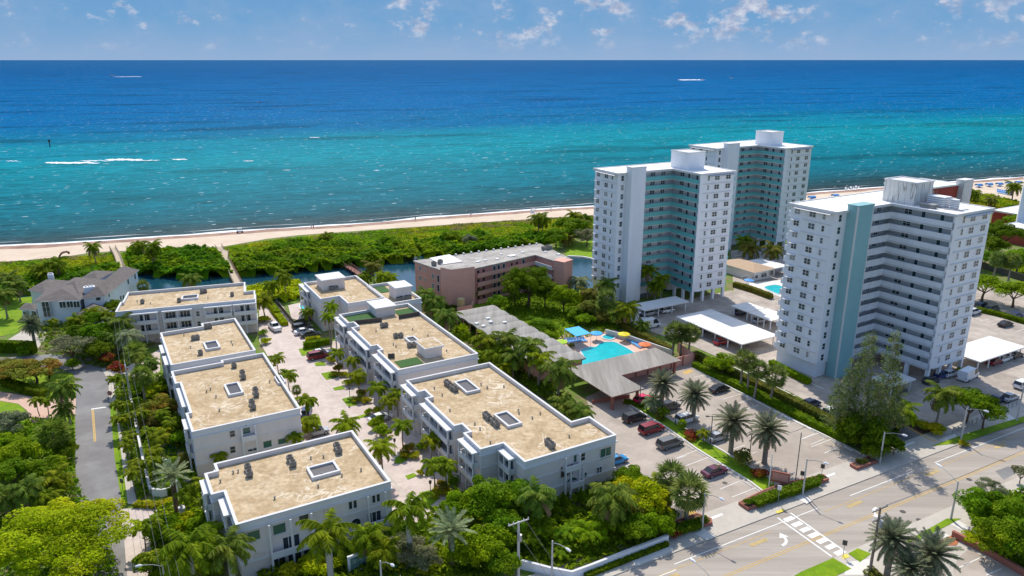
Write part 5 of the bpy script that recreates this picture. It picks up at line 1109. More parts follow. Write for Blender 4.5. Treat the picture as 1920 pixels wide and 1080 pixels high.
car('van', 'white', 12, 1420, 775, 'white box-shaped service van at the right foot of the nearest tower', TH + .1, grp=G2, pz=1.1)
VA = TH + math.pi / 2
car('pickup', 'white', 3, 300, 690, 'white pickup truck standing in the paved lane beside the planted bed', VA + .1, grp=G4)
car('suv', 'charcoal', 3, 505, 692, 'charcoal car at the back of the three parked by the small pool fence', TH, grp=G4); car('sedan', 'white', 3, 520, 722, 'white car in the middle of the three parked by the small pool fence', TH, grp=G4); car('sedan', 'charcoal', 3, 565, 742, 'dark sedan in front of the three parked by the small pool fence', TH, grp=G4)
car('suv', 'maroon', 3, 625, 905, 'maroon suv parked beside the clipped hedge in the lane', TH, grp=G4); car('sedan', 'white', 3, 640, 882, 'white car just behind the maroon suv in the lane', TH, grp=G4)
car('sedan', 'white', 4, 898, 275, 'white sedan behind the round clipped bushes in the lane', TH + .2, grp=G4); car('hatch', 'blue', 4, 525, 245, 'dark blue car tucked beside the large left-row block', TH + 1.2, grp=G4); car('hatch', 'silver', 4, 580, 345, 'silver car hidden behind the palms between the two left-row blocks', TH, grp=G4)
# ============================================================ POOLS
def pool(label, c_, pts, deckpts=None, wm='pool', z=.16, dm='deck'):
    if deckpts: sheet('pool_deck', KL(c_, deckpts), z - .04, dm)
    q = [(p.x, p.y) for p in KL(c_, pts, z)]; qs = []
    n = len(q)
    for i in range(n):       # Catmull-Rom outline
        p0, p1, p2, p3 = [Vector(q[(i + j) % n]) for j in (-1, 0, 1, 2)]
        for k in range(6):
            t = k / 6; qs.append(tuple(.5 * ((2 * p1) + (-p0 + p2) * t + (2 * p0 - 5 * p1 + 4 * p2 - p3) * t * t + (-p0 + 3 * p1 - 3 * p2 + p3) * t ** 3)))
    qs = ccw(qs); c0 = cen(qs); t = thing('swimming_pool', label, 'swimming pool', (c0.x, c0.y, 0), wb=True)
    b = MB(); b.quad(*[(x, y, z) for x, y in qs]); b.build('pool_water', wm, t); b = MB(); ring(b, qs, z - .1, z + .09, -.02, .35); b.build('coping', 'cream2', t)
    return t
pool('turquoise scalloped swimming pool in the salmon deck behind the grey pavilion', 5, [(1320, 870), (1380, 845), (1430, 842), (1470, 812), (1535, 805), (1590, 815), (1712, 885), (1690, 905), (1500, 945), (1360, 975), (1300, 965), (1345, 925)],
     [(1125, 800), (1200, 740), (1400, 700), (1560, 715), (1760, 790), (1900, 870), (1760, 915), (1290, 1000), (1270, 870)])
pool('small turquoise hot tub behind the main swimming pool', 5, [(1480, 765), (1525, 750), (1568, 767), (1545, 785), (1500, 782)], z=.2)
pool('turquoise pool beside the pool house between the towers', 23, [(612, 910), (765, 868), (900, 900), (960, 960), (850, 1005), (800, 1000)], [(330, 850), (480, 830), (900, 790), (1100, 900), (1000, 1060), (860, 1060), (600, 960)], dm='walkw')
pool('small blue pool behind the lane fence beside the canal-end block', 15, [(370, 60), (400, 55), (425, 110), (405, 125)], [(270, 60), (400, 30), (480, 180), (420, 200), (300, 170)], dm='paver')
pool('round turquoise garden pool below the left-row block', 14, [(680, 250), (720, 225), (755, 235), (745, 270), (700, 290)], [(640, 220), (800, 190), (830, 270), (700, 310)], dm='paver')
pool('upper green garden pond beside the left-row block', 13, [(640, 985), (690, 955), (760, 960), (770, 1000), (710, 1020)], [(600, 960), (720, 930), (850, 960), (850, 1060), (620, 1060)], wm='poolg', dm='paver')
pool('round green garden pond above the date palm on the left', 14, [(590, 110), (640, 85), (700, 105), (690, 140), (620, 150)], [(550, 60), (720, 60), (780, 150), (560, 170)], wm='poolg', dm='paver')
pool('teal fountain basin at the bottom centre garden', 16, [(365, 1020), (440, 985), (520, 1000), (500, 1070), (400, 1110)], [(340, 1000), (560, 960), (560, 1100), (360, 1130)], wm='poolg', dm='walk')
# parasols and shade sail
def parasol(label, c_, x, y, m_, h=2.3, r=1.5, n=8):
    p = K(c_, x, y, h); t = thing('parasol', label, 'parasol', (p.x, p.y, .12)); b = MB()
    for k in range(n): a0, a1 = 2 * math.pi * k / n, 2 * math.pi * (k + 1) / n; b.quad((r * math.cos(a0), r * math.sin(a0), h - .45), (r * math.cos(a1), r * math.sin(a1), h - .45), (0, 0, h + .1))
    for k in range(n): a0, a1 = 2 * math.pi * k / n, 2 * math.pi * (k + 1) / n; b.quad((r * math.cos(a1), r * math.sin(a1), h - .62), (r * math.cos(a0), r * math.sin(a0), h - .62), (r * math.cos(a0), r * math.sin(a0), h - .45), (r * math.cos(a1), r * math.sin(a1), h - .45))
    b.build('canopy', m_, t); b = MB(); b.tube([(0, 0, 0), (0, 0, h)], .04, 6); b.build('pole', 'white', t); b = MB(); b.tube([(0, 0, 0), (0, 0, .08)], .3, 10); b.build('base', 'metal', t)
for l_, c_, x, y, m_ in (('yellow parasol beside the hedge at the far corner of the pool deck', 5, 1640, 735, 'yelc'), ('orange parasol at the right end of the pool lounger row', 5, 1795, 812, 'orac'), ('bright blue round parasol right of the square blue shade', 5, 1435, 728, 'bluel'), ('lime green parasol left of the pool by the wavy roof', 5, 1170, 792, 'grnc'),
                         ('blue parasol in front of the pool house between the towers', 23, 370, 775, 'blue')): parasol(l_, c_, x, y, m_)
q = KL(5, [(1195, 706), (1300, 686), (1392, 740), (1280, 762)], 3.2); c0 = cen(q); t = thing('shade_sail', 'large square blue shade canopy on white posts by the pool', 'canopy', (c0.x, c0.y, .1), wb=True)
b = MB(); b.quad(*[(p.x, p.y, 3.2) for p in q], ); b.quad(*[(p.x, p.y, 3.12) for p in q]); b.build('canopy', 'bluel', t)
for i in range(4): p = q[i]; b = MB(); b.tube([(p.x, p.y, .1), (p.x, p.y, 3.2)], .06, 6); b.build('post', 'white', t)
LP = None
def lounger(x, y, label, rot=0, m_='blue', s=1.0, grp='blue loungers round the pool'):
    global LP
    if LP is None:
        LP = []
        b = MB(); b.bx(-.95, .35, -.3, .3, .28, .34); b.quad((.35, -.3, .30), (.35, .3, .30), (.95, .3, .75), (.95, -.3, .75)); b.quad((.35, -.3, .36), (.95, -.3, .81), (.95, .3, .81), (.35, .3, .36)); LP.append(b)
        c = MB()
        for xx in (-.85, .4):
            for yy_ in (-.27, .27): c.bx(xx - .03, xx + .03, yy_ - .03, yy_ + .03, 0, .29)
        LP.append(c); LP[0] = {k: LP[0].mesh('sling', k) for k in ('blue', 'bluel', 'white')}; LP[1] = LP[1].mesh('frame', 'white')
    t = thing('sun_lounger', label, 'sun lounger', (x, y, .13), rot, grp); t.scale = (s,) * 3; mkobj('sling', LP[0][m_], t); mkobj('frame', LP[1], t)
A_, B_ = K(5, 1680, 795), K(5, 1775, 850)
for k in range(8): p = A_.lerp(B_, k / 7); lounger(p.x, p.y, 'blue lounger number %s from the yellow parasol in the row along the pool wall' % ['one', 'two', 'three', 'four', 'five', 'six', 'seven', 'eight'][k], TH, 'blue' if k % 3 else 'bluel')
A_, B_ = K(5, 1215, 810), K(5, 1345, 800)
for k in range(7): p = A_.lerp(B_, k / 6); lounger(p.x, p.y, '%s blue lounger from the left under the square blue shade' % ['first', 'second', 'third', 'fourth', 'fifth', 'sixth', 'seventh'][k], VA)
for k in range(2): p = K(5, 1180 + k * 35, 825 - k * 8); lounger(p.x, p.y, '%s white lounger beside the lime parasol' % ['left', 'right'][k], VA, 'white')
# ============================================================ STREET FURNITURE
def cobra(label, c_, base, top, head, m_='conc'):
    B_ = K(c_, *base, .16); ox, oy, s_ = CR[c_]
    tx, ty = ox + top[0] / s_, oy + top[1] / s_
    lo, hi = 0, 30
    for _ in range(40):
        h_ = (lo + hi) / 2; zc = B_.y * CP - (h_ - H) * SP; yy_ = 540 - F * (B_.y * SP + (h_ - H) * CP) / zc
        if yy_ > ty: lo = h_
        else: hi = h_
    h_ = lo; Hd = K(c_, *head, h_ + .25); v = Hd - B_; v.z = 0
    t = thing('street_lamp', label, 'street lamp', tuple(B_), 0)
    b = MB(); b.tube([(0, 0, 0), (0, 0, h_)], [.16, .10], 8); b.build('pole', m_, t)
    b = MB(); b.tube([(0, 0, h_ - .3), (v.x * .4, v.y * .4, h_ + .15), (v.x * .8, v.y * .8, h_ + .25)], .05, 5); b.build('arm', 'lamp', t)
    a = math.atan2(v.y, v.x); b = MB(); b.tube([(v.x * .78, v.y * .78, h_ + .25), (v.x * .9, v.y * .9, h_ + .24), (v.x * 1.05, v.y * 1.05, h_ + .2)], [.08, .2, .12], 8); b.build('lamp_head', 'tower', t)
cobra('street lamp standing by the brick planter left of the car park entrance', 7, (750, 640), (778, 318), (940, 378)); cobra('street lamp at the right end of the long brick planter', 7, (1655, 325), (1700, 8), (1880, 55))
cobra('street lamp on the verge in the shadow of the feathery tree', 10, (738, 735), (780, 485), (955, 515)); cobra('street lamp beside the broad tree on the far pavement', 10, (1400, 545), (1437, 290), (1620, 318)); cobra('street lamp beside the road at the right edge', 10, (1855, 388), (1905, 115), (2080, 130))
cobra('street lamp on the near grass verge with its arm over the road', 8, (1262, 545), (1322, 212), (1140, 58)); cobra('street lamp head over the road at the bottom edge', 7, (840, 1190), (800, 1085), (650, 912)); cobra('street lamp on the pavement below the palm garden at the bottom centre', 6, (706, 1090), (712, 915), (792, 962))
cobra('street lamp above the fountain garden at the bottom', 16, (345, 1230), (345, 960), (440, 1000)); cobra('street lamp at the bottom left beside the drooping royal palm', 14, (600, 1230), (580, 990), (345, 1005))
def post(label, c_, base, h_, two=False, m_='bronze', cap=True):
    p = K(c_, *base, .1); t = thing('lamp_post', label, 'lamp post', tuple(p)); b = MB(); b.tube([(0, 0, 0), (0, 0, h_)], .075, 6); b.build('pole', m_, t)
    if cap:
        for s_ in ((-1, 1) if two else (1,)): b = MB(); b.bx(min(0, s_ * .9), max(0, s_ * .9), -.04, .04, h_ - .1, h_ - .02); b.bx(s_ * .9 - .28, s_ * .9 + .28, -.16, .16, h_ - .12, h_ + .04); b.build('lamp_head', m_, t)
post('dark lamp post beside the first date palm of the median', 9, (700, 560), 5, False); post('dark double-headed lamp post between the second and third date palms', 9, (1015, 740), 5.6, True); post('dark lamp post beside the pavilion corner and pink-red car', 9, (380, 400), 4.6, False); post('dark lamp post between the third and fourth date palms', 9, (1370, 845), 4.2, False)
post('plain tall wooden pole at the planter with the brown sign', 9, (1780, 1085), 9.0, m_='pole', cap=False); post('thin white flagpole beside the brown sign', 7, (1350, 260), 6, m_='white', cap=False)
for l_, c_, x, y in (('black lantern post in the bed lawn nearest the front right block', 16, 755, 430), ('black lantern post at the fourth bed in the lane', 4, 975, 470), ('lantern post on the triangular bed lawn beside the lane', 15, 795, 870)):
    p = K(c_, x, y, .1); t = thing('lantern', l_, 'garden lantern', tuple(p)); b = MB(); b.tube([(0, 0, 0), (0, 0, 2.6)], .06, 6); b.build('pole', 'bronze', t); b = MB(); b.tube([(0, 0, 2.6), (0, 0, 2.75), (0, 0, 3.15), (0, 0, 3.3)], [.08, .22, .26, .05], 6); b.build('lantern_head', 'bronze', t)
def utility(label, base, h_, ang, arms=(0.3, 1.4), tr=True, m_='pole'):
    t = thing('utility_pole', label, 'utility pole', tuple(base)); b = MB(); b.tube([(0, 0, 0), (0, 0, h_)], [.2, .14], 8); b.build('pole', m_, t)
    ca, sa = math.cos(ang), math.sin(ang)
    for k, dz in enumerate(arms):
        b = MB(); l_ = 1.5 if k == 0 else 1.1; b.box((0, 0, 0), (2 * l_, .12, .14), ang, z0=h_ - dz); a_ = b.build('crossarm', m_, t)
        for u_ in (-.95, -.5, .5, .95): b = MB(); b.tube([(u_ * l_ * ca, u_ * l_ * sa, h_ - dz + .14), (u_ * l_ * ca, u_ * l_ * sa, h_ - dz + .38)], [.07, .05], 6); b.build('insulator', 'tower', a_)
    if tr: b = MB(); b.tube([(.38 * sa, -.38 * ca, h_ - 2.6), (.38 * sa, -.38 * ca, h_ - 1.7)], .26, 10); b.build('transformer', 'metal', t)
    return Vector(base) + Vector((0, 0, h_ - .0))
u1 = utility('concrete utility pole with crossarm and transformer beside the palms at the bottom centre', W(972, 1090), 9.0, TH, (.2,), m_='conc'); u2 = utility('brown wooden utility pole with two crossarms on the near pavement', W(1630, 1078, .15), 10.2, TH, (.3, 1.8))
u3 = utility('leaning-looking grey utility pole beside the white garden wall on the left', W(247, 760), 8.6, TH + 1.57, (.2,), tr=False, m_='conc')
def wire(label, P_, Q_, sag, n=14, r=.022):
    b = MB(); pts = []
    for i in range(n + 1): s_ = i / n; p = P_.lerp(Q_, s_); p.z -= sag * 4 * s_ * (1 - s_); pts.append(tuple(p))
    b.tube(pts, r, 4, False); tag(b.build('overhead_wire', 'wire'), label, 'cable', 'overhead wires')
far = W(222, 600, 8.5); near = W(330, 1130, 9.0)
for k, l_ in enumerate(('left overhead wire of the three running beside the white garden wall', 'middle overhead wire of the three running beside the white garden wall', 'right overhead wire of the three running beside the white garden wall')):
    o_ = U * (k - 1) * .9; wire(l_, far + o_, u3 + o_, .5); 
    b = None
for k, l_ in enumerate(('left overhead wire crossing the paver drive at the lower left', 'middle overhead wire crossing the paver drive at the lower left', 'right overhead wire crossing the paver drive at the lower left')):
    o_ = U * (k - 1) * .9; wire(l_, u3 + o_, near + o_, .9)
for k, l_ in enumerate(('upper overhead wire from the concrete pole down across the lower palm garden', 'lower overhead wire from the concrete pole down across the lower palm garden')): wire(l_, u1 + U * (k - .5) * 2, W(1200, 1300, 8.5 - k) + U * k, .6)
for k, l_ in enumerate(('left wire over the road from the brown wooden pole', 'right wire over the road from the brown wooden pole')): wire(l_, u2 + U * (k - .5) * 2, u2 + RU * 60 + U * (k - .5) * 2 + Vector((0, 0, 1)), .8)
# signs
def text(body_, size, m_, parent, loc, rot, nm='lettering'):
    cu = bpy.data.curves.new(nm, 'FONT'); cu.body = body_; cu.size = size; cu.align_x = 'CENTER'; cu.align_y = 'CENTER'; cu.extrude = .004
    me = bpy.data.meshes.new_from_object(bpy.data.objects.new('tmp', cu)); me.materials.clear(); me.materials.append(M[m_]); o = mkobj(nm, me, parent, loc); o.rotation_euler = rot; return o
p = K(13, 150, 545); t = thing('stop_sign', 'dark red round-looking stop sign beside the residential road', 'stop sign', tuple(p)); a_ = -.5
b = MB(); b.tube([(0, 0, 0), (0, 0, 2.2)], .04, 6); b.build('post', 'metal', t)
b = MB(); pts = [(.5 * math.cos(math.pi / 8 + i * math.pi / 4), 0, 2.2 + .5 * math.sin(math.pi / 8 + i * math.pi / 4)) for i in range(8)]; b.quad(*[(x, -.05, z) for x, y, z in pts]); b.quad(*[(x, -.08, z) for x, y, z in pts[::-1]]); sg = b.build('sign_plate', 'car maroon', t); text('STOP', .34, 'white', sg, (0, -.10, 2.2), (math.pi / 2, 0, 0))
p = K(7, 1445, 255); t = thing('brown_sign', 'brown panel sign behind the clipped hedge of the long planter', 'sign', (p.x, p.y, .2), -.45)
b = MB(); b.bx(-1.4, 1.4, -.15, .15, .6, 2.5); b.build('sign_panel', 'brick', t); b = MB()
for s_ in (-1, 1): b.bx(s_ * 1.2 - .12, s_ * 1.2 + .12, -.1, .1, 0, .6)
b.build('support', 'stone', t)
b = MB(); b.bx(-1.2, 1.2, -.165, -.15, 1.0, 2.25); b.build('sign_face', 'pinkd', t)
for l_, c_, x, y, h_, m_ in (('small dark leaf-shaped signpost behind the planter hedge', 7, 1640, 240, 1.9, 'bronze'), ('small dark signpost over the round shrub at the planter end', 7, 1825, 160, 1.6, 'bronze'), ('small white-topped post in front of the brown sign', 7, 1432, 400, 2.4, 'white'), ('brown crossing sign at the near end of the zebra crossing', 8, 290, 880, 1.9, 'bronze'), ('dark mailbox post at the left edge of the residential road', 2, 352, 300, 1.0, 'bronze'), ('black post box on the grass verge right of the residential road', 2, 622, 640, 1.2, 'bronze')):
    p = K(c_, x, y, .1); t = thing('sign_post', l_, 'sign', tuple(p), -.4); b = MB(); b.tube([(0, 0, 0), (0, 0, h_)], .05, 6); b.build('post', 'metal', t); b = MB(); b.bx(-.3, .3, -.05, .05, h_ - .1, h_ + .65); b.build('plate', m_, t)
# walls, planters, fences
def wallthing(label, pts, h_, m_, th=.25, cat='wall', nm='garden_wall', z0=0):
    t = thing(nm, label, cat, tuple(pts[0].xy) + (0,), wb=True)
    b = MB(); P2 = [Vector((p.x, p.y)) for p in pts]
    left = []; right = []
    for i, p in enumerate(P2):
        d = (P2[min(i + 1, len(P2) - 1)] - P2[max(i - 1, 0)]).normalized(); n = Vector((-d.y, d.x)) * th / 2; left.append(tuple(p + n)); right.append(tuple(p - n))
    b.prism(ccw(left + right[::-1]), z0, z0 + h_); b.build('wall', m_, t)
    b = MB(); l2 = []; r2 = []
    for i, p in enumerate(P2):
        d = (P2[min(i + 1, len(P2) - 1)] - P2[max(i - 1, 0)]).normalized(); n = Vector((-d.y, d.x)) * (th / 2 + .06); l2.append(tuple(p + n)); r2.append(tuple(p - n))
    b.prism(ccw(l2 + r2[::-1]), z0 + h_ + .002, z0 + h_ + .1); b.build('coping', 'cream2' if m_ != 'brick' else 'brick', t); return t
wallthing('long thin white garden wall running away behind the row of small palms', [W(236, 712), W(250, 775), W(262, 835), W(272, 885), W(281, 922)], 1.5, 'tower'); wallthing('short curved white wall beside the paver drive gate at the left', [W(281, 924), W(290, 930), W(305, 931), W(322, 927), W(326, 916)], 1.2, 'tower')
wallthing('white street wall below the palm garden at the bottom centre', [W(960, 1062), W(1000, 1072), W(1030, 1080), W(1072, 1088), W(1110, 1074), W(1180, 1046), W(1252, 1018)], 1.3, 'tower')
for l_, x, y in (('white gate pillar with a ball cap behind the date palm', 330, 925), ('white gate pillar with a ball cap beside the paver drive, nearer the viewer', 344, 975)):
    p = W(x, y); t = thing('gate_pillar', l_, 'pillar', tuple(p)); b = MB(); b.box((0, 0, 0), (.7, .7, 2.0), TH, z0=0); b.build('pillar', 'tower', t); b = MB(); b.box((0, 0, 0), (.9, .9, .15), TH, z0=2.003); b.tube([(0, 0, 2.15), (0, 0, 2.35), (0, 0, 2.55)], [.1, .28, .1], 8); b.build('cap', 'cream2', t)
def planter(label, pts, h_=.5): 
    q = ccw([(p.x, p.y) for p in pts]); t = thing('brick_planter', label, 'planter', tuple(cen(q)), wb=True); b = MB(); ring(b, q, 0, .16 + h_, .25); b.build('wall', 'brick', t); b = MB(); b.quad(*[(x, y, .1 + h_) for x, y in offset(q, .2)]); b.build('planting_soil', 'mulch', t)
planter('long red brick planter along the pavement right of the car park entrance', KL(7, [(1075, 420), (1160, 480), (1890, 210), (1840, 170), (1500, 240), (1300, 310)])); planter('red brick planter along the pavement left of the car park entrance', KL(7, [(480, 705), (840, 605), (835, 570), (700, 520), (470, 600)])); planter('red brick planter corner at the foot of the feathery tree', KL(10, [(490, 765), (550, 800), (720, 740), (640, 700)]))
wallthing('dark red wall beside the near parking bays at the bottom right', [K(8, 1270, 700, .15), K(8, 1600, 870, .15), K(8, 1920, 1060, .15), K(8, 2200, 1230, .15)], .9, 'brick', .35, z0=.15)
sheet('clay_bed', KL(8, [(1130, 765), (1270, 700), (1340, 740), (1310, 790), (1170, 790)]), .2, 'clay')
def fence(label, P_, Q_, h_, m_, n=10, slat=False):
    t = thing('fence', label, 'fence', tuple(P_.xy) + (0,), wb=True); d = Q_ - P_
    for i in range(n + 1): p = P_.lerp(Q_, i / n); b = MB(); b.box((p.x, p.y, 0), (.12, .12, h_), TH, z0=0); b.build('post', m_, t)
    b = MB()
    if slat: wallbox(b, P_, Q_, .15, h_ - .05, .05)
    else:
        for z in (.3, h_ * .6, h_ - .08): wallbox(b, P_, Q_, z, z + .06, .05)
    b.build('panel', m_, t)
fence('black screened fence between the lane and the small blue pool', K(15, 165, 40), K(15, 325, 235), 1.6, 'bronze', 8, True); fence('black screened fence in front of the small pool beside the three cars', K(15, 325, 235), K(15, 475, 190), 1.6, 'bronze', 5, True)
fence('green mesh fence on the canal side of the small pool', K(15, 20, 45), K(15, 250, 15), 1.3, 'green', 6, True); fence('thin grey railing fence between the tower car park and the road', K(10, 1330, 500), K(10, 1920, 235), 1.3, 'metal', 16)
wallthing('pale low wall between the pool deck and the parking hedge', [W(1135, 628), W(1180, 640), W(1260, 668)], 1.4, 'stone', .15)
t = thing('fountain_wall', 'white-framed green mosaic wall panel at the bottom centre garden', 'wall', tuple(K(16, 60, 1040)), wb=True)
b = MB(); wallbox(b, K(16, 60, 1060), K(16, 330, 960), 0, 2.6, .3); b.build('frame_wall', 'tower', t); b = MB(); wallbox(b, K(16, 85, 1055) + Vector((.05, -.2, 0)), K(16, 318, 968) + Vector((.05, -.2, 0)), .5, 2.3, .06); b.build('mosaic_panel', mat('green_mosaic', (.10, .20, .17), .6, .2, 2, col2=(.25, .36, .32), ramp=(.48, .54)), t)
# boardwalks
def boardwalk(label, pts, wd_=1.8, z=1.1, m_='wood', rail=True):
    t = thing('boardwalk', label, 'boardwalk', tuple(pts[0].xy) + (0,), wb=True)
    L_ = []; R_ = []
    for i, p in enumerate(pts):
        d = (pts[min(i + 1, len(pts) - 1)] - pts[max(i - 1, 0)]).normalized(); n = Vector((-d.y, d.x, 0)) * wd_ / 2; L_.append(p + n); R_.append(p - n)
    b = MB()
    for i in range(len(pts) - 1):
        q = [L_[i], R_[i], R_[i + 1], L_[i + 1]]; b.quad(*[(p.x, p.y, z) for p in q]); b.quad(*[(p.x, p.y, z - .2) for p in q[::-1]]); 
        for e in ((L_[i], L_[i + 1]), (R_[i + 1], R_[i])): b.quad((e[0].x, e[0].y, z - .2), (e[1].x, e[1].y, z - .2), (e[1].x, e[1].y, z), (e[0].x, e[0].y, z))
    b.build('deck', m_, t)
    if rail:
        for S_ in (L_, R_):
            b = MB(); b.tube([(p.x, p.y, z + .95) for p in S_], .06, 4); b.tube([(p.x, p.y, z + .5) for p in S_], .04, 4); b.build('handrail', m_ if m_ != 'wood' else 'woodr' if S_ is L_ and len(pts) > 4 else 'wood', t)
    b = MB()
    for S_ in (L_, R_):
        for i in range(len(S_) - 1):
            k = max(1, int((S_[i + 1] - S_[i]).length / 2.5))
            for j in range(k): p = S_[i].lerp(S_[i + 1], j / k); b.box((p.x, p.y, 0), (.14, .14, z + .95), 0, z0=0)
    b.build('posts', m_, t)
boardwalk('pale wooden boardwalk crossing the dune scrub behind the white house', [K(1, 845, 100, 1), K(1, 880, 160, 1), K(1, 905, 235, 1), K(1, 930, 290, 1)]); boardwalk('long winding wooden boardwalk crossing scrub and canal left of centre', [K(1, 1640, 92, 1), K(1, 1655, 115, 1), K(1, 1690, 130, 1), K(1, 1685, 180, 1), K(1, 1720, 240, 1), K(1, 1775, 350, 1), K(1, 1800, 400, 1)], 2.2)
boardwalk('red-brown wooden footbridge over the canal behind the right row', [K(3, 810, 212, 1), K(3, 945, 300, 1)], 1.8, 1.1, 'woodr'); 
b = MB(); b.tube([tuple(K(1, 440, 180, .2)), tuple(K(1, 445, 165, 1.5)), tuple(K(1, 460, 140, 2.6)), tuple(K(1, 480, 130, 2.8))], .35, 6); b.tube([tuple(K(1, 488, 130, 2.2)), tuple(K(1, 500, 128, 2.8)), tuple(K(1, 515, 132, 2.2)), tuple(K(1, 516, 140, .8))], .35, 6); tag(b.build('beach_gate', 'woodr'), 'dark arched beach gate at the end of a sandy path', 'gate')
sheet('sandy_path', KL(1, [(160, 225), (200, 195), (330, 165), (460, 175), (475, 130), (450, 130), (430, 165), (300, 160), (180, 190)]), .06, 'sand'); sheet('sandy_path', KL(21, [(230, 470), (330, 470), (330, 500), (250, 485)]), .07, 'sand'); sheet('sandy_path', [W(640, 447), W(664, 437), W(668, 440), W(648, 449)], .07, 'sand')
wallthing('pale stone edge of the lawn on the canal bank beside the tower', KL(21, [(700, 825), (780, 828), (900, 835), (1000, 855), (1060, 880)]), .5, 'walkw', .5)
# ============================================================ BEACH, BOATS, PEOPLE
def person(label, p, top_, bot_, ang=0, h_=1.72):
    t = thing('person', label, 'person', tuple(p), ang)
    v = [(0, 0, .95), (0, 0, 1.2), (0, 0, 1.42), (0, 0, 1.52), (0, 0, 1.66), (0, .09, .9), (.06, .11, .5), (-.06, .12, .08), (.08, .13, .04), (0, -.09, .9), (-.1, -.11, .5), (-.2, -.12, .08), (-.05, -.13, .04), (0, .2, 1.4), (-.06, .26, 1.12), (.08, .26, .9), (0, -.2, 1.4), (.06, -.26, 1.12), (.2, -.25, .92)]
    e = [(0, 1), (1, 2), (2, 3), (3, 4), (0, 5), (5, 6), (6, 7), (7, 8), (0, 9), (9, 10), (10, 11), (11, 12), (2, 13), (13, 14), (14, 15), (2, 16), (16, 17), (17, 18)]
    r = [.14, .13, .14, .055, .1, .09, .065, .045, .045, .09, .065, .045, .045, .06, .045, .035, .06, .045, .035]
    me = bpy.data.meshes.new('body'); me.from_pydata(v, e, []); me.materials.append(M['skin']); o = mkobj('body', me, t); me.skin_vertices or None
    sk = o.modifiers.new('skin', 'SKIN')
    for i, x in enumerate(me.skin_vertices[0].data): x.radius = (r[i], r[i]); x.use_root = i == 0
    o.modifiers.new('sub', 'SUBSURF').levels = 1
    b = MB(); b.tube([(0, 0, .92), (0, 0, 1.2), (0, 0, 1.44)], [.17, .16, .19], 8); b.build('shirt', top_, t); b = MB(); b.tube([(0, 0, .62), (0, 0, .98)], [.2, .17], 8); b.build('shorts', bot_, t)
    b = MB(); b.tube([(-.02, 0, 1.66), (-.02, 0, 1.76), (-.01, 0, 1.8)], [.115, .1, .03], 8); b.build('hair', 'trunkd', t)
for l_, x, y, a_, b_ in (('person in dark clothes walking along the wet sand left of centre', 779, 414, 'bronze', 'bronze'), ('person in a white top standing on the beach, left of a pair near the middle', 584, 428, 'white', 'blue'), ('person in a red top standing beside a companion on the beach middle', 588, 429, 'red', 'bronze'), ('person walking at the waterline just left of the towers', 883, 405, 'blue', 'bronze'), ('person on the sand left of the tower beside the umbrellas', 1033, 396, 'bronze', 'white')):
    person(l_, W(x, y, .04), a_, b_, random.random() * 6)
t = thing('beach_buggy', 'small white beach buggy with a canopy parked on the sand', 'buggy', tuple(W(450, 436, .04)), .3)
b = MB(); b.bx(-1.3, 1.3, -.6, .6, .35, .8); b.build('body', 'tower', t); b = MB(); b.bx(-.8, .9, -.65, .65, 1.75, 1.85); b.build('canopy', 'cream2', t)
for sx_ in (-1, 1):
    for sy_ in (-1, 1): b = MB(); b.tube([(sx_ * .9, sy_ * .62 - .1, .3), (sx_ * .9, sy_ * .62 + .1, .3)], .3, 10); b.build('wheel', 'tyre', t); b = MB(); b.tube([(sx_ * .75, sy_ * .6, .8), (sx_ * .75, sy_ * .6, 1.75)], .04, 4); b.build('post', 'metal', t)
p = W(1000, 405, .04); t = thing('lifeguard_stand', 'small white lifeguard stand on the beach left of the first tower', 'lifeguard stand', tuple(p), .4)
b = MB(); b.bx(-1, 1, -.8, .8, 1.2, 1.3); b.build('platform', 'tower', t); b = MB(); b.bx(-1.1, 1.1, -.9, .9, 2.9, 3.05); b.build('roof', 'cream2', t); b = MB(); b.bx(-1, 1, .7, .8, 1.3, 2.0); b.bx(-1, -.9, -.8, .7, 1.3, 2.9); b.build('cabin_panel', 'tower', t)
for sx_ in (-1, 1):
    for sy_ in (-1, 1): b = MB(); b.tube([(sx_ * 1.1, sy_ * .9, 0), (sx_ * .9, sy_ * .7, 2.9)], .06, 4); b.build('leg', 'wood', t)
names = ['first', 'second', 'third', 'fourth', 'fifth', 'sixth', 'seventh', 'eighth']
for k, (x, y) in enumerate(((1320, 175), (1450, 165), (1580, 160), (1700, 150), (1820, 140))):
    p = K(22, x, y, 1.6); t = thing('beach_cabana', '%s blue cabana shade from the left on the open sand at the upper right' % names[k], 'beach shade', (p.x, p.y, .04), .2, 'blue cabana shades on the beach')
    b = MB(); n = 8
    for i in range(n):
        a0, a1 = math.pi * i / n, math.pi * (i + 1) / n; b.quad((-1.6, 1.3 * math.cos(a0), .9 + 1.1 * math.sin(a0)), (-1.6, 1.3 * math.cos(a1), .9 + 1.1 * math.sin(a1)), (1.6, 1.3 * math.cos(a1), .9 + 1.1 * math.sin(a1)), (1.6, 1.3 * math.cos(a0), .9 + 1.1 * math.sin(a0)))
    b.build('canopy', 'blue', t); b = MB(); b.bx(-1.4, 1.4, -.9, .9, .3, .42); b.build('seat', 'tower', t)
for k, (c_, x, y) in enumerate(((27, 368, 395), (27, 240, 405))):
    p = K(c_, x, y, 1.6); t = thing('beach_cabana', ['blue cabana shade on the sand between the farthest and nearest towers', 'blue cabana shade close to the farthest tower foot'][k], 'beach shade', (p.x, p.y, .04), .2, 'blue cabana shades on the beach'); 
    for ch in KID['beach_cabana']: c = ch.copy(); COL.objects.link(c); c.parent = t; KID.setdefault(t.name, []).append(c)
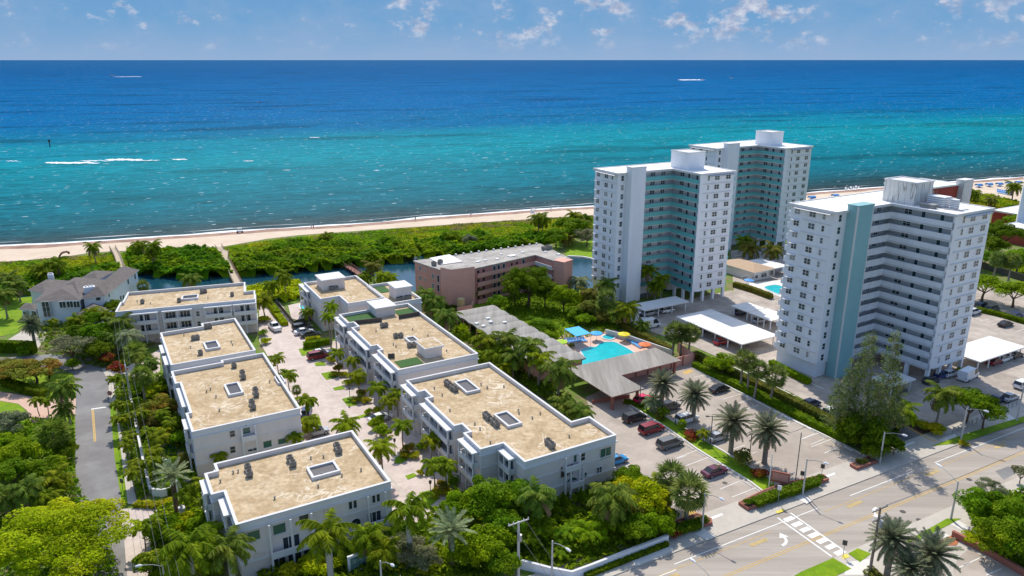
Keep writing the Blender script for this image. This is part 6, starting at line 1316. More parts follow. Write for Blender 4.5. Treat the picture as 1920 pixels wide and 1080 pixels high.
for k in range(14): x, y = 1560 + (k % 7) * 28, 262 + (k // 7) * 22 + (k % 7) * 5; p = K(22, x, y); lounger(p.x, p.y, '%s empty lounger of the %s row on the sand by the beach palm' % ((names[k % 7]), ['rear', 'front'][k // 7]), 1.2, 'blue', 1.25, 'loungers on the open sand')
for k in range(6): p = K(27, 425 + k * 14, 366 - k * 2 + (k % 2) * 8); lounger(p.x, p.y, '%s lounger from the left on the sand beyond the nearest tower roof' % names[k], 1.2, 'white', 1.3, 'loungers on the open sand')
def boat(label, x, y, L_, m_='tower'):
    p = W(x, y, -.3); t = thing('motor_boat', label, 'boat', tuple(p), .1); b = MB(); loft(b, [(-L_ / 2, L_ * .13, 0, L_ * .1), (0, L_ * .15, 0, L_ * .11), (L_ * .3, L_ * .11, .1, L_ * .13), (L_ / 2, .05, L_ * .08, L_ * .15)], lambda s_: [(s_[0], -s_[1] * .6, s_[2]), (s_[0], -s_[1], s_[3]), (s_[0], s_[1], s_[3]), (s_[0], s_[1] * .6, s_[2])]); b.build('hull', m_, t)
    b = MB(); b.bx(-L_ * .15, L_ * .12, -L_ * .08, L_ * .08, L_ * .1, L_ * .22); b.build('cabin', 'tower', t); b = MB(); b.bx(-L_ * .1, L_ * .125, -L_ * .082, L_ * .082, L_ * .15, L_ * .19); b.build('window', 'glass', t)
boat('white motor boat trailing a wake right of centre near the horizon', 1318, 150.5, 16); boat('white boat far out right of the speeding motor boat', 1372, 147, 16); boat('pale boat with a wake far out at the left', 210, 142.5, 22); boat('tiny dark boat in the blue water left of centre', 486, 192, 5, 'red')
p = W(94, 276, -.3); t = thing('channel_marker', 'dark channel marker post standing in the sea at the left', 'marker', tuple(p)); b = MB(); b.tube([(0, 0, -2), (0, 0, 5)], .35, 6); b.build('pile', 'bronze', t); b = MB(); b.bx(-.9, .9, -.1, .1, 4, 5.8); b.build('board', 'bronze', t)

WS = None
def wstop(c_, x, y, label, rot):
    global WS
    if WS is None: b = MB(); b.prism([(-.9, -.09), (.9, -.09), (.9, .09), (-.9, .09)], 0, .13, taper=[(-.86, -.05), (.86, -.05), (.86, .05), (-.86, .05)]); WS = b.mesh('wheel_stop', 'line')
    p = K(c_, x, y); o = mkobj('wheel_stop', WS, None, (p.x, p.y, .08), rot); tag(o, label, 'wheel stop', 'wheel stops at the heads of the parking bays')
on_ = ['first', 'second', 'third', 'fourth', 'fifth', 'sixth', 'seventh', 'eighth', 'ninth', 'tenth', 'eleventh', 'twelfth']
for k, (c_, x, y) in enumerate(((9, 905, 95), (9, 990, 138), (9, 1235, 258), (9, 1335, 310), (9, 1600, 445), (9, 1710, 502), (9, 1818, 558), (10, 80, 417), (10, 175, 467), (10, 276, 519), (10, 375, 569), (10, 480, 620))): wstop(c_, x, y, 'white concrete wheel stop, %s from the far end of the hedge side row' % on_[k], VA + math.pi)
for k, (c_, x, y) in enumerate(((9, 310, 425), (9, 490, 530), (9, 660, 642), (9, 832, 768), (9, 930, 826), (9, 1043, 892), (7, 845, 22), (7, 1030, 155), (7, 1160, 237), (7, 1262, 300))): wstop(c_, x, y, 'white concrete wheel stop, %s from the pavilion in the median row' % on_[k], VA + math.pi)
# ============================================================ VEGETATION
def rvec(r): 
    while True:
        v = Vector((r.uniform(-1, 1), r.uniform(-1, 1), r.uniform(-1, 1)))
        if .05 < v.length < 1: return v.normalized()
def leafquad(b, p, n, s_, r, asp=1.0):
    a = n.cross(rvec(r)); 
    if a.length < .05: return
    a.normalize(); c = n.cross(a).normalized() * s_ * asp; a = a * s_
    b.quad(p - a * .5 - c, p + a * .6 - c * .2, p + c, p - a * .5 + c * .3)
CW = {}
def crownmesh(kind, var):
    key = (kind, var)
    if key in CW: return CW[key]
    r = random.Random(hash(kind) % 1 + var * 17 + len(kind)); b = MB()
    n, ls, nb, sub, flat = {'big': (34000, .0185, 95, .165, .58), 'mid': (6500, .050, 34, .30, .8), 'small': (1500, .105, 12, .42, .8), 'airy': (7000, .034, 30, .26, .72), 'umb': (6000, .042, 30, .25, .42)}[kind]
    blobs = []
    for i in range(nb):
        v = rvec(r); 
        if v.z < -.35: v.z *= -.6
        k = r.uniform(.62, .88) if i % 3 else r.uniform(.25, .6)
        blobs.append((Vector((v.x * k, v.y * k, v.z * k * flat)), sub * r.uniform(.6, 1.25)))
    for i in range(n):
        c, rad = blobs[r.randrange(nb)]; v = rvec(r)
        if v.z < 0 and r.random() < (.8 if kind == 'big' else .6): v.z = -v.z
        p = c + Vector((v.x, v.y, v.z * .75)) * rad * (r.uniform(.8, 1.06) if kind != 'airy' else r.uniform(.3, 1.15))
        nn = (v * .9 + rvec(r) * .75 + Vector((0, 0, .35))).normalized(); leafquad(b, p, nn, ls * r.uniform(.6, 1.4), r)
    CW[key] = b.mesh('crown', 'f_mid'); return CW[key]
TRM = {}
def trunkmesh(kind):
    if kind in TRM: return TRM[kind]
    b = MB(); r = random.Random(3)
    if kind == 'palm': b.tube([(.0, 0, 0), (.05, .02, .15), (.08, .06, .4), (.05, .04, .75), (0, 0, 1)], [.30, .22, .18, .16, .15], 8)
    elif kind == 'date': b.tube([(0, 0, 0), (0, 0, .1), (0, 0, .9), (0, 0, 1)], [.48, .38, .36, .5], 9)
    elif kind == 'royal': b.tube([(0, 0, 0), (0, 0, .3), (0, 0, .6), (0, 0, .86)], [.34, .30, .34, .26], 10)
    elif kind == 'thin': b.tube([(.0, 0, 0), (.12, .03, .4), (.05, .06, .75), (0, 0, 1)], [.13, .10, .09, .08], 6)
    else:
        b.tube([(0, 0, 0), (.02, 0, .3), (0, .03, .55)], [.055, .042, .034], 8)
        for i in range(7): a = i * .9; e = Vector((math.cos(a) * .45, math.sin(a) * .45, .85 + .2 * r.random())); b.tube([(0, .02, .4 + i * .02), tuple(Vector((0, 0, .5)).lerp(e, .5) + Vector((0, 0, -.02))), tuple(e)], [.026, .018, .006], 5)
    TRM[kind] = b.mesh('trunk', 'trunk'); return TRM[kind]
LABS = set()
def om(o, m_): o.material_slots[0].link = 'OBJECT'; o.material_slots[0].material = M[m_]; return o
RT = random.Random(11)
def tree(c_, x, y, zc, r_, kind, m_, label, cat='tree', nm='broadleaf_tree', sz=1.0, grp=None, tm='trunkd'):
    p = K(c_, x, y, zc)
    t = thing(nm, label, cat, (p.x, p.y, .05), RT.random() * 6, grp)
    h_ = zc; flat = 1.0
    o = om(mkobj('crown', crownmesh(kind, RT.randrange(2)), t, (0, 0, zc), 0, None, (r_, r_ * RT.uniform(.88, 1.05), r_ * sz)), m_)
    o = om(mkobj('trunk', trunkmesh('tree'), t, (0, 0, 0), 0, None, (r_ * 1.1, r_ * 1.1, max(zc, .5) * 1.05)), tm)
    return t
def bush(c_, x, y, r_, m_, label, h_=None, sz=.8, nm='shrub', cat='shrub', grp=None): 
    h_ = h_ or r_ * .55; return tree(c_, x, y, h_, r_, 'small' if r_ < 2.6 else 'mid', m_, label, cat, nm, sz, grp)
FR = {}
def frond(b, r, az, el, L_, droop, nl, ll, lw, o=Vector((0, 0, 0)), hang=.35):
    d = Vector((math.cos(az), math.sin(az), 0)); side = Vector((-d.y, d.x, 0)); pts = []; p = o.copy(); a = el; seg = 8
    for i in range(seg + 1): pts.append(p.copy()); p = p + (d * math.cos(a) + Vector((0, 0, math.sin(a)))) * L_ / seg; a -= droop / seg
    for i in range(seg): q, w_ = pts[i], pts[i + 1]; b.quad(q - side * .035, w_ - side * .025, w_ + side * .025, q + side * .035)
    for i in range(nl):
        f_ = .12 + .88 * (i + .5) / nl; k = f_ * seg; j = min(int(k), seg - 1); q = pts[j].lerp(pts[j + 1], k - j); t_ = (pts[j + 1] - pts[j]).normalized()
        l_ = ll * (math.sin(math.pi * (f_ * .8 + .12)) ** .6) * r.uniform(.85, 1.1)
        for s_ in (-1, 1):
            e = (side * s_ * .85 + t_ * .5 + Vector((0, 0, -hang * r.uniform(.5, 1.5)))).normalized() * l_; w_ = t_ * lw / 2
            b.quad(q - w_, q + e * .55 - w_ * 1.0, q + e, q + e * .5 + w_, q + w_)
def palmcrown(kind, var):
    key = (kind, var)
    if key in FR: return FR[key]
    r = random.Random(var * 31 + len(kind) * 5); b = MB()
    if kind == 'coco':
        for i in range(26):
            b.mi = 1 if i > 23 or i == 21 else 0
            frond(b, r, i * 2.4 + r.uniform(-.2, .2), 1.25 - 1.5 * (i / 22) + r.uniform(-.1, .1), r.uniform(2.7, 3.4), 1.5 + .6 * r.random(), 24, .9, .15, hang=.6)
    elif kind == 'royal':
        for i in range(17): frond(b, r, i * 2.4 + r.uniform(-.2, .2), 1.2 - 1.35 * (i / 17), r.uniform(3.0, 3.6), 1.8, 34, .9, .13, hang=.8)
        b.v, b.f, b.m = b.v, b.f, b.m
    elif kind == 'date':
        for i in range(84):
            b.mi = 1 if i > 78 else 0
            frond(b, r, i * 2.4 + r.uniform(-.1, .1), 1.4 - 2.25 * (i / 84), r.uniform(2.7, 3.3), .55 + .3 * r.random(), 20, .46, .11, hang=.12)
    elif kind == 'silver':
        for i in range(34): frond(b, r, i * 2.4, 1.35 - 1.45 * (i / 34), r.uniform(2.8, 3.3), .5 + .3 * r.random(), 22, .5, .09, hang=.05)
    elif kind == 'small':
        for i in range(14): frond(b, r, i * 2.4 + r.uniform(-.2, .2), 1.1 - 1.0 * (i / 12), r.uniform(1.5, 1.9), 1.9, 14, .6, .17, hang=.5)
    elif kind == 'areca':
        for i in range(46):
            az = i * 2.4; o = Vector((math.cos(az * 1.7), math.sin(az * 1.7), 0)) * r.uniform(.1, .9) + Vector((0, 0, r.uniform(-.8, .4))); frond(b, r, az, 1.25 - .5 * r.random(), r.uniform(1.6, 2.2), 1.7, 12, .5, .11, o, hang=.4)
    elif kind == 'sabal':
        for i in range(46):
            az = i * 2.4; el = 1.35 - 2.3 * (i / 46); d = Vector((math.cos(az) * math.cos(el), math.sin(az) * math.cos(el), math.sin(el))); L_ = r.uniform(.75, 1.0); c = d * L_
            sd_ = d.cross(Vector((0, 0, 1))).normalized(); up = sd_.cross(d)
            b.quad(Vector((0, 0, 0)) - sd_ * .02, c - sd_ * .02, c + sd_ * .02, sd_ * .02)
            for k in range(11):
                a = (k - 5) * .30; e = (d * math.cos(a) + sd_ * math.sin(a) - Vector((0, 0, .25 + .3 * abs(a) * .5))).normalized() * .85; w_ = (sd_ * math.cos(a) - d * math.sin(a)) * .07
                b.quad(c, c + e * .5 - w_, c + e, c + e * .5 + w_)
    b.mi = 0; FR[key] = b.mesh('crown', ['p_coco', 'dead']); return FR[key]
SPIN = [0]
def palm(kind, c_, x, y, h_, label, s_=1.0, m_=None, tk=None, tm=None, grp=None, cat='palm', nm=None, cz=None):
    p = K(c_, x, y, h_); SPIN[0] += 1
    nm = nm or {'coco': 'coconut_palm', 'royal': 'royal_palm', 'date': 'date_palm', 'silver': 'date_palm', 'small': 'small_palm', 'areca': 'areca_palm', 'sabal': 'fan_palm'}[kind]
    m_ = m_ or {'coco': 'p_coco', 'royal': 'p_dark', 'date': 'p_date', 'silver': 'p_silver', 'small': 'p_dark', 'areca': 'f_bright', 'sabal': 'p_sabal'}[kind]
    tk = tk or {'coco': 'palm', 'royal': 'royal', 'date': 'date', 'silver': 'date', 'small': 'thin', 'areca': 'thin', 'sabal': 'palm'}[kind]
    tm = tm or ('trunkg' if kind == 'royal' else 'trunkd' if kind == 'silver' else 'trunk')
    t = thing(nm, label, cat, (p.x, p.y, .05), SPIN[0] * 1.3, grp)
    ts = s_ if kind in ('date', 'silver', 'royal') else max(.7, s_ * .8)
    om(mkobj('trunk', trunkmesh(tk), t, (0, 0, 0), 0, None, (ts, ts, h_)), tm)
    om(mkobj('crown', palmcrown(kind, SPIN[0] % 2), t, (0, 0, h_), 0, None, s_), m_)
    if kind in ('coco', 'small', 'sabal'): t.rotation_euler = (RT.uniform(-.07, .07), RT.uniform(-.07, .07), SPIN[0] * 1.3)
    if kind == 'royal':
        b = MB(); b.tube([(0, 0, h_ * .86), (0, 0, h_ * .95), (0, 0, h_ + .1)], [.24 * s_, .2 * s_, .1 * s_], 8); b.build('crownshaft', 'f_bright', t)
    return t
def hedge(label, pts, w_, h_, m_='f_dark', cat='hedge', nm='hedge', dens=55, z0=.05, ls=.22, bump_=0):
    pts = [Vector((p[0], p[1], 0)) for p in pts]; t = thing(nm, label, cat, tuple(pts[0]), wb=True); r = random.Random(len(label)); b = MB(); c = MB()
    for i in range(len(pts) - 1):
        p, q = pts[i], pts[i + 1]; d = q - p; l_ = d.length; d.normalize(); n = Vector((-d.y, d.x, 0)); m = (p + q) / 2
        c.box((m.x, m.y, 0), (l_ + w_ * .5, w_ * .84, h_ * .9), math.atan2(d.y, d.x), z0=z0)
        for k in range(int(l_ * (w_ + 2 * h_) * dens)):
            s_ = r.uniform(-w_ * .3, l_ + w_ * .3); u_ = r.uniform(-h_, w_ + h_)
            if u_ < 0: y_, z_, nn = -w_ / 2, h_ + u_, -n
            elif u_ > w_: y_, z_, nn = w_ / 2, h_ - (u_ - w_), n
            else: y_, z_, nn = u_ - w_ / 2, h_, Vector((0, 0, 1))
            z_ += (noise.noise(Vector((s_ * .8 + i * 9, y_, 1))) * bump_ * (z_ / h_)); pp = p + d * s_ + n * (y_ * r.uniform(.92, 1.04)) + Vector((0, 0, z0 + z_ + r.uniform(-.05, .05))); leafquad(b, pp, (nn + rvec(r) * .6).normalized(), ls * r.uniform(.6, 1.3), r)
    b.build('foliage', m_, t); c.build('core', m_, t); return t
def inpoly(x, y, P_):
    c = False; j = len(P_) - 1
    for i in range(len(P_)):
        if (P_[i][1] > y) != (P_[j][1] > y) and x < (P_[j][0] - P_[i][0]) * (y - P_[i][1]) / (P_[j][1] - P_[i][1]) + P_[i][0]: c = not c
        j = i
    return c
def thicket(name, label, cat, px, hb, n, ls, m_, seed=1, hv=.5, under=True, sc2_=.12, cell=2.0):
    P_ = [W(x, y) for x, y in px]; x0, x1 = min(p.x for p in P_), max(p.x for p in P_); y0, y1 = min(p.y for p in P_), max(p.y for p in P_); r = random.Random(seed); b = MB()
    cx_, cy_ = (x0 + x1) / 2, (y0 + y1) / 2
    def hh(x, y):
        v = noise.noise(Vector((x * sc2_, y * sc2_, seed))) ; w_ = noise.noise(Vector((x * sc2_ * 3.1, y * sc2_ * 3.1, seed + 4))); return max(.15, hb * (1 + hv * 1.4 * v + hv * .8 * w_))
    if under:
        nx, ny = int((x1 - x0) / cell) + 1, int((y1 - y0) / cell) + 1; idx = {}
        for i in range(nx + 1):
            for j in range(ny + 1):
                x, y = x0 + i * cell, y0 + j * cell; idx[i, j] = len(b.v); b.v.append((x, y, hh(x, y) * .8 if inpoly(x, y, P_) else 0.0))
        for i in range(nx):
            for j in range(ny):
                if inpoly(x0 + (i + .5) * cell, y0 + (j + .5) * cell, P_): b.f.append((idx[i, j], idx[i + 1, j], idx[i + 1, j + 1], idx[i, j + 1])); b.m.append(0)
    k = 0; tries = 0
    while k < n and tries < n * 6:
        tries += 1; x, y = r.uniform(x0, x1), r.uniform(y0, y1)
        if not inpoly(x, y, P_): continue
        h_ = hh(x, y); e = Vector((hh(x + .5, y) - h_, hh(x, y + .5) - h_, 0)) * -1.2; nn = (Vector((0, 0, 1)) + e + rvec(r) * .8).normalized(); z = h_ * r.uniform(.72, 1.06)
        leafquad(b, Vector((x, y, z)), nn, ls * r.uniform(.6, 1.5), r); k += 1
    o = b.build(name, m_, kind='stuff'); tag(o, label, cat); return o
# --- dune scrub and mangroves
thicket('dune_scrub', 'low bright green scrub covering the dunes between beach and canal', 'dune scrub', [(-120, 505), (0, 497), (130, 486), (215, 476), (310, 474), (420, 467), (500, 454), (600, 443), (700, 436), (800, 429), (900, 422), (1000, 417), (1115, 408), (1125, 440), (1065, 448), (1040, 452), (1000, 462), (900, 468), (780, 472), (700, 478), (600, 490), (450, 500), (200, 505), (0, 520), (-120, 540)], .7, 46000, .40, 'dune', 2, .55)
thicket('dry_grass', 'pale dry grass along the seaward edge of the dunes', 'grass', [(560, 452), (640, 441), (760, 430), (900, 419), (1000, 413), (1120, 405), (1120, 413), (1000, 424), (900, 430), (760, 442), (640, 452)], .55, 12000, .34, 'drygr', 5, .5, True)
thicket('dry_grass', 'dry grass strip at the sand edge behind the left boardwalk', 'grass', [(-100, 500), (60, 490), (130, 484), (200, 480), (200, 486), (110, 492), (0, 502), (-100, 508)], .5, 4000, .34, 'drygr', 6, .5, True)
thicket('mangrove_thicket', 'dark green mangrove thicket lining the far bank of the canal', 'mangroves', [(-100, 545), (40, 530), (225, 505), (232, 520), (60, 552), (-100, 575)], 2.6, 5000, .5, 'mang', 3, .4, True, .2)
thicket('mangrove_thicket', 'mangrove thicket between the two boardwalks, overhanging the canal', 'mangroves', [(238, 478), (310, 476), (400, 474), (425, 500), (437, 518), (380, 524), (320, 522), (250, 516)], 2.4, 14000, .5, 'mang', 4, .45, True, .2)
thicket('mangrove_thicket', 'mangrove thicket right of the long boardwalk, overhanging the canal', 'mangroves', [(436, 490), (500, 478), (560, 462), (640, 462), (680, 470), (740, 462), (776, 474), (790, 492), (740, 494), (660, 502), (600, 508), (540, 514), (450, 520)], 2.8, 19000, .5, 'mang', 8, .45, True, .2)
thicket('mangrove_thicket', 'dense dark bushes between the canal and the pink building', 'mangroves', [(776, 460), (860, 452), (905, 444), (930, 455), (990, 448), (1040, 440), (1060, 448), (1000, 462), (900, 480), (800, 488)], 2.6, 12000, .5, 'mang', 9, .5, True, .2)
thicket('bank_shrubs', 'sunny yellow-green shrubs on the near bank of the canal behind the lane', 'shrubs', [(460, 542), (560, 530), (572, 545), (570, 560), (500, 572), (470, 568)], 1.4, 3500, .35, 'f_yel', 10, .5, True, .3)
thicket('dune_scrub', 'green scrub mound beside the red building on the upper right beach', 'dune scrub', KL and [(1815, 366), (1850, 368), (1905, 378), (1915, 386), (1870, 392), (1800, 385)], 1.2, 4000, .4, 'dune', 12, .5, True)
thicket('dune_scrub', 'scrub at the sand edge beside the farthest tower', 'dune scrub', [(1520, 380), (1560, 374), (1620, 376), (1680, 372), (1680, 384), (1560, 392), (1520, 392)], 1.0, 2500, .4, 'dune', 13, .5, True)
# --- ground cover in the gardens
def cover(label, px, n, m_, seed, hb=.5, ls=.3, nm='ground_cover'): thicket(nm, label, 'ground cover', px, hb, n, ls, m_, seed, .8, False, .5)
cover('mixed low plants in the strip between the road wall and the left townhouses', [(214, 712), (300, 700), (330, 780), (365, 870), (395, 930), (325, 925), (285, 925), (262, 940), (240, 870)], 5500, 'f_mid', 21)
cover('mixed low plants around the white house', [(60, 600), (230, 560), (300, 640), (215, 700), (80, 660)], 6000, 'f_dark', 22, .8)
cover('mixed low plants filling the lower left gardens', [(-60, 795), (140, 785), (142, 900), (200, 1000), (230, 1100), (-80, 1100)], 9000, 'f_mid', 23, .8)
cover('dense low planting in the palm garden at the bottom centre', [(500, 1020), (700, 960), (780, 990), (850, 930), (1000, 900), (1180, 900), (1250, 960), (1255, 1012), (1072, 1080), (960, 1060), (900, 1100), (480, 1110)], 16000, 'f_mid', 24, 1.0, .34)
cover('low planting around the front left block', [(290, 960), (385, 930), (420, 1080), (280, 1110)], 5000, 'f_bright', 25, .8)
cover('shaded undergrowth between the right row and the wavy roof', [(770, 560), (830, 560), (870, 590), (1000, 690), (1100, 780), (1120, 800), (1000, 740), (900, 660), (800, 590)], 9000, 'f_dark', 26, .9)
cover('undergrowth around the big dark tree in the pink building courtyard', [(900, 560), (1040, 540), (1130, 560), (1180, 590), (1160, 620), (1060, 640), (960, 590)], 9000, 'f_mid', 27, .6)
cover('low plants under the feathery tree by the main road', [(1570, 780), (1680, 780), (1695, 805), (1650, 850), (1600, 840), (1560, 810)], 5000, 'f_dark', 28, .9)
cover('leafy planting behind the near right wall', [(1800, 940), (1940, 920), (1960, 1100), (1850, 1040)], 5000, 'f_mid', 29, .8)
cover('grass tufts over the lawn right of the nearest tower', [(1845, 500), (1930, 492), (1960, 530), (1900, 520)], 3000, 'f_bright', 30, .25)
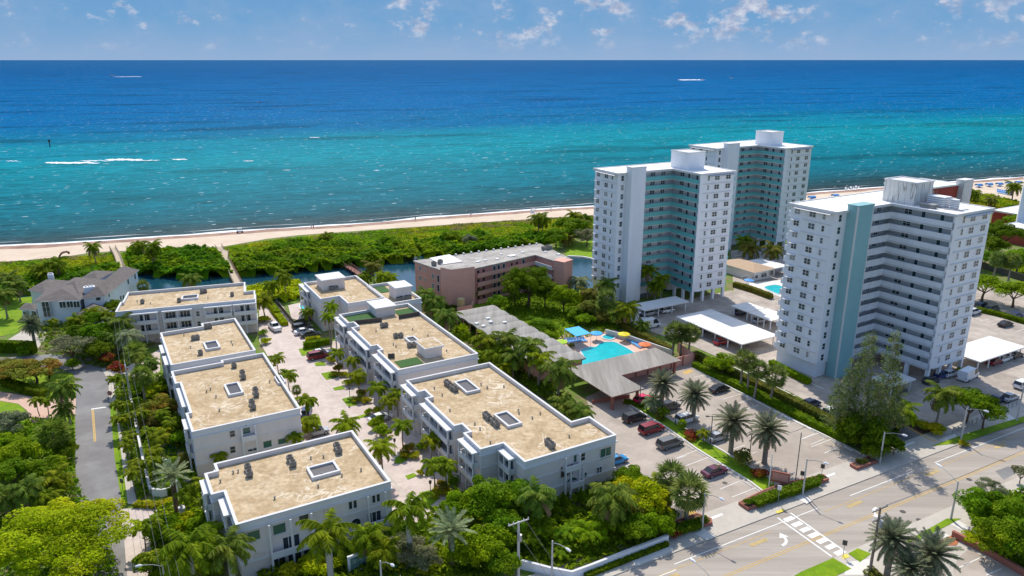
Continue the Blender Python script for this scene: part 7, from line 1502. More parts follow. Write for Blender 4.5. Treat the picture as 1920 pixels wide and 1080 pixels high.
# --- broadleaf trees: (crop,x,y,zc,r,kind,mat,label)
TREES = [
 (0, 112, 1012, 6.0, 10.2, 'big', 'f_yel', 'huge spreading bright green tree filling the bottom left corner', .62),
 (2, 100, 470, 3.2, 3.8, 'mid', 'f_bright', 'bright rounded tree above the huge corner tree at the left edge', .9), (2, 30, 420, 2.5, 3.2, 'mid', 'f_bright', 'bright leafy shrub-tree at the left edge below the silvery bush', .8), (2, 240, 540, 3.0, 3.0, 'mid', 'f_mid', 'leafy tree between the fan palm and the huge corner tree', .9), (2, 60, 560, 3.0, 3.2, 'mid', 'f_mid', 'mid green tree just above the corner palms at the left edge', .9), (2, 330, 440, 2.0, 2.2, 'mid', 'f_dark', 'small dark tree beside the residential road below the fan palm', .9),
 (17, 75, 800, 2.6, 3.3, 'mid', 'f_grey', 'silvery grey-green bush tree beside the brick driveway', .8), (17, 90, 400, 3.0, 4.6, 'mid', 'f_crot', 'left reddish green croton tree near the dark boxy hedge', .55), (17, 270, 390, 3.0, 5.2, 'mid', 'f_crot', 'right reddish green croton tree near the residential road bend', .55), (17, 20, 350, 2.5, 3.0, 'mid', 'f_olive', 'olive shrub tree at the left edge above the croton trees', .6),
 (17, 545, 205, 4.2, 5.2, 'airy', 'f_grey', 'feathery grey-green tree at the bend of the residential road', .75), (17, 560, 350, 1.2, 1.8, 'small', 'f_bright', 'bright green bush beneath the feathery grey-green tree', .9),
 (17, 640, 110, 4.0, 3.6, 'mid', 'f_dark', 'dark green tree between the feathery grey tree and the rear block', 1), (17, 760, 120, 4.4, 4.0, 'mid', 'f_mid', 'rounded green tree nearest the corner of the rear left block', 1), (17, 780, 230, 3.0, 3.4, 'mid', 'f_dark', 'dark tree in shade behind the red flowering shrubs', .9), (1, 700, 640, 3.5, 2.8, 'mid', 'f_mid', 'leafy tree below the garage roof of the white house', 1), (1, 860, 540, 3.2, 2.6, 'mid', 'f_dark', 'dark narrow tree between the white house and the rear block', 1),
 (17, 840, 305, 1.6, 1.9, 'small', 'f_red', 'red flowering shrub, left of two near the top of the white wall', .8), (17, 915, 385, 1.6, 2.0, 'small', 'f_red', 'red flowering shrub, right of two near the top of the white wall', .8),
 (13, 560, 425, 1.8, 2.8, 'mid', 'f_yel', 'yellow-green bush in the upper left-row garden', .7), (13, 660, 380, 1.8, 2.2, 'small', 'f_mid', 'green bush against the wall of the small left-row block', .8), (13, 590, 590, 2.6, 3.6, 'mid', 'f_crot', 'large croton tree in the middle of the left-row garden', .8), (13, 720, 600, 2.2, 2.2, 'small', 'f_crot', 'small croton tree against the large left-row block', .9), (13, 540, 720, 2.2, 2.8, 'mid', 'f_olive', 'olive leafed tree in the lower left-row garden', .8), (13, 740, 740, 2.0, 2.2, 'small', 'f_dark', 'dark bush against the base of the large left-row block', .9),
 (13, 640, 850, 1.6, 2.2, 'small', 'f_yel', 'yellow-green bush above the upper green pond', .7), (13, 800, 900, 1.5, 2.4, 'small', 'f_bright', 'bright bush right of the upper green pond by the block wall', .7), (13, 380, 430, 1.5, 2.3, 'small', 'f_bright', 'bright green bush just inside the top of the white wall', .8), (13, 400, 590, 1.3, 2.2, 'small', 'f_bright', 'bright clipped bush inside the white wall, further down', .8), (14, 760, 110, 1.3, 1.8, 'small', 'f_olive', 'olive bush right of the round green pond', .8), (14, 640, 150, 1, 1.4, 'small', 'f_mid', 'small bush between the green pond and the round pool', .8),
 (14, 600, 690, 1.8, 2.8, 'mid', 'f_bright', 'bright green bush below the paver drive, left of the date trunk', .8), (14, 730, 660, 1.6, 2.2, 'small', 'f_yel', 'yellow-green bush below the near gate pillar', .8), (14, 890, 650, 1.8, 2.6, 'mid', 'f_bright', 'bright bush beside the near corner of the front left block', .9), (14, 440, 1000, 1.8, 2.2, 'small', 'f_mid', 'green bush under the lower left street lamp', .9),
 (4, 560, 1050, 1.6, 2.4, 'small', 'f_yel', 'yellow-green bush at the bottom below the long balcony', .8), (4, 640, 1035, 1.4, 1.7, 'small', 'f_yel', 'second yellow-green bush at the bottom beside the royal palm trunk', .8), (4, 450, 1070, 1.4, 2.0, 'small', 'f_gold', 'golden bush at the bottom edge under the front left block', .8), (4, 720, 1000, 1.2, 1.2, 'small', 'f_bright', 'bright bush left of the mosaic wall', .9),
 (16, 520, 850, 2.6, 3.0, 'airy', 'f_grey', 'silvery airy bush left of the tall royal palm trunk', .7), (16, 720, 940, 2.4, 2.8, 'airy', 'f_grey', 'silvery airy bush right of the tall royal palm trunk', .7), (16, 700, 1050, .9, 1.2, 'small', 'f_gold', 'small golden bush at the foot of the royal palm', .9), (16, 560, 720, 2, 2.2, 'small', 'f_dark', 'dark bush behind the tall royal palm by the lane gate', .9),
 (6, 400, 720, 4.6, 4.4, 'mid', 'f_mid', 'large leafy tree in front of the largest block side wall', 1), (6, 520, 700, 4.2, 3.4, 'mid', 'f_mid', 'leafy tree nearest the front balcony of the largest block', 1), (6, 270, 740, 3.2, 3.0, 'mid', 'f_bright', 'bright tree between the silver date palm and the large leafy tree', 1), (6, 470, 850, 3.6, 3.2, 'mid', 'f_mid', 'middle leafy tree left of the concrete utility pole', 1), (6, 400, 940, 3.2, 3.6, 'mid', 'f_bright', 'lower leafy tree left of the concrete utility pole', 1), (6, 290, 960, 2.8, 2.8, 'mid', 'f_bright', 'leafy tree right of the silver date palm trunk', 1), (6, 480, 1020, 2.6, 2.4, 'mid', 'f_mid', 'leafy bush at the foot of the concrete utility pole', 1),
 (6, 1110, 640, 3.0, 2.6, 'mid', 'f_bright', 'bright bush tree at the right wall of the largest block', .9), (6, 1170, 720, 3.4, 3.4, 'mid', 'f_yel', 'yellowish tree beside the car park, left of two', .9), (7, 130, 290, 3.0, 3.3, 'mid', 'f_yel', 'yellowish tree beside the car park above the street wall', .9), (7, 90, 180, 3.2, 2.6, 'mid', 'f_mid', 'green tree at the edge of the car park behind the yellowish trees', 1), (7, 120, 480, 2.6, 3.0, 'mid', 'f_olive', 'olive tree above the white street wall', .9), (7, 330, 600, 2.2, 2.8, 'mid', 'f_bright', 'bright tree at the end of the white street wall', 1), (7, 220, 620, 2.0, 2.4, 'mid', 'f_mid', 'leafy bush behind the right part of the street wall', 1), (7, 430, 530, 2, 1.6, 'small', 'f_dark', 'dark bush between the street wall end and the brick planter', 1), (6, 1120, 850, 2.6, 2.8, 'mid', 'f_mid', 'leafy tree right of the palm clump in the bottom garden', .9),
 (5, 925, 360, 7.0, 8.6, 'big', 'f_dark', 'very large dark green banyan-like tree in the pink building courtyard', .95), (5, 820, 400, 5.0, 4.2, 'mid', 'f_dark', 'dark tree at the left shoulder of the very large courtyard tree', .95), (5, 1050, 420, 5.0, 4.0, 'mid', 'f_dark', 'dark tree at the right shoulder of the very large courtyard tree', 1), (5, 1190, 470, 4.2, 4.4, 'mid', 'f_bright', 'bright green tree right of the very large dark tree', .95), (5, 700, 510, 2.8, 3.2, 'mid', 'f_mid', 'green tree between the wavy roof and the pink gallery', .9), (5, 545, 450, 2.2, 1.8, 'small', 'f_bright', 'small bright tree against the pink stair block', 1), (5, 1000, 690, 2.2, 4.4, 'mid', 'f_mid', 'long leafy bush tree beside the wavy roof near the pool', .7), (5, 1080, 770, 1.6, 2.6, 'mid', 'f_bright', 'bright bush at the near end of the courtyard garden', .8), (5, 1350, 640, 2, 2.6, 'mid', 'f_bright', 'bright bush behind the blue parasol', .8), (5, 1390, 560, 3.4, 3.2, 'mid', 'f_olive', 'olive tree in the palm group left of the white vans', .9), (5, 1270, 590, 2.2, 2.8, 'mid', 'f_mid', 'green shrub below the bright tree near the pool wall', .8), (5, 1480, 620, 2.2, 2.4, 'mid', 'f_olive', 'olive shrub in front of the first tower garden', .8),
 (11, 940, 770, 2.8, 3.8, 'mid', 'f_bright', 'flat-topped bright green tree in the long hedge of the car park', .6), (12, 0, 0, 0, 0, None, None, '', 0),
 (10, 620, 470, 3.2, 4.6, 'mid', 'f_dark', 'dense dark tree under the feathery tree beside the road', .9), (10, 470, 480, 2.4, 3.0, 'mid', 'f_dark', 'dark leafy bush at the left foot of the feathery tree', .9), (10, 700, 600, 2.0, 2.8, 'mid', 'f_dark', 'dark bush behind the street lamp at the feathery tree', .9), (10, 860, 600, 1.6, 1.9, 'small', 'f_dark', 'dark rounded bush at the driveway corner', .9),
 (10, 1480, 230, 4.6, 3.9, 'mid', 'f_mid', 'broad green tree over the road fence, left crown', .8), (10, 1610, 290, 4.2, 3.4, 'mid', 'f_mid', 'broad green tree over the road fence, right crown', .8), (10, 1180, 460, .8, 2.2, 'small', 'f_gold', 'right end of the golden bush bed beside the driveway', .5), (10, 1090, 430, .8, 1.8, 'small', 'f_gold', 'left end of the golden bush bed beside the driveway', .5),
 (8, 1620, 270, 2.4, 2.6, 'airy', 'f_grey', 'grey-green airy tree beside the south pavement', .7), (8, 1900, 130, 2.0, 1.6, 'small', 'f_grey', 'small grey-green bush at the right edge below the road', .8), (8, 1560, 460, 3.4, 3.6, 'mid', 'f_mid', 'leafy tree at the near pavement corner, leftmost of the right group', 1), (8, 1760, 500, 3.4, 3.8, 'mid', 'f_mid', 'leafy tree in the middle of the lower right group', 1), (8, 1700, 700, 3.2, 3.6, 'mid', 'f_mid', 'leafy tree at the front of the lower right group', 1), (8, 1890, 760, 3.2, 3.8, 'mid', 'f_mid', 'leafy tree cut by the right edge in the lower right group', 1),
 (22, 1600, 800, 8, 8.5, 'big', 'f_dark', 'large dark tree mass right of the nearest tower', .9), (22, 1500, 960, 5.5, 5, 'mid', 'f_dark', 'dark tree below the large dark mass beside the tower balconies', .9), (22, 1780, 640, 4, 4.5, 'mid', 'f_mid', 'leafy tree in front of the low white-roofed building', .8), (24, 470, 310, 4.5, 5, 'mid', 'f_bright', 'bright tree at the right edge above the lawn', .9), (24, 230, 300, 4, 4.5, 'mid', 'f_mid', 'green tree between the dark mass and the fan palms', .8),
 (24, 240, 480, 5.0, 6.5, 'umb', 'f_bright', 'wide umbrella-shaped bright tree over the dark cars right of the nearest tower', .8), (24, 450, 520, 5.0, 6.0, 'umb', 'f_bright', 'wide umbrella-shaped bright tree at the right edge of the car park', .8),
 (21, 740, 450, 5.5, 7.2, 'mid', 'f_mid', 'large round tree on the canal lawn left of the first tower', .75), (21, 560, 570, 4, 4.6, 'mid', 'f_mid', 'medium round tree on the canal lawn beside the pink roof', .8), (21, 950, 540, 4.5, 5, 'airy', 'f_grey', 'grey-green tree on the canal lawn nearest the first tower', .8), (21, 900, 350, 4, 4, 'mid', 'f_dark', 'dark tree behind the canal lawn beside the first tower', .8),
 (3, 1620, 20, 2.5, 4.5, 'mid', 'f_mid', 'rounded green tree above the pink roof, left one', .7), (3, 1760, 40, 3, 3, 'mid', 'f_grey', 'grey-green tree above the pink roof', .9), (3, 40, 620, 1.5, 2.2, 'small', 'f_mid', 'bush beside the rear block at the top of the lane', .8),
]
for T in TREES:
    if T[5] is None: continue
    c_, x, y, zc, r_, kd, m_, lab, sz = T
    tree(c_, x, y, zc, r_, kd, m_, lab, 'shrub' if kd == 'small' else 'tree', 'shrub' if kd == 'small' else 'broadleaf_tree', sz)
# --- palms
def P4(*a, **k): palm(*a, **k)
CO = 'coco'
for a in (
 (CO, 2, 320, 120, 8, 'tall coconut palm beside the brick driveway at the road edge', 1.15), ('sabal', 2, 270, 360, 4.5, 'fan palm with drooping pale fronds left of the residential road', 1.9, 'p_coco'), ('small', 2, 185, 190, 3.4, 'left thin palm of the pair on the brick driveway', 1.0), ('small', 2, 232, 188, 3.2, 'right thin palm of the pair on the brick driveway', 1.0), (CO, 2, 315, 225, 3.8, 'shorter palm beneath the tall coconut palm at the brick driveway', .8),
 (CO, 2, 130, 640, 4.2, 'pale arching palm above the huge corner tree, left one', 1.05), (CO, 2, 290, 590, 3.6, 'arching palm above the huge corner tree beside the road', 1.0, 'p_dark'), (CO, 2, 30, 680, 3.6, 'arching palm at the left edge above the huge corner tree', 1.0), (CO, 2, 230, 680, 3.0, 'low palm tucked behind the huge corner tree', .8, 'p_dark'),
 ('date', 17, 240, 30, 6.5, 'tall date palm with a dark trunk in front of the white house', .95), ('small', 17, 410, 10, 3.5, 'small palm against the white house wall', 1.0),
 (CO, 1, 60, 330, 6, 'coconut palm on the left lawn edge, upper', 1.3), (CO, 1, 20, 450, 6.5, 'coconut palm cut by the left edge beside the bright lawn', 1.3), (CO, 1, 130, 380, 5, 'coconut palm left of the white house porch', 1.2), (CO, 1, 290, 250, 5.5, 'dark coconut palm behind the white house, left one', 1.35, 'p_dark'), (CO, 1, 425, 215, 6, 'dark coconut palm behind the white house by the beach gate', 1.35, 'p_dark'), (CO, 1, 330, 290, 4.5, 'shorter palm behind the left chimney of the white house', 1.1, 'p_dark'),
 (CO, 1, 700, 90, 6, 'lone coconut palm against the sand between the beach gate and boardwalk', 1.15, 'p_dark'), (CO, 1, 1045, 75, 5.5, 'left coconut palm of the pair standing before the beach sand', 1.15, 'p_dark'), (CO, 1, 1155, 75, 8.5, 'right coconut palm of the pair standing before the beach sand', 1.15, 'p_dark'), (CO, 1, 1140, 140, 6, 'dark palm just below the pair on the dune scrub', .9, 'p_dark'),
 ('sabal', 1, 1075, 385, 3, 'fan palm on the near canal bank beside the rear left block', 1.3), (CO, 1, 1430, 330, 5, 'coconut palm on the near canal bank behind the rear left block', 1.2, 'p_coco'),
 (CO, 1, 570, 640, 4, 'palm with spreading fronds in front of the white house garage', 1.05, 'p_dark'), (CO, 1, 690, 580, 4.5, 'palm leaning over the garage roof of the white house', 1.0, 'p_dark'), (CO, 1, 790, 600, 4, 'palm between the garage roof and the rear block', .9, 'p_dark'), (CO, 1, 640, 700, 3, 'low palm below the garage of the white house', .9, 'p_dark'),
 (CO, 1, 910, 660, 6.5, 'pale coconut palm at the left corner of the rear left block', 1.3), (CO, 1, 975, 760, 6, 'grey-green palm overlapping the left wall of the rear left block', 1.2, 'p_silver'), (CO, 1, 860, 760, 5, 'palm left of the grey-green palm at the rear block corner', 1.0),
 ('sabal', 1, 1000, 880, 6.5, 'round-headed palm over the drive beside the small left-row block, left', 1.6, 'p_coco'), ('sabal', 1, 1110, 970, 6.0, 'round-headed palm over the drive beside the small left-row block, right', 1.5, 'p_coco'), ('sabal', 13, 430, 280, 7.0, 'tall thin round-headed palm just inside the white wall', 1.5, 'p_coco'),
 ('date', 14, 650, 210, 7.2, 'tall silvery date palm with a thick dark trunk beside the paver drive', .01),
 ('silver', 14, 640, 240, 6.8, 'silvery date palm with a thick dark trunk beside the paver drive', .95), ('small', 14, 760, 385, 4.4, 'left slim palm between the date palm and the front left block', 1.15), ('small', 14, 872, 300, 5.4, 'tall slim palm between the date palm and the front left block', 1.15), ('small', 14, 930, 420, 4.2, 'slim palm against the corner of the front left block', 1.0, 'p_coco'), ('small', 14, 1050, 50, 3.6, 'small palm in front of the large left-row block wall', 1.0),
 ('small', 14, 385, 660, 4.0, 'left small palm of the pair at the bottom of the paver drive', 1.15), ('small', 14, 480, 640, 4.0, 'right small palm of the pair at the bottom of the paver drive', 1.1), ('small', 14, 470, 930, 3, 'small palm below the pair at the bottom of the paver drive', 1.2),
 ('royal', 14, 770, 830, 8.2, 'large royal palm with drooping fronds at the bottom left of the blocks', 1.35), ('royal', 14, 1120, 840, 7.2, 'royal palm overlapping the left corner of the front left block', 1.15, 'p_coco'), (CO, 14, 760, 1050, 4, 'palm crown at the bottom edge below the large royal palm', 1.1, 'p_dark'), (CO, 14, 960, 740, 4.0, 'bright palm between the two royal palms at the block corner', 1.0, 'f_bright'),
 ('royal', 4, 630, 860, 8.6, 'royal palm standing before the long balcony of the front left block', 1.3), ('royal', 4, 1040, 740, 8.8, 'tall royal palm with a pale trunk at the lane entrance', 1.25), ('silver', 16, 925, 700, 6.2, 'silvery date palm with stiff fronds at the lane entrance', 1.05), (CO, 4, 840, 870, 4.5, 'coconut palm at the right corner of the front left block', 1.05, 'p_dark'), (CO, 4, 905, 950, 3.6, 'low palm behind the fountain garden', .9, 'p_dark'),
 (CO, 4, 720, 310, 4.2, 'bright coconut palm behind the front left block roof, left', 1.05, 'p_lime'), (CO, 4, 905, 430, 6.2, 'yellow-green coconut palm in the lane beside the front left block', .95, 'p_lime'), ('small', 4, 465, 375, 4, 'small palm beside the wall of the large left-row block', 1.1),
 ('small', 15, 175, 505, 5.0, 'topmost palm on the right flank of the left row', 1.35), ('small', 15, 275, 635, 5.0, 'second palm down the right flank of the left row', 1.45), ('small', 15, 415, 855, 5.0, 'third palm down the right flank of the left row', 1.5), ('small', 15, 440, 1040, 4.4, 'fourth palm down the right flank of the left row', 1.5), ('small', 4, 540, 300, 3.4, 'palm behind the back parapet of the front left block', 1.3), ('sabal', 15, 345, 770, 4, 'small round palm between the second and third flank palms', .7),
 ('small', 15, 690, 455, 4.2, 'top palm of the right-hand garden beds in the lane', 1.35), ('small', 15, 820, 520, 4.4, 'second palm of the right-hand garden beds against the balconies', 1.35), ('small', 15, 860, 640, 4.2, 'third palm of the right-hand garden beds in the lane', 1.5), ('small', 15, 1030, 740, 4.4, 'fourth palm of the right-hand garden beds in the lane', 1.5), ('small', 15, 1110, 860, 4.2, 'fifth palm of the right-hand garden beds in the lane', 1.4), ('small', 15, 1190, 800, 4.8, 'sixth palm of the right-hand garden beds against the wall', 1.4),
 ('small', 4, 1010, 310, 4.6, 'palm over the white sedan bushes in the lane', 1.45), ('small', 4, 1150, 385, 4.4, 'palm against the middle balconies of the largest block', 1.4), ('small', 4, 1170, 510, 4.8, 'left palm of the pair at the near right bed', 1.4), ('small', 4, 1235, 520, 4.8, 'right palm of the pair at the near right bed', 1.4), (CO, 15, 620, 60, 9.0, 'rear tall palm of the twin palms before the canal-end block', .75, 'f_bright'), (CO, 15, 615, 150, 8.2, 'front tall palm of the twin palms before the canal-end block', .75, 'f_bright'), (CO, 15, 440, 110, 4, 'small palm beside the little blue pool', .8, 'p_dark'),
 (CO, 3, 270, 375, 5, 'left palm on the near canal bank behind the lane', 1.05, 'p_dark'), (CO, 3, 375, 305, 6.5, 'right palm on the near canal bank behind the lane', 1.15, 'p_dark'), (CO, 3, 215, 490, 5, 'palm at the far end of the lane beside the rear block', 1.1, 'p_dark'), (CO, 3, 1040, 240, 5.5, 'dull olive palm on the canal bank behind the tall rooftop box', 1.3, 'f_olive'), (CO, 3, 1110, 310, 4.5, 'yellowing palm beside the footbridge, left', 1.2, 'p_lime'), (CO, 3, 1170, 330, 4.0, 'yellowing palm beside the footbridge, right', 1.0, 'p_lime'), (CO, 3, 980, 310, 3.5, 'low dark palm beside the footbridge', 1.0, 'p_dark'),
 (CO, 5, 190, 490, 7.0, 'large coconut palm against the left wall of the pink building', 1.4), (CO, 5, 310, 610, 7.5, 'large coconut palm in front of the ochre tank', 1.35), (CO, 5, 150, 440, 5.5, 'smaller coconut palm at the far left of the pink building wall', 1.1), ('sabal', 5, 425, 740, 3.0, 'round bright palm bush between the roof garden block and wavy roof', 1.5, 'f_bright'), (CO, 5, 245, 700, 3.6, 'low palm below the ochre tank palm', 1.0, 'p_dark'),
 (CO, 5, 600, 800, 6.5, 'first coconut palm beside the wavy roof, farthest left of the cluster', 1.3, 'p_dark'), (CO, 5, 745, 780, 7.2, 'second coconut palm beside the wavy roof', 1.35), (CO, 5, 925, 830, 7.8, 'third coconut palm beside the wavy roof, crown over the roof', 1.35), (CO, 5, 690, 900, 5.0, 'low coconut palm in the cluster behind the largest roof, left', 1.25, 'p_dark'), (CO, 5, 810, 910, 5.2, 'low coconut palm in the cluster behind the largest roof, middle', 1.25), (CO, 5, 1000, 930, 6.5, 'coconut palm before the pink end wall of the wavy roof', 1.25, 'p_lime'), (CO, 5, 600, 900, 4.4, 'dark low palm at the left of the cluster', 1.1, 'p_dark'), (CO, 5, 740, 990, 3.4, 'lowest palm of the cluster behind the largest roof', 1.0, 'p_lime'),
 (CO, 5, 1150, 1010, 6.2, 'wide coconut palm right of the pink end wall', 1.5), (CO, 6, 755, 255, 4.6, 'coconut palm behind the right edge of the largest roof, left', 1.1), (CO, 6, 840, 290, 4.4, 'coconut palm behind the right corner of the largest roof', 1.05), (CO, 6, 800, 280, 3.6, 'low palm between the two behind the largest roof edge', .9, 'p_dark'),
 (CO, 5, 1295, 350, 4.5, 'pale palm beside the pink building right wing', 1.25, 'p_silver'), (CO, 5, 1505, 375, 5.5, 'palm before the first tower left face', 1.3, 'p_coco'), ('sabal', 5, 1510, 480, 6.0, 'round-headed fan palm before the first tower left face', 1.9), (CO, 5, 1390, 440, 5.0, 'olive palm in the group between pink building and tower', 1.3, 'f_olive'), (CO, 5, 1400, 540, 3.8, 'low palm in the group between pink building and tower', 1.2, 'p_coco'), (CO, 5, 1665, 555, 5.2, 'dark palm at the foot of the first tower beside the carport', 1.3, 'p_dark'), (CO, 5, 1590, 590, 3.6, 'low palm left of the white passenger van', 1.1, 'p_coco'), (CO, 11, 215, 430, 2.4, 'small palm sprouting from the hedge before the white cargo van', .9),
 (CO, 25, 370, 715, 8.5, 'left tall palm in the first tower courtyard', 1.1, 'p_dark'), (CO, 25, 445, 770, 7.0, 'right palm in the first tower courtyard', 1.1, 'p_dark'), (CO, 25, 410, 810, 4.5, 'low palm in the first tower courtyard', 1.1, 'p_dark'),
 (CO, 23, 390, 290, 5, 'left palm of the pair behind the tan pool house roof', 1.5, 'f_olive'), (CO, 23, 725, 310, 5.5, 'right palm of the pair behind the tan pool house roof', 1.5, 'f_olive'), (CO, 23, 300, 170, 6, 'dark palm in the courtyard of the farthest tower', 1.3, 'p_dark'),
 ('sabal', 11, 490, 500, 5.5, 'left fan palm of the three beside the largest carport', 1.9), ('sabal', 11, 570, 500, 5.5, 'middle fan palm of the three beside the largest carport', 1.5), ('sabal', 11, 648, 510, 5.5, 'right fan palm of the three beside the largest carport', 1.6), ('sabal', 11, 1120, 740, 6.5, 'first fan palm from the left in the long hedge', 1.4), ('sabal', 11, 1185, 755, 7.0, 'second fan palm from the left in the long hedge', 1.4), ('sabal', 11, 1245, 825, 6.5, 'third fan palm from the left in the long hedge', 1.4), ('sabal', 11, 1392, 885, 5.8, 'rightmost fan palm in the long hedge, largest head', 1.6),
 ('date', 9, 590, 190, 6.0, 'first stout date palm of the median, nearest the pavilion', 1.05), ('date', 9, 880, 290, 5.6, 'second stout date palm of the median, with a red bed at its foot', 1.08), ('date', 9, 1225, 535, 6.0, 'third stout date palm of the median', 1.15), ('date', 9, 1535, 610, 6.2, 'fourth stout date palm of the median, nearest the road', 1.15),
 (CO, 9, 500, 350, 2.2, 'low silvery palm at the foot of the first date palm', .85, 'p_silver'), ('small', 9, 600, 430, 1.8, 'tiny palm right of the first date palm trunk', .9), ('sabal', 9, 760, 550, 1.2, 'tiny fan palm on the median between the first two date palms', .6, 'f_bright'), ('small', 9, 960, 630, 2.0, 'tiny palm on the median right of the second date palm', .9),
 ('sabal', 7, 465, 175, 5.0, 'left fan palm of the pair beside the car park entrance planter', 1.75), ('sabal', 7, 630, 305, 5.2, 'right fan palm of the pair beside the car park entrance planter', 1.95), (CO, 7, 330, 270, 3.8, 'coconut palm left of the fan palm pair', .95, 'p_dark'), (CO, 7, 430, 300, 3.2, 'low palm behind the fan palm pair', .9, 'p_dark'),
 (CO, 6, 650, 690, 6.6, 'coconut palm before the arched doorway of the largest block', 1.15), (CO, 6, 985, 700, 6.2, 'coconut palm right of the arched doorway of the largest block', 1.35), ('areca', 6, 880, 870, 2.6, 'large clump of arching palms in the bottom garden, middle', 1.25), ('areca', 6, 780, 880, 2.4, 'clump of arching palms in the bottom garden, left of middle', 1.1, 'f_mid'), ('areca', 6, 650, 850, 2.6, 'clump of arching palms right of the concrete pole', 1.1, 'f_mid'), ('areca', 6, 960, 830, 2.4, 'clump of arching palms in the bottom garden, right of middle', 1.1), ('areca', 6, 1040, 800, 2.4, 'clump of arching palms under the right coconut palm', 1.0), ('areca', 6, 590, 900, 2.2, 'clump of yellowing arching palms at the concrete pole', 1.0, 'p_lime'), ('areca', 7, 120, 400, 2.2, 'clump of arching palms above the white street wall', 1.0), ('areca', 6, 740, 960, 1.6, 'low palm clump beside the street lamp in the bottom garden', .9, 'f_mid'),
 (CO, 10, 1240, 170, 6.4, 'coconut palm over the sunny driveway beside the broad tree', 1.25), (CO, 10, 930, 300, 4.6, 'yellowing coconut palm right of the feathery tree', 1.15, 'p_lime'), (CO, 10, 860, 330, 4, 'darker palm right of the feathery tree', 1.0, 'p_dark'),
 ('date', 8, 740, 730, 5.8, 'left stout date palm at the lower right behind the wooden pole', 1.1), ('date', 8, 1100, 870, 5.2, 'right stout date palm at the lower right edge', 1.15), ('date', 8, 900, 1000, 4.2, 'low date palm between the two at the bottom right', .9),
 ('sabal', 24, 322, 310, 7, 'left round-headed palm on the lawn right of the nearest tower', 1.8), ('sabal', 24, 425, 325, 7, 'right round-headed palm on the lawn right of the nearest tower', 1.8), (CO, 22, 1770, 200, 7, 'lone coconut palm among loungers on the upper right sand', 1.7, 'p_dark'), (CO, 22, 1260, 280, 5, 'dark palm beside the red stair tower on the beach', 1.5, 'p_dark'), (CO, 22, 1480, 370, 4, 'low palm in the scrub near the upper right beach', 1.3, 'f_olive'),
 (CO, 21, 340, 330, 7.5, 'left palm of the pair on the dune left of the first tower', 1.5, 'p_dark'), (CO, 21, 385, 345, 7, 'right palm of the pair on the dune left of the first tower', 1.3, 'p_dark'), (CO, 21, 775, 300, 6.5, 'palm above the round tree on the canal lawn', 1.4, 'p_dark'), (CO, 21, 900, 400, 5, 'dull palm behind the canal lawn trees', 1.3, 'f_olive'), (CO, 21, 700, 590, 3, 'low palm under the round tree on the canal lawn', 1.2, 'f_olive'), (CO, 3, 685, 10, 4, 'dark palm alone in the dune scrub above the canal', 1.0, 'p_dark'),
):
    if a[6] < .05: continue
    palm(*a[:7], **({'m_': a[7]} if len(a) > 7 else {}))
# row of small palms on the road side of the white wall
ordn = ['first', 'second', 'third', 'fourth', 'fifth', 'sixth', 'seventh', 'eighth', 'ninth', 'tenth', 'eleventh', 'twelfth', 'thirteenth']
for k, (c_, x, y) in enumerate(((13, 170, 310), (13, 235, 285), (13, 285, 330), (13, 240, 450), (13, 200, 560), (13, 290, 560), (13, 230, 690), (13, 300, 690), (13, 320, 850), (13, 300, 930), (14, 320, 130), (14, 300, 200), (14, 360, 160))):
    palm('small', c_, x, y, 3.6, '%s small palm, counting towards the viewer, on the road side of the white wall' % ordn[k], 1.02, grp='row of small palms along the white wall')
for k, (c_, x, y, s_) in enumerate(((13, 380, 70, 1.4), (13, 510, 150, 1.3), (13, 450, 640, 1.2), (13, 640, 640, 1.1), (13, 480, 820, 1.1), (13, 600, 870, 1.3), (13, 720, 720, 1.1), (14, 470, 110, 1.1), (13, 560, 1000, 1.1))):
    palm('small', c_, x, y, 4.2 if k > 1 else 7, '%s garden palm, counting towards the viewer, between the white wall and the left row' % ordn[k], s_, m_='p_coco' if k < 2 else 'p_dark', grp='garden palms beside the left row')
# croton beds in the lane
for k, (c_, x, y) in enumerate(((4, 690, 42), (4, 802, 172), (4, 1045, 452), (4, 1210, 640))):
    n_ = ['far', 'second', 'third', 'near'][k]
    bush(c_, x, y - 10, 1.3, 'f_crot', 'reddish croton bush standing in the %s bed of the lane' % n_, .9, 1.0); bush(c_, x - 22, y + 18, 1.2, 'f_gold', 'golden shrub at the left of the %s lane bed' % n_, .4, .6); bush(c_, x + 28, y + 20, 1.2, 'f_gold', 'golden shrub at the right of the %s lane bed' % n_, .4, .6)
bush(4, 885, 310, 1.9, 'f_bright', 'upper round clipped bush beside the white sedan', .9, .8); bush(4, 905, 350, 1.9, 'f_bright', 'lower round clipped bush beside the white sedan', .9, .8); bush(4, 1100, 558, .8, 'f_gold', 'single round golden bush between the lane beds', .4); bush(4, 1110, 430, 1.2, 'f_mid', 'green bush against the balconies of the largest block', .6)
bush(4, 840, 252, 1.0, 'f_yel', 'yellow-green bush behind the white sedan', .5); bush(4, 885, 245, 1.1, 'f_yel', 'yellow-green bush further right behind the white sedan', .5); bush(4, 740, 105, 1.2, 'f_yel', 'yellow-green bush in the second strip of the lane, left', .5); bush(4, 790, 95, 1.3, 'f_yel', 'yellow-green bush in the second strip of the lane, right', .5); bush(3, 720, 940, 1.4, 'f_gold', 'golden clipped bush right of the maroon suv', .6, .7); bush(4, 530, 310, 1.8, 'f_mid', 'leafy bush between the dark blue car and silver car', 1)
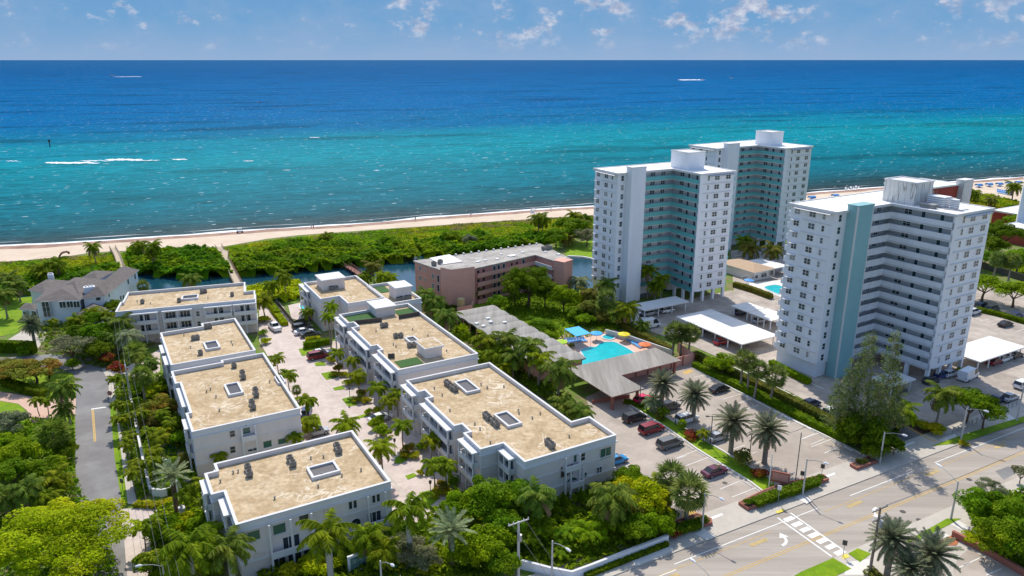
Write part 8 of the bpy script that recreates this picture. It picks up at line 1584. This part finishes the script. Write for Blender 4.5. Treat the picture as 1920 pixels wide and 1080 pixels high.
bush(16, 950, 290, 1.3, 'f_mid', 'green bush at the base of the largest block near corner', .6); bush(3, 230, 800, 1.6, 'f_yel', 'yellow-green shrub bed beside the white pickup, lower', .6, .6); bush(3, 215, 740, 1.6, 'f_mid', 'green shrub bed beside the white pickup, upper', .6, .6); bush(3, 220, 640, 1.8, 'f_yel', 'yellow-green shrub at the far end of the lane', .6, .6)
bush(9, 850, 655, 1.7, 'f_red', 'round dark red bed around the second date palm trunk', .4, .5); bush(9, 1460, 1010, 1.6, 'f_red', 'dark red bed around the fourth date palm trunk', .5, .7); bush(9, 1310, 870, 1.8, 'f_olive', 'leafy shrub right of the third date palm trunk', 1.1, 1); bush(9, 560, 490, 1.3, 'f_olive', 'brownish shrubs around the first date palm trunk', .4, .6)
bush(7, 1168, 398, .8, 'f_dark', 'round clipped shrub at the left end of the long planter', .9, .9); bush(7, 1815, 178, .75, 'f_dark', 'round clipped shrub at the right end of the long planter', .9, .9); bush(7, 770, 550, .8, 'f_dark', 'round clipped shrub at the end of the left planter', .9, .9); bush(17, 190, 245, 2.0, 'f_mid', 'rounded clipped bush beside the dark boxy hedge', 1.2, .75)
bush(7, 510, 680, 1.0, 'f_red', 'dark purple bush at the left tip of the brick planter', .6, .9); bush(8, 1110, 765, .9, 'f_red', 'dark reddish bush by the terracotta bed', .5, .9); bush(8, 1450, 740, 1.8, 'f_yel', 'yellow-green bush behind the red wall at the lower right', .5, .5); bush(5, 1245, 835, .9, 'f_olive', 'little olive bush beside the pool loungers', .4); bush(10, 1000, 395, 1.4, 'f_yel', 'yellow-green shrub at the foot of the yellowing palm', .9)
bush(10, 590, 730, 1.0, 'f_olive', 'small olive bush in the brick corner planter', .5); bush(8, 560, 1045, 1.2, 'f_olive', 'low olive shrub at the foot of the wooden pole', .4); bush(10, 1420, 580, .9, 'f_gold', 'small golden bush under the far pavement street lamp', .4); bush(12, 1345, 745, .9, 'f_yel', 'yellow-green bush beside the piers of the nearest tower', .5)
# cypresses
for k, (x, y) in enumerate(((765, 735), (847, 712), (650, 765), (718, 755), (790, 765))):
    p = K(6, x, y, 1.8); t = thing('cypress', '%s dark columnar cypress by the arched doorway of the largest block' % ['tall left', 'tall right', 'leftmost', 'second from the left', 'short middle'][k], 'cypress', (p.x, p.y, .05))
    hh_ = 3.8 if k < 2 else 2.6; om(mkobj('foliage', crownmesh('mid', 0), t, (0, 0, hh_ / 2 + .1), 0, None, (.62, .62, hh_ * .62)), 'f_dark'); b = MB(); b.tube([(0, 0, 0), (0, 0, hh_ * .8)], [.09, .03], 6); b.build('trunk', 'trunkd', t)
# hedges
Kp = lambda c_, pts, z=0: [K(c_, x, y, z) for x, y in pts]
hedge('long clipped hedge with a sunny top along the tower side of the car park', Kp(11, [(690, 690), (820, 750), (900, 800)], 1) + Kp(10, [(-60, 180), (80, 250), (240, 330), (400, 410)], 1), 1.6, 1.5, 'f_olive'); hedge('long lower clipped hedge at the kerb of the car park', Kp(9, [(880, 20), (1000, 85), (1230, 190)], .6) + Kp(10, [(-40, 290), (140, 385), (300, 460), (420, 525)], .6), 1.3, 1.1, 'f_mid')
hedge('dark hedge row between the two clipped hedges of the car park', Kp(9, [(1090, 120), (1380, 250), (1660, 400), (1900, 520)], .5), 1.8, 1.0, 'f_dark'); hedge('clipped hedge at the left foot of the nearest tower', Kp(11, [(1380, 765), (1560, 860), (1705, 930)], .8), 1.3, 1.2, 'f_bright')
hedge('hedge behind the pool wall beside the white vans', Kp(11, [(10, 400), (120, 460), (260, 540), (460, 640)], 1), 1.5, 1.4, 'f_olive'); hedge('clipped hedge in the long brick planter', Kp(7, [(1240, 390), (1400, 330), (1560, 280), (1770, 205)], .9), 1.6, .8, 'f_dark', z0=.5); hedge('clipped hedge in the left brick planter', Kp(7, [(530, 640), (720, 580)], .9), 1.5, .8, 'f_dark', z0=.5)
hedge('tall dark boxy hedge in front of the white house forecourt', Kp(17, [(-60, 190), (110, 195), (250, 200)], 1.8), 1.6, 2.6, 'f_dark'); hedge('clipped hedge in the lane above the maroon suv', Kp(3, [(530, 830), (710, 800)], .8), 1.3, 1.5, 'f_mid'); hedge('golden clipped hedge behind the three cars in the lane', Kp(3, [(545, 785), (630, 775)], .6), 1.3, .9, 'f_gold')
hedge('double clipped hedge left of the black screened fence', Kp(3, [(290, 560), (375, 665)], .6), 1.6, 1.0, 'f_yel'); hedge('bright clipped hedge at the far end of the black screened fence', Kp(3, [(275, 530), (320, 590)], .7), 1.6, 1.4, 'f_bright'); hedge('low ivy hedge along the foot of the white street wall', [W(1100, 1084), W(1160, 1060), W(1250, 1025)], .6, .6, 'f_dark')
hedge('clipped hedge inside the curved white wall by the paver drive', Kp(14, [(490, 350), (640, 355)], .7), 1.0, 1.2, 'f_dark'); hedge('dark hedge between the pool house lawn and the carports', Kp(23, [(160, 850), (400, 920), (700, 1030)], 1), 1.4, 1.4, 'f_olive', ls=.3); hedge('golden and dark low planting outside the curved white wall', Kp(14, [(350, 470), (500, 480), (620, 450)], .4), 1.3, .6, 'f_gold')
hedge('dark hedge on the near side of the croton trees', Kp(17, [(40, 480), (180, 530), (340, 570)], .8), 1.8, 1.4, 'f_dark'); hedge('hedge under the umbrella trees in the far car park', Kp(12, [(1500, 190), (1700, 235), (1920, 300)], .6), 1.6, 1.0, 'f_dark', ls=.3); hedge('low dark hedge beside the pavilion on the median tip', Kp(9, [(260, 350), (400, 385)], .3), 1.4, .5, 'f_dark')
# feathery casuarina
def casuarina():
    r = random.Random(5); base = K(10, 590, 560); t = thing('casuarina_tree', 'tall feathery olive-green pine-like tree in front of the teal stair column', 'tree', (base.x, base.y, .05), wb=True)
    b = MB(); tk = MB(); tk.tube([(base.x, base.y, 0), (base.x + .1, base.y, 4), (base.x, base.y + .2, 9), (base.x - .4, base.y, 19.5)], [.38, .3, .18, .04], 8); tk.tube([(base.x + .8, base.y, 0), (base.x + 1.6, base.y, 4), (base.x + 2.6, base.y + .2, 8), (base.x + 3.8, base.y, 19.5)], [.26, .2, .12, .04], 7); tk.tube([(base.x - .6, base.y, 0), (base.x - 1.6, base.y, 3), (base.x - 2.8, base.y + .2, 5.5), (base.x - 4.0, base.y, 7)], [.2, .16, .1, .04], 7)
    def plume(cx, cy, z0, z1, rad):
        for i in range(int(46 * (z1 - z0) / 4)):
            f_ = (i + r.random()) / (46 * (z1 - z0) / 4); z = z0 + (z1 - z0) * f_; az = r.uniform(0, 6.3); L_ = rad * (1.05 - f_ * .72) * r.uniform(.6, 1.1); o = Vector((cx, cy, z)); d = Vector((math.cos(az), math.sin(az), .35)); e = o + d * L_
            tk.tube([tuple(o), tuple(o.lerp(e, .6) + Vector((0, 0, .1))), tuple(e)], [.035, .025, .01], 3, False)
            for k in range(int(19 * L_ / 2)):
                q = o.lerp(e, .3 + .75 * r.random()) + rvec(r) * .3; v = (d * .6 + Vector((0, 0, r.uniform(-.9, .8))) + rvec(r) * .6).normalized() * r.uniform(.3, .65); s_ = v.cross(rvec(r)).normalized() * .055; b.quad(q - s_, q + v * .6 - s_, q + v, q + v * .6 + s_, q + s_)
    plume(base.x - 1.2, base.y, 3.5, 20.5, 2.9); plume(base.x + 3.0, base.y, 5, 20.5, 2.5); plume(base.x - 5.2, base.y, 2.8, 12, 2.3); plume(base.x + 1, base.y - 1.5, 2.6, 12.0, 2.4); plume(base.x - 2.8, base.y + 1.2, 3, 15, 2.3); plume(base.x + 5.2, base.y, 2.8, 12, 2.0)
    b.build('crown', 'f_cas', t); tk.build('trunk', 'trunk', t)
casuarina()
_l = {}
for o in bpy.data.objects:
    if o.parent is None and 'label' in o: _l.setdefault(o['label'], []).append(o.name)
for k_, v_ in _l.items():
    if len(v_) > 1: print('DUPLABEL', k_, v_)
    if not 4 <= len(k_.split()) <= 16: print('LEN', len(k_.split()), k_)
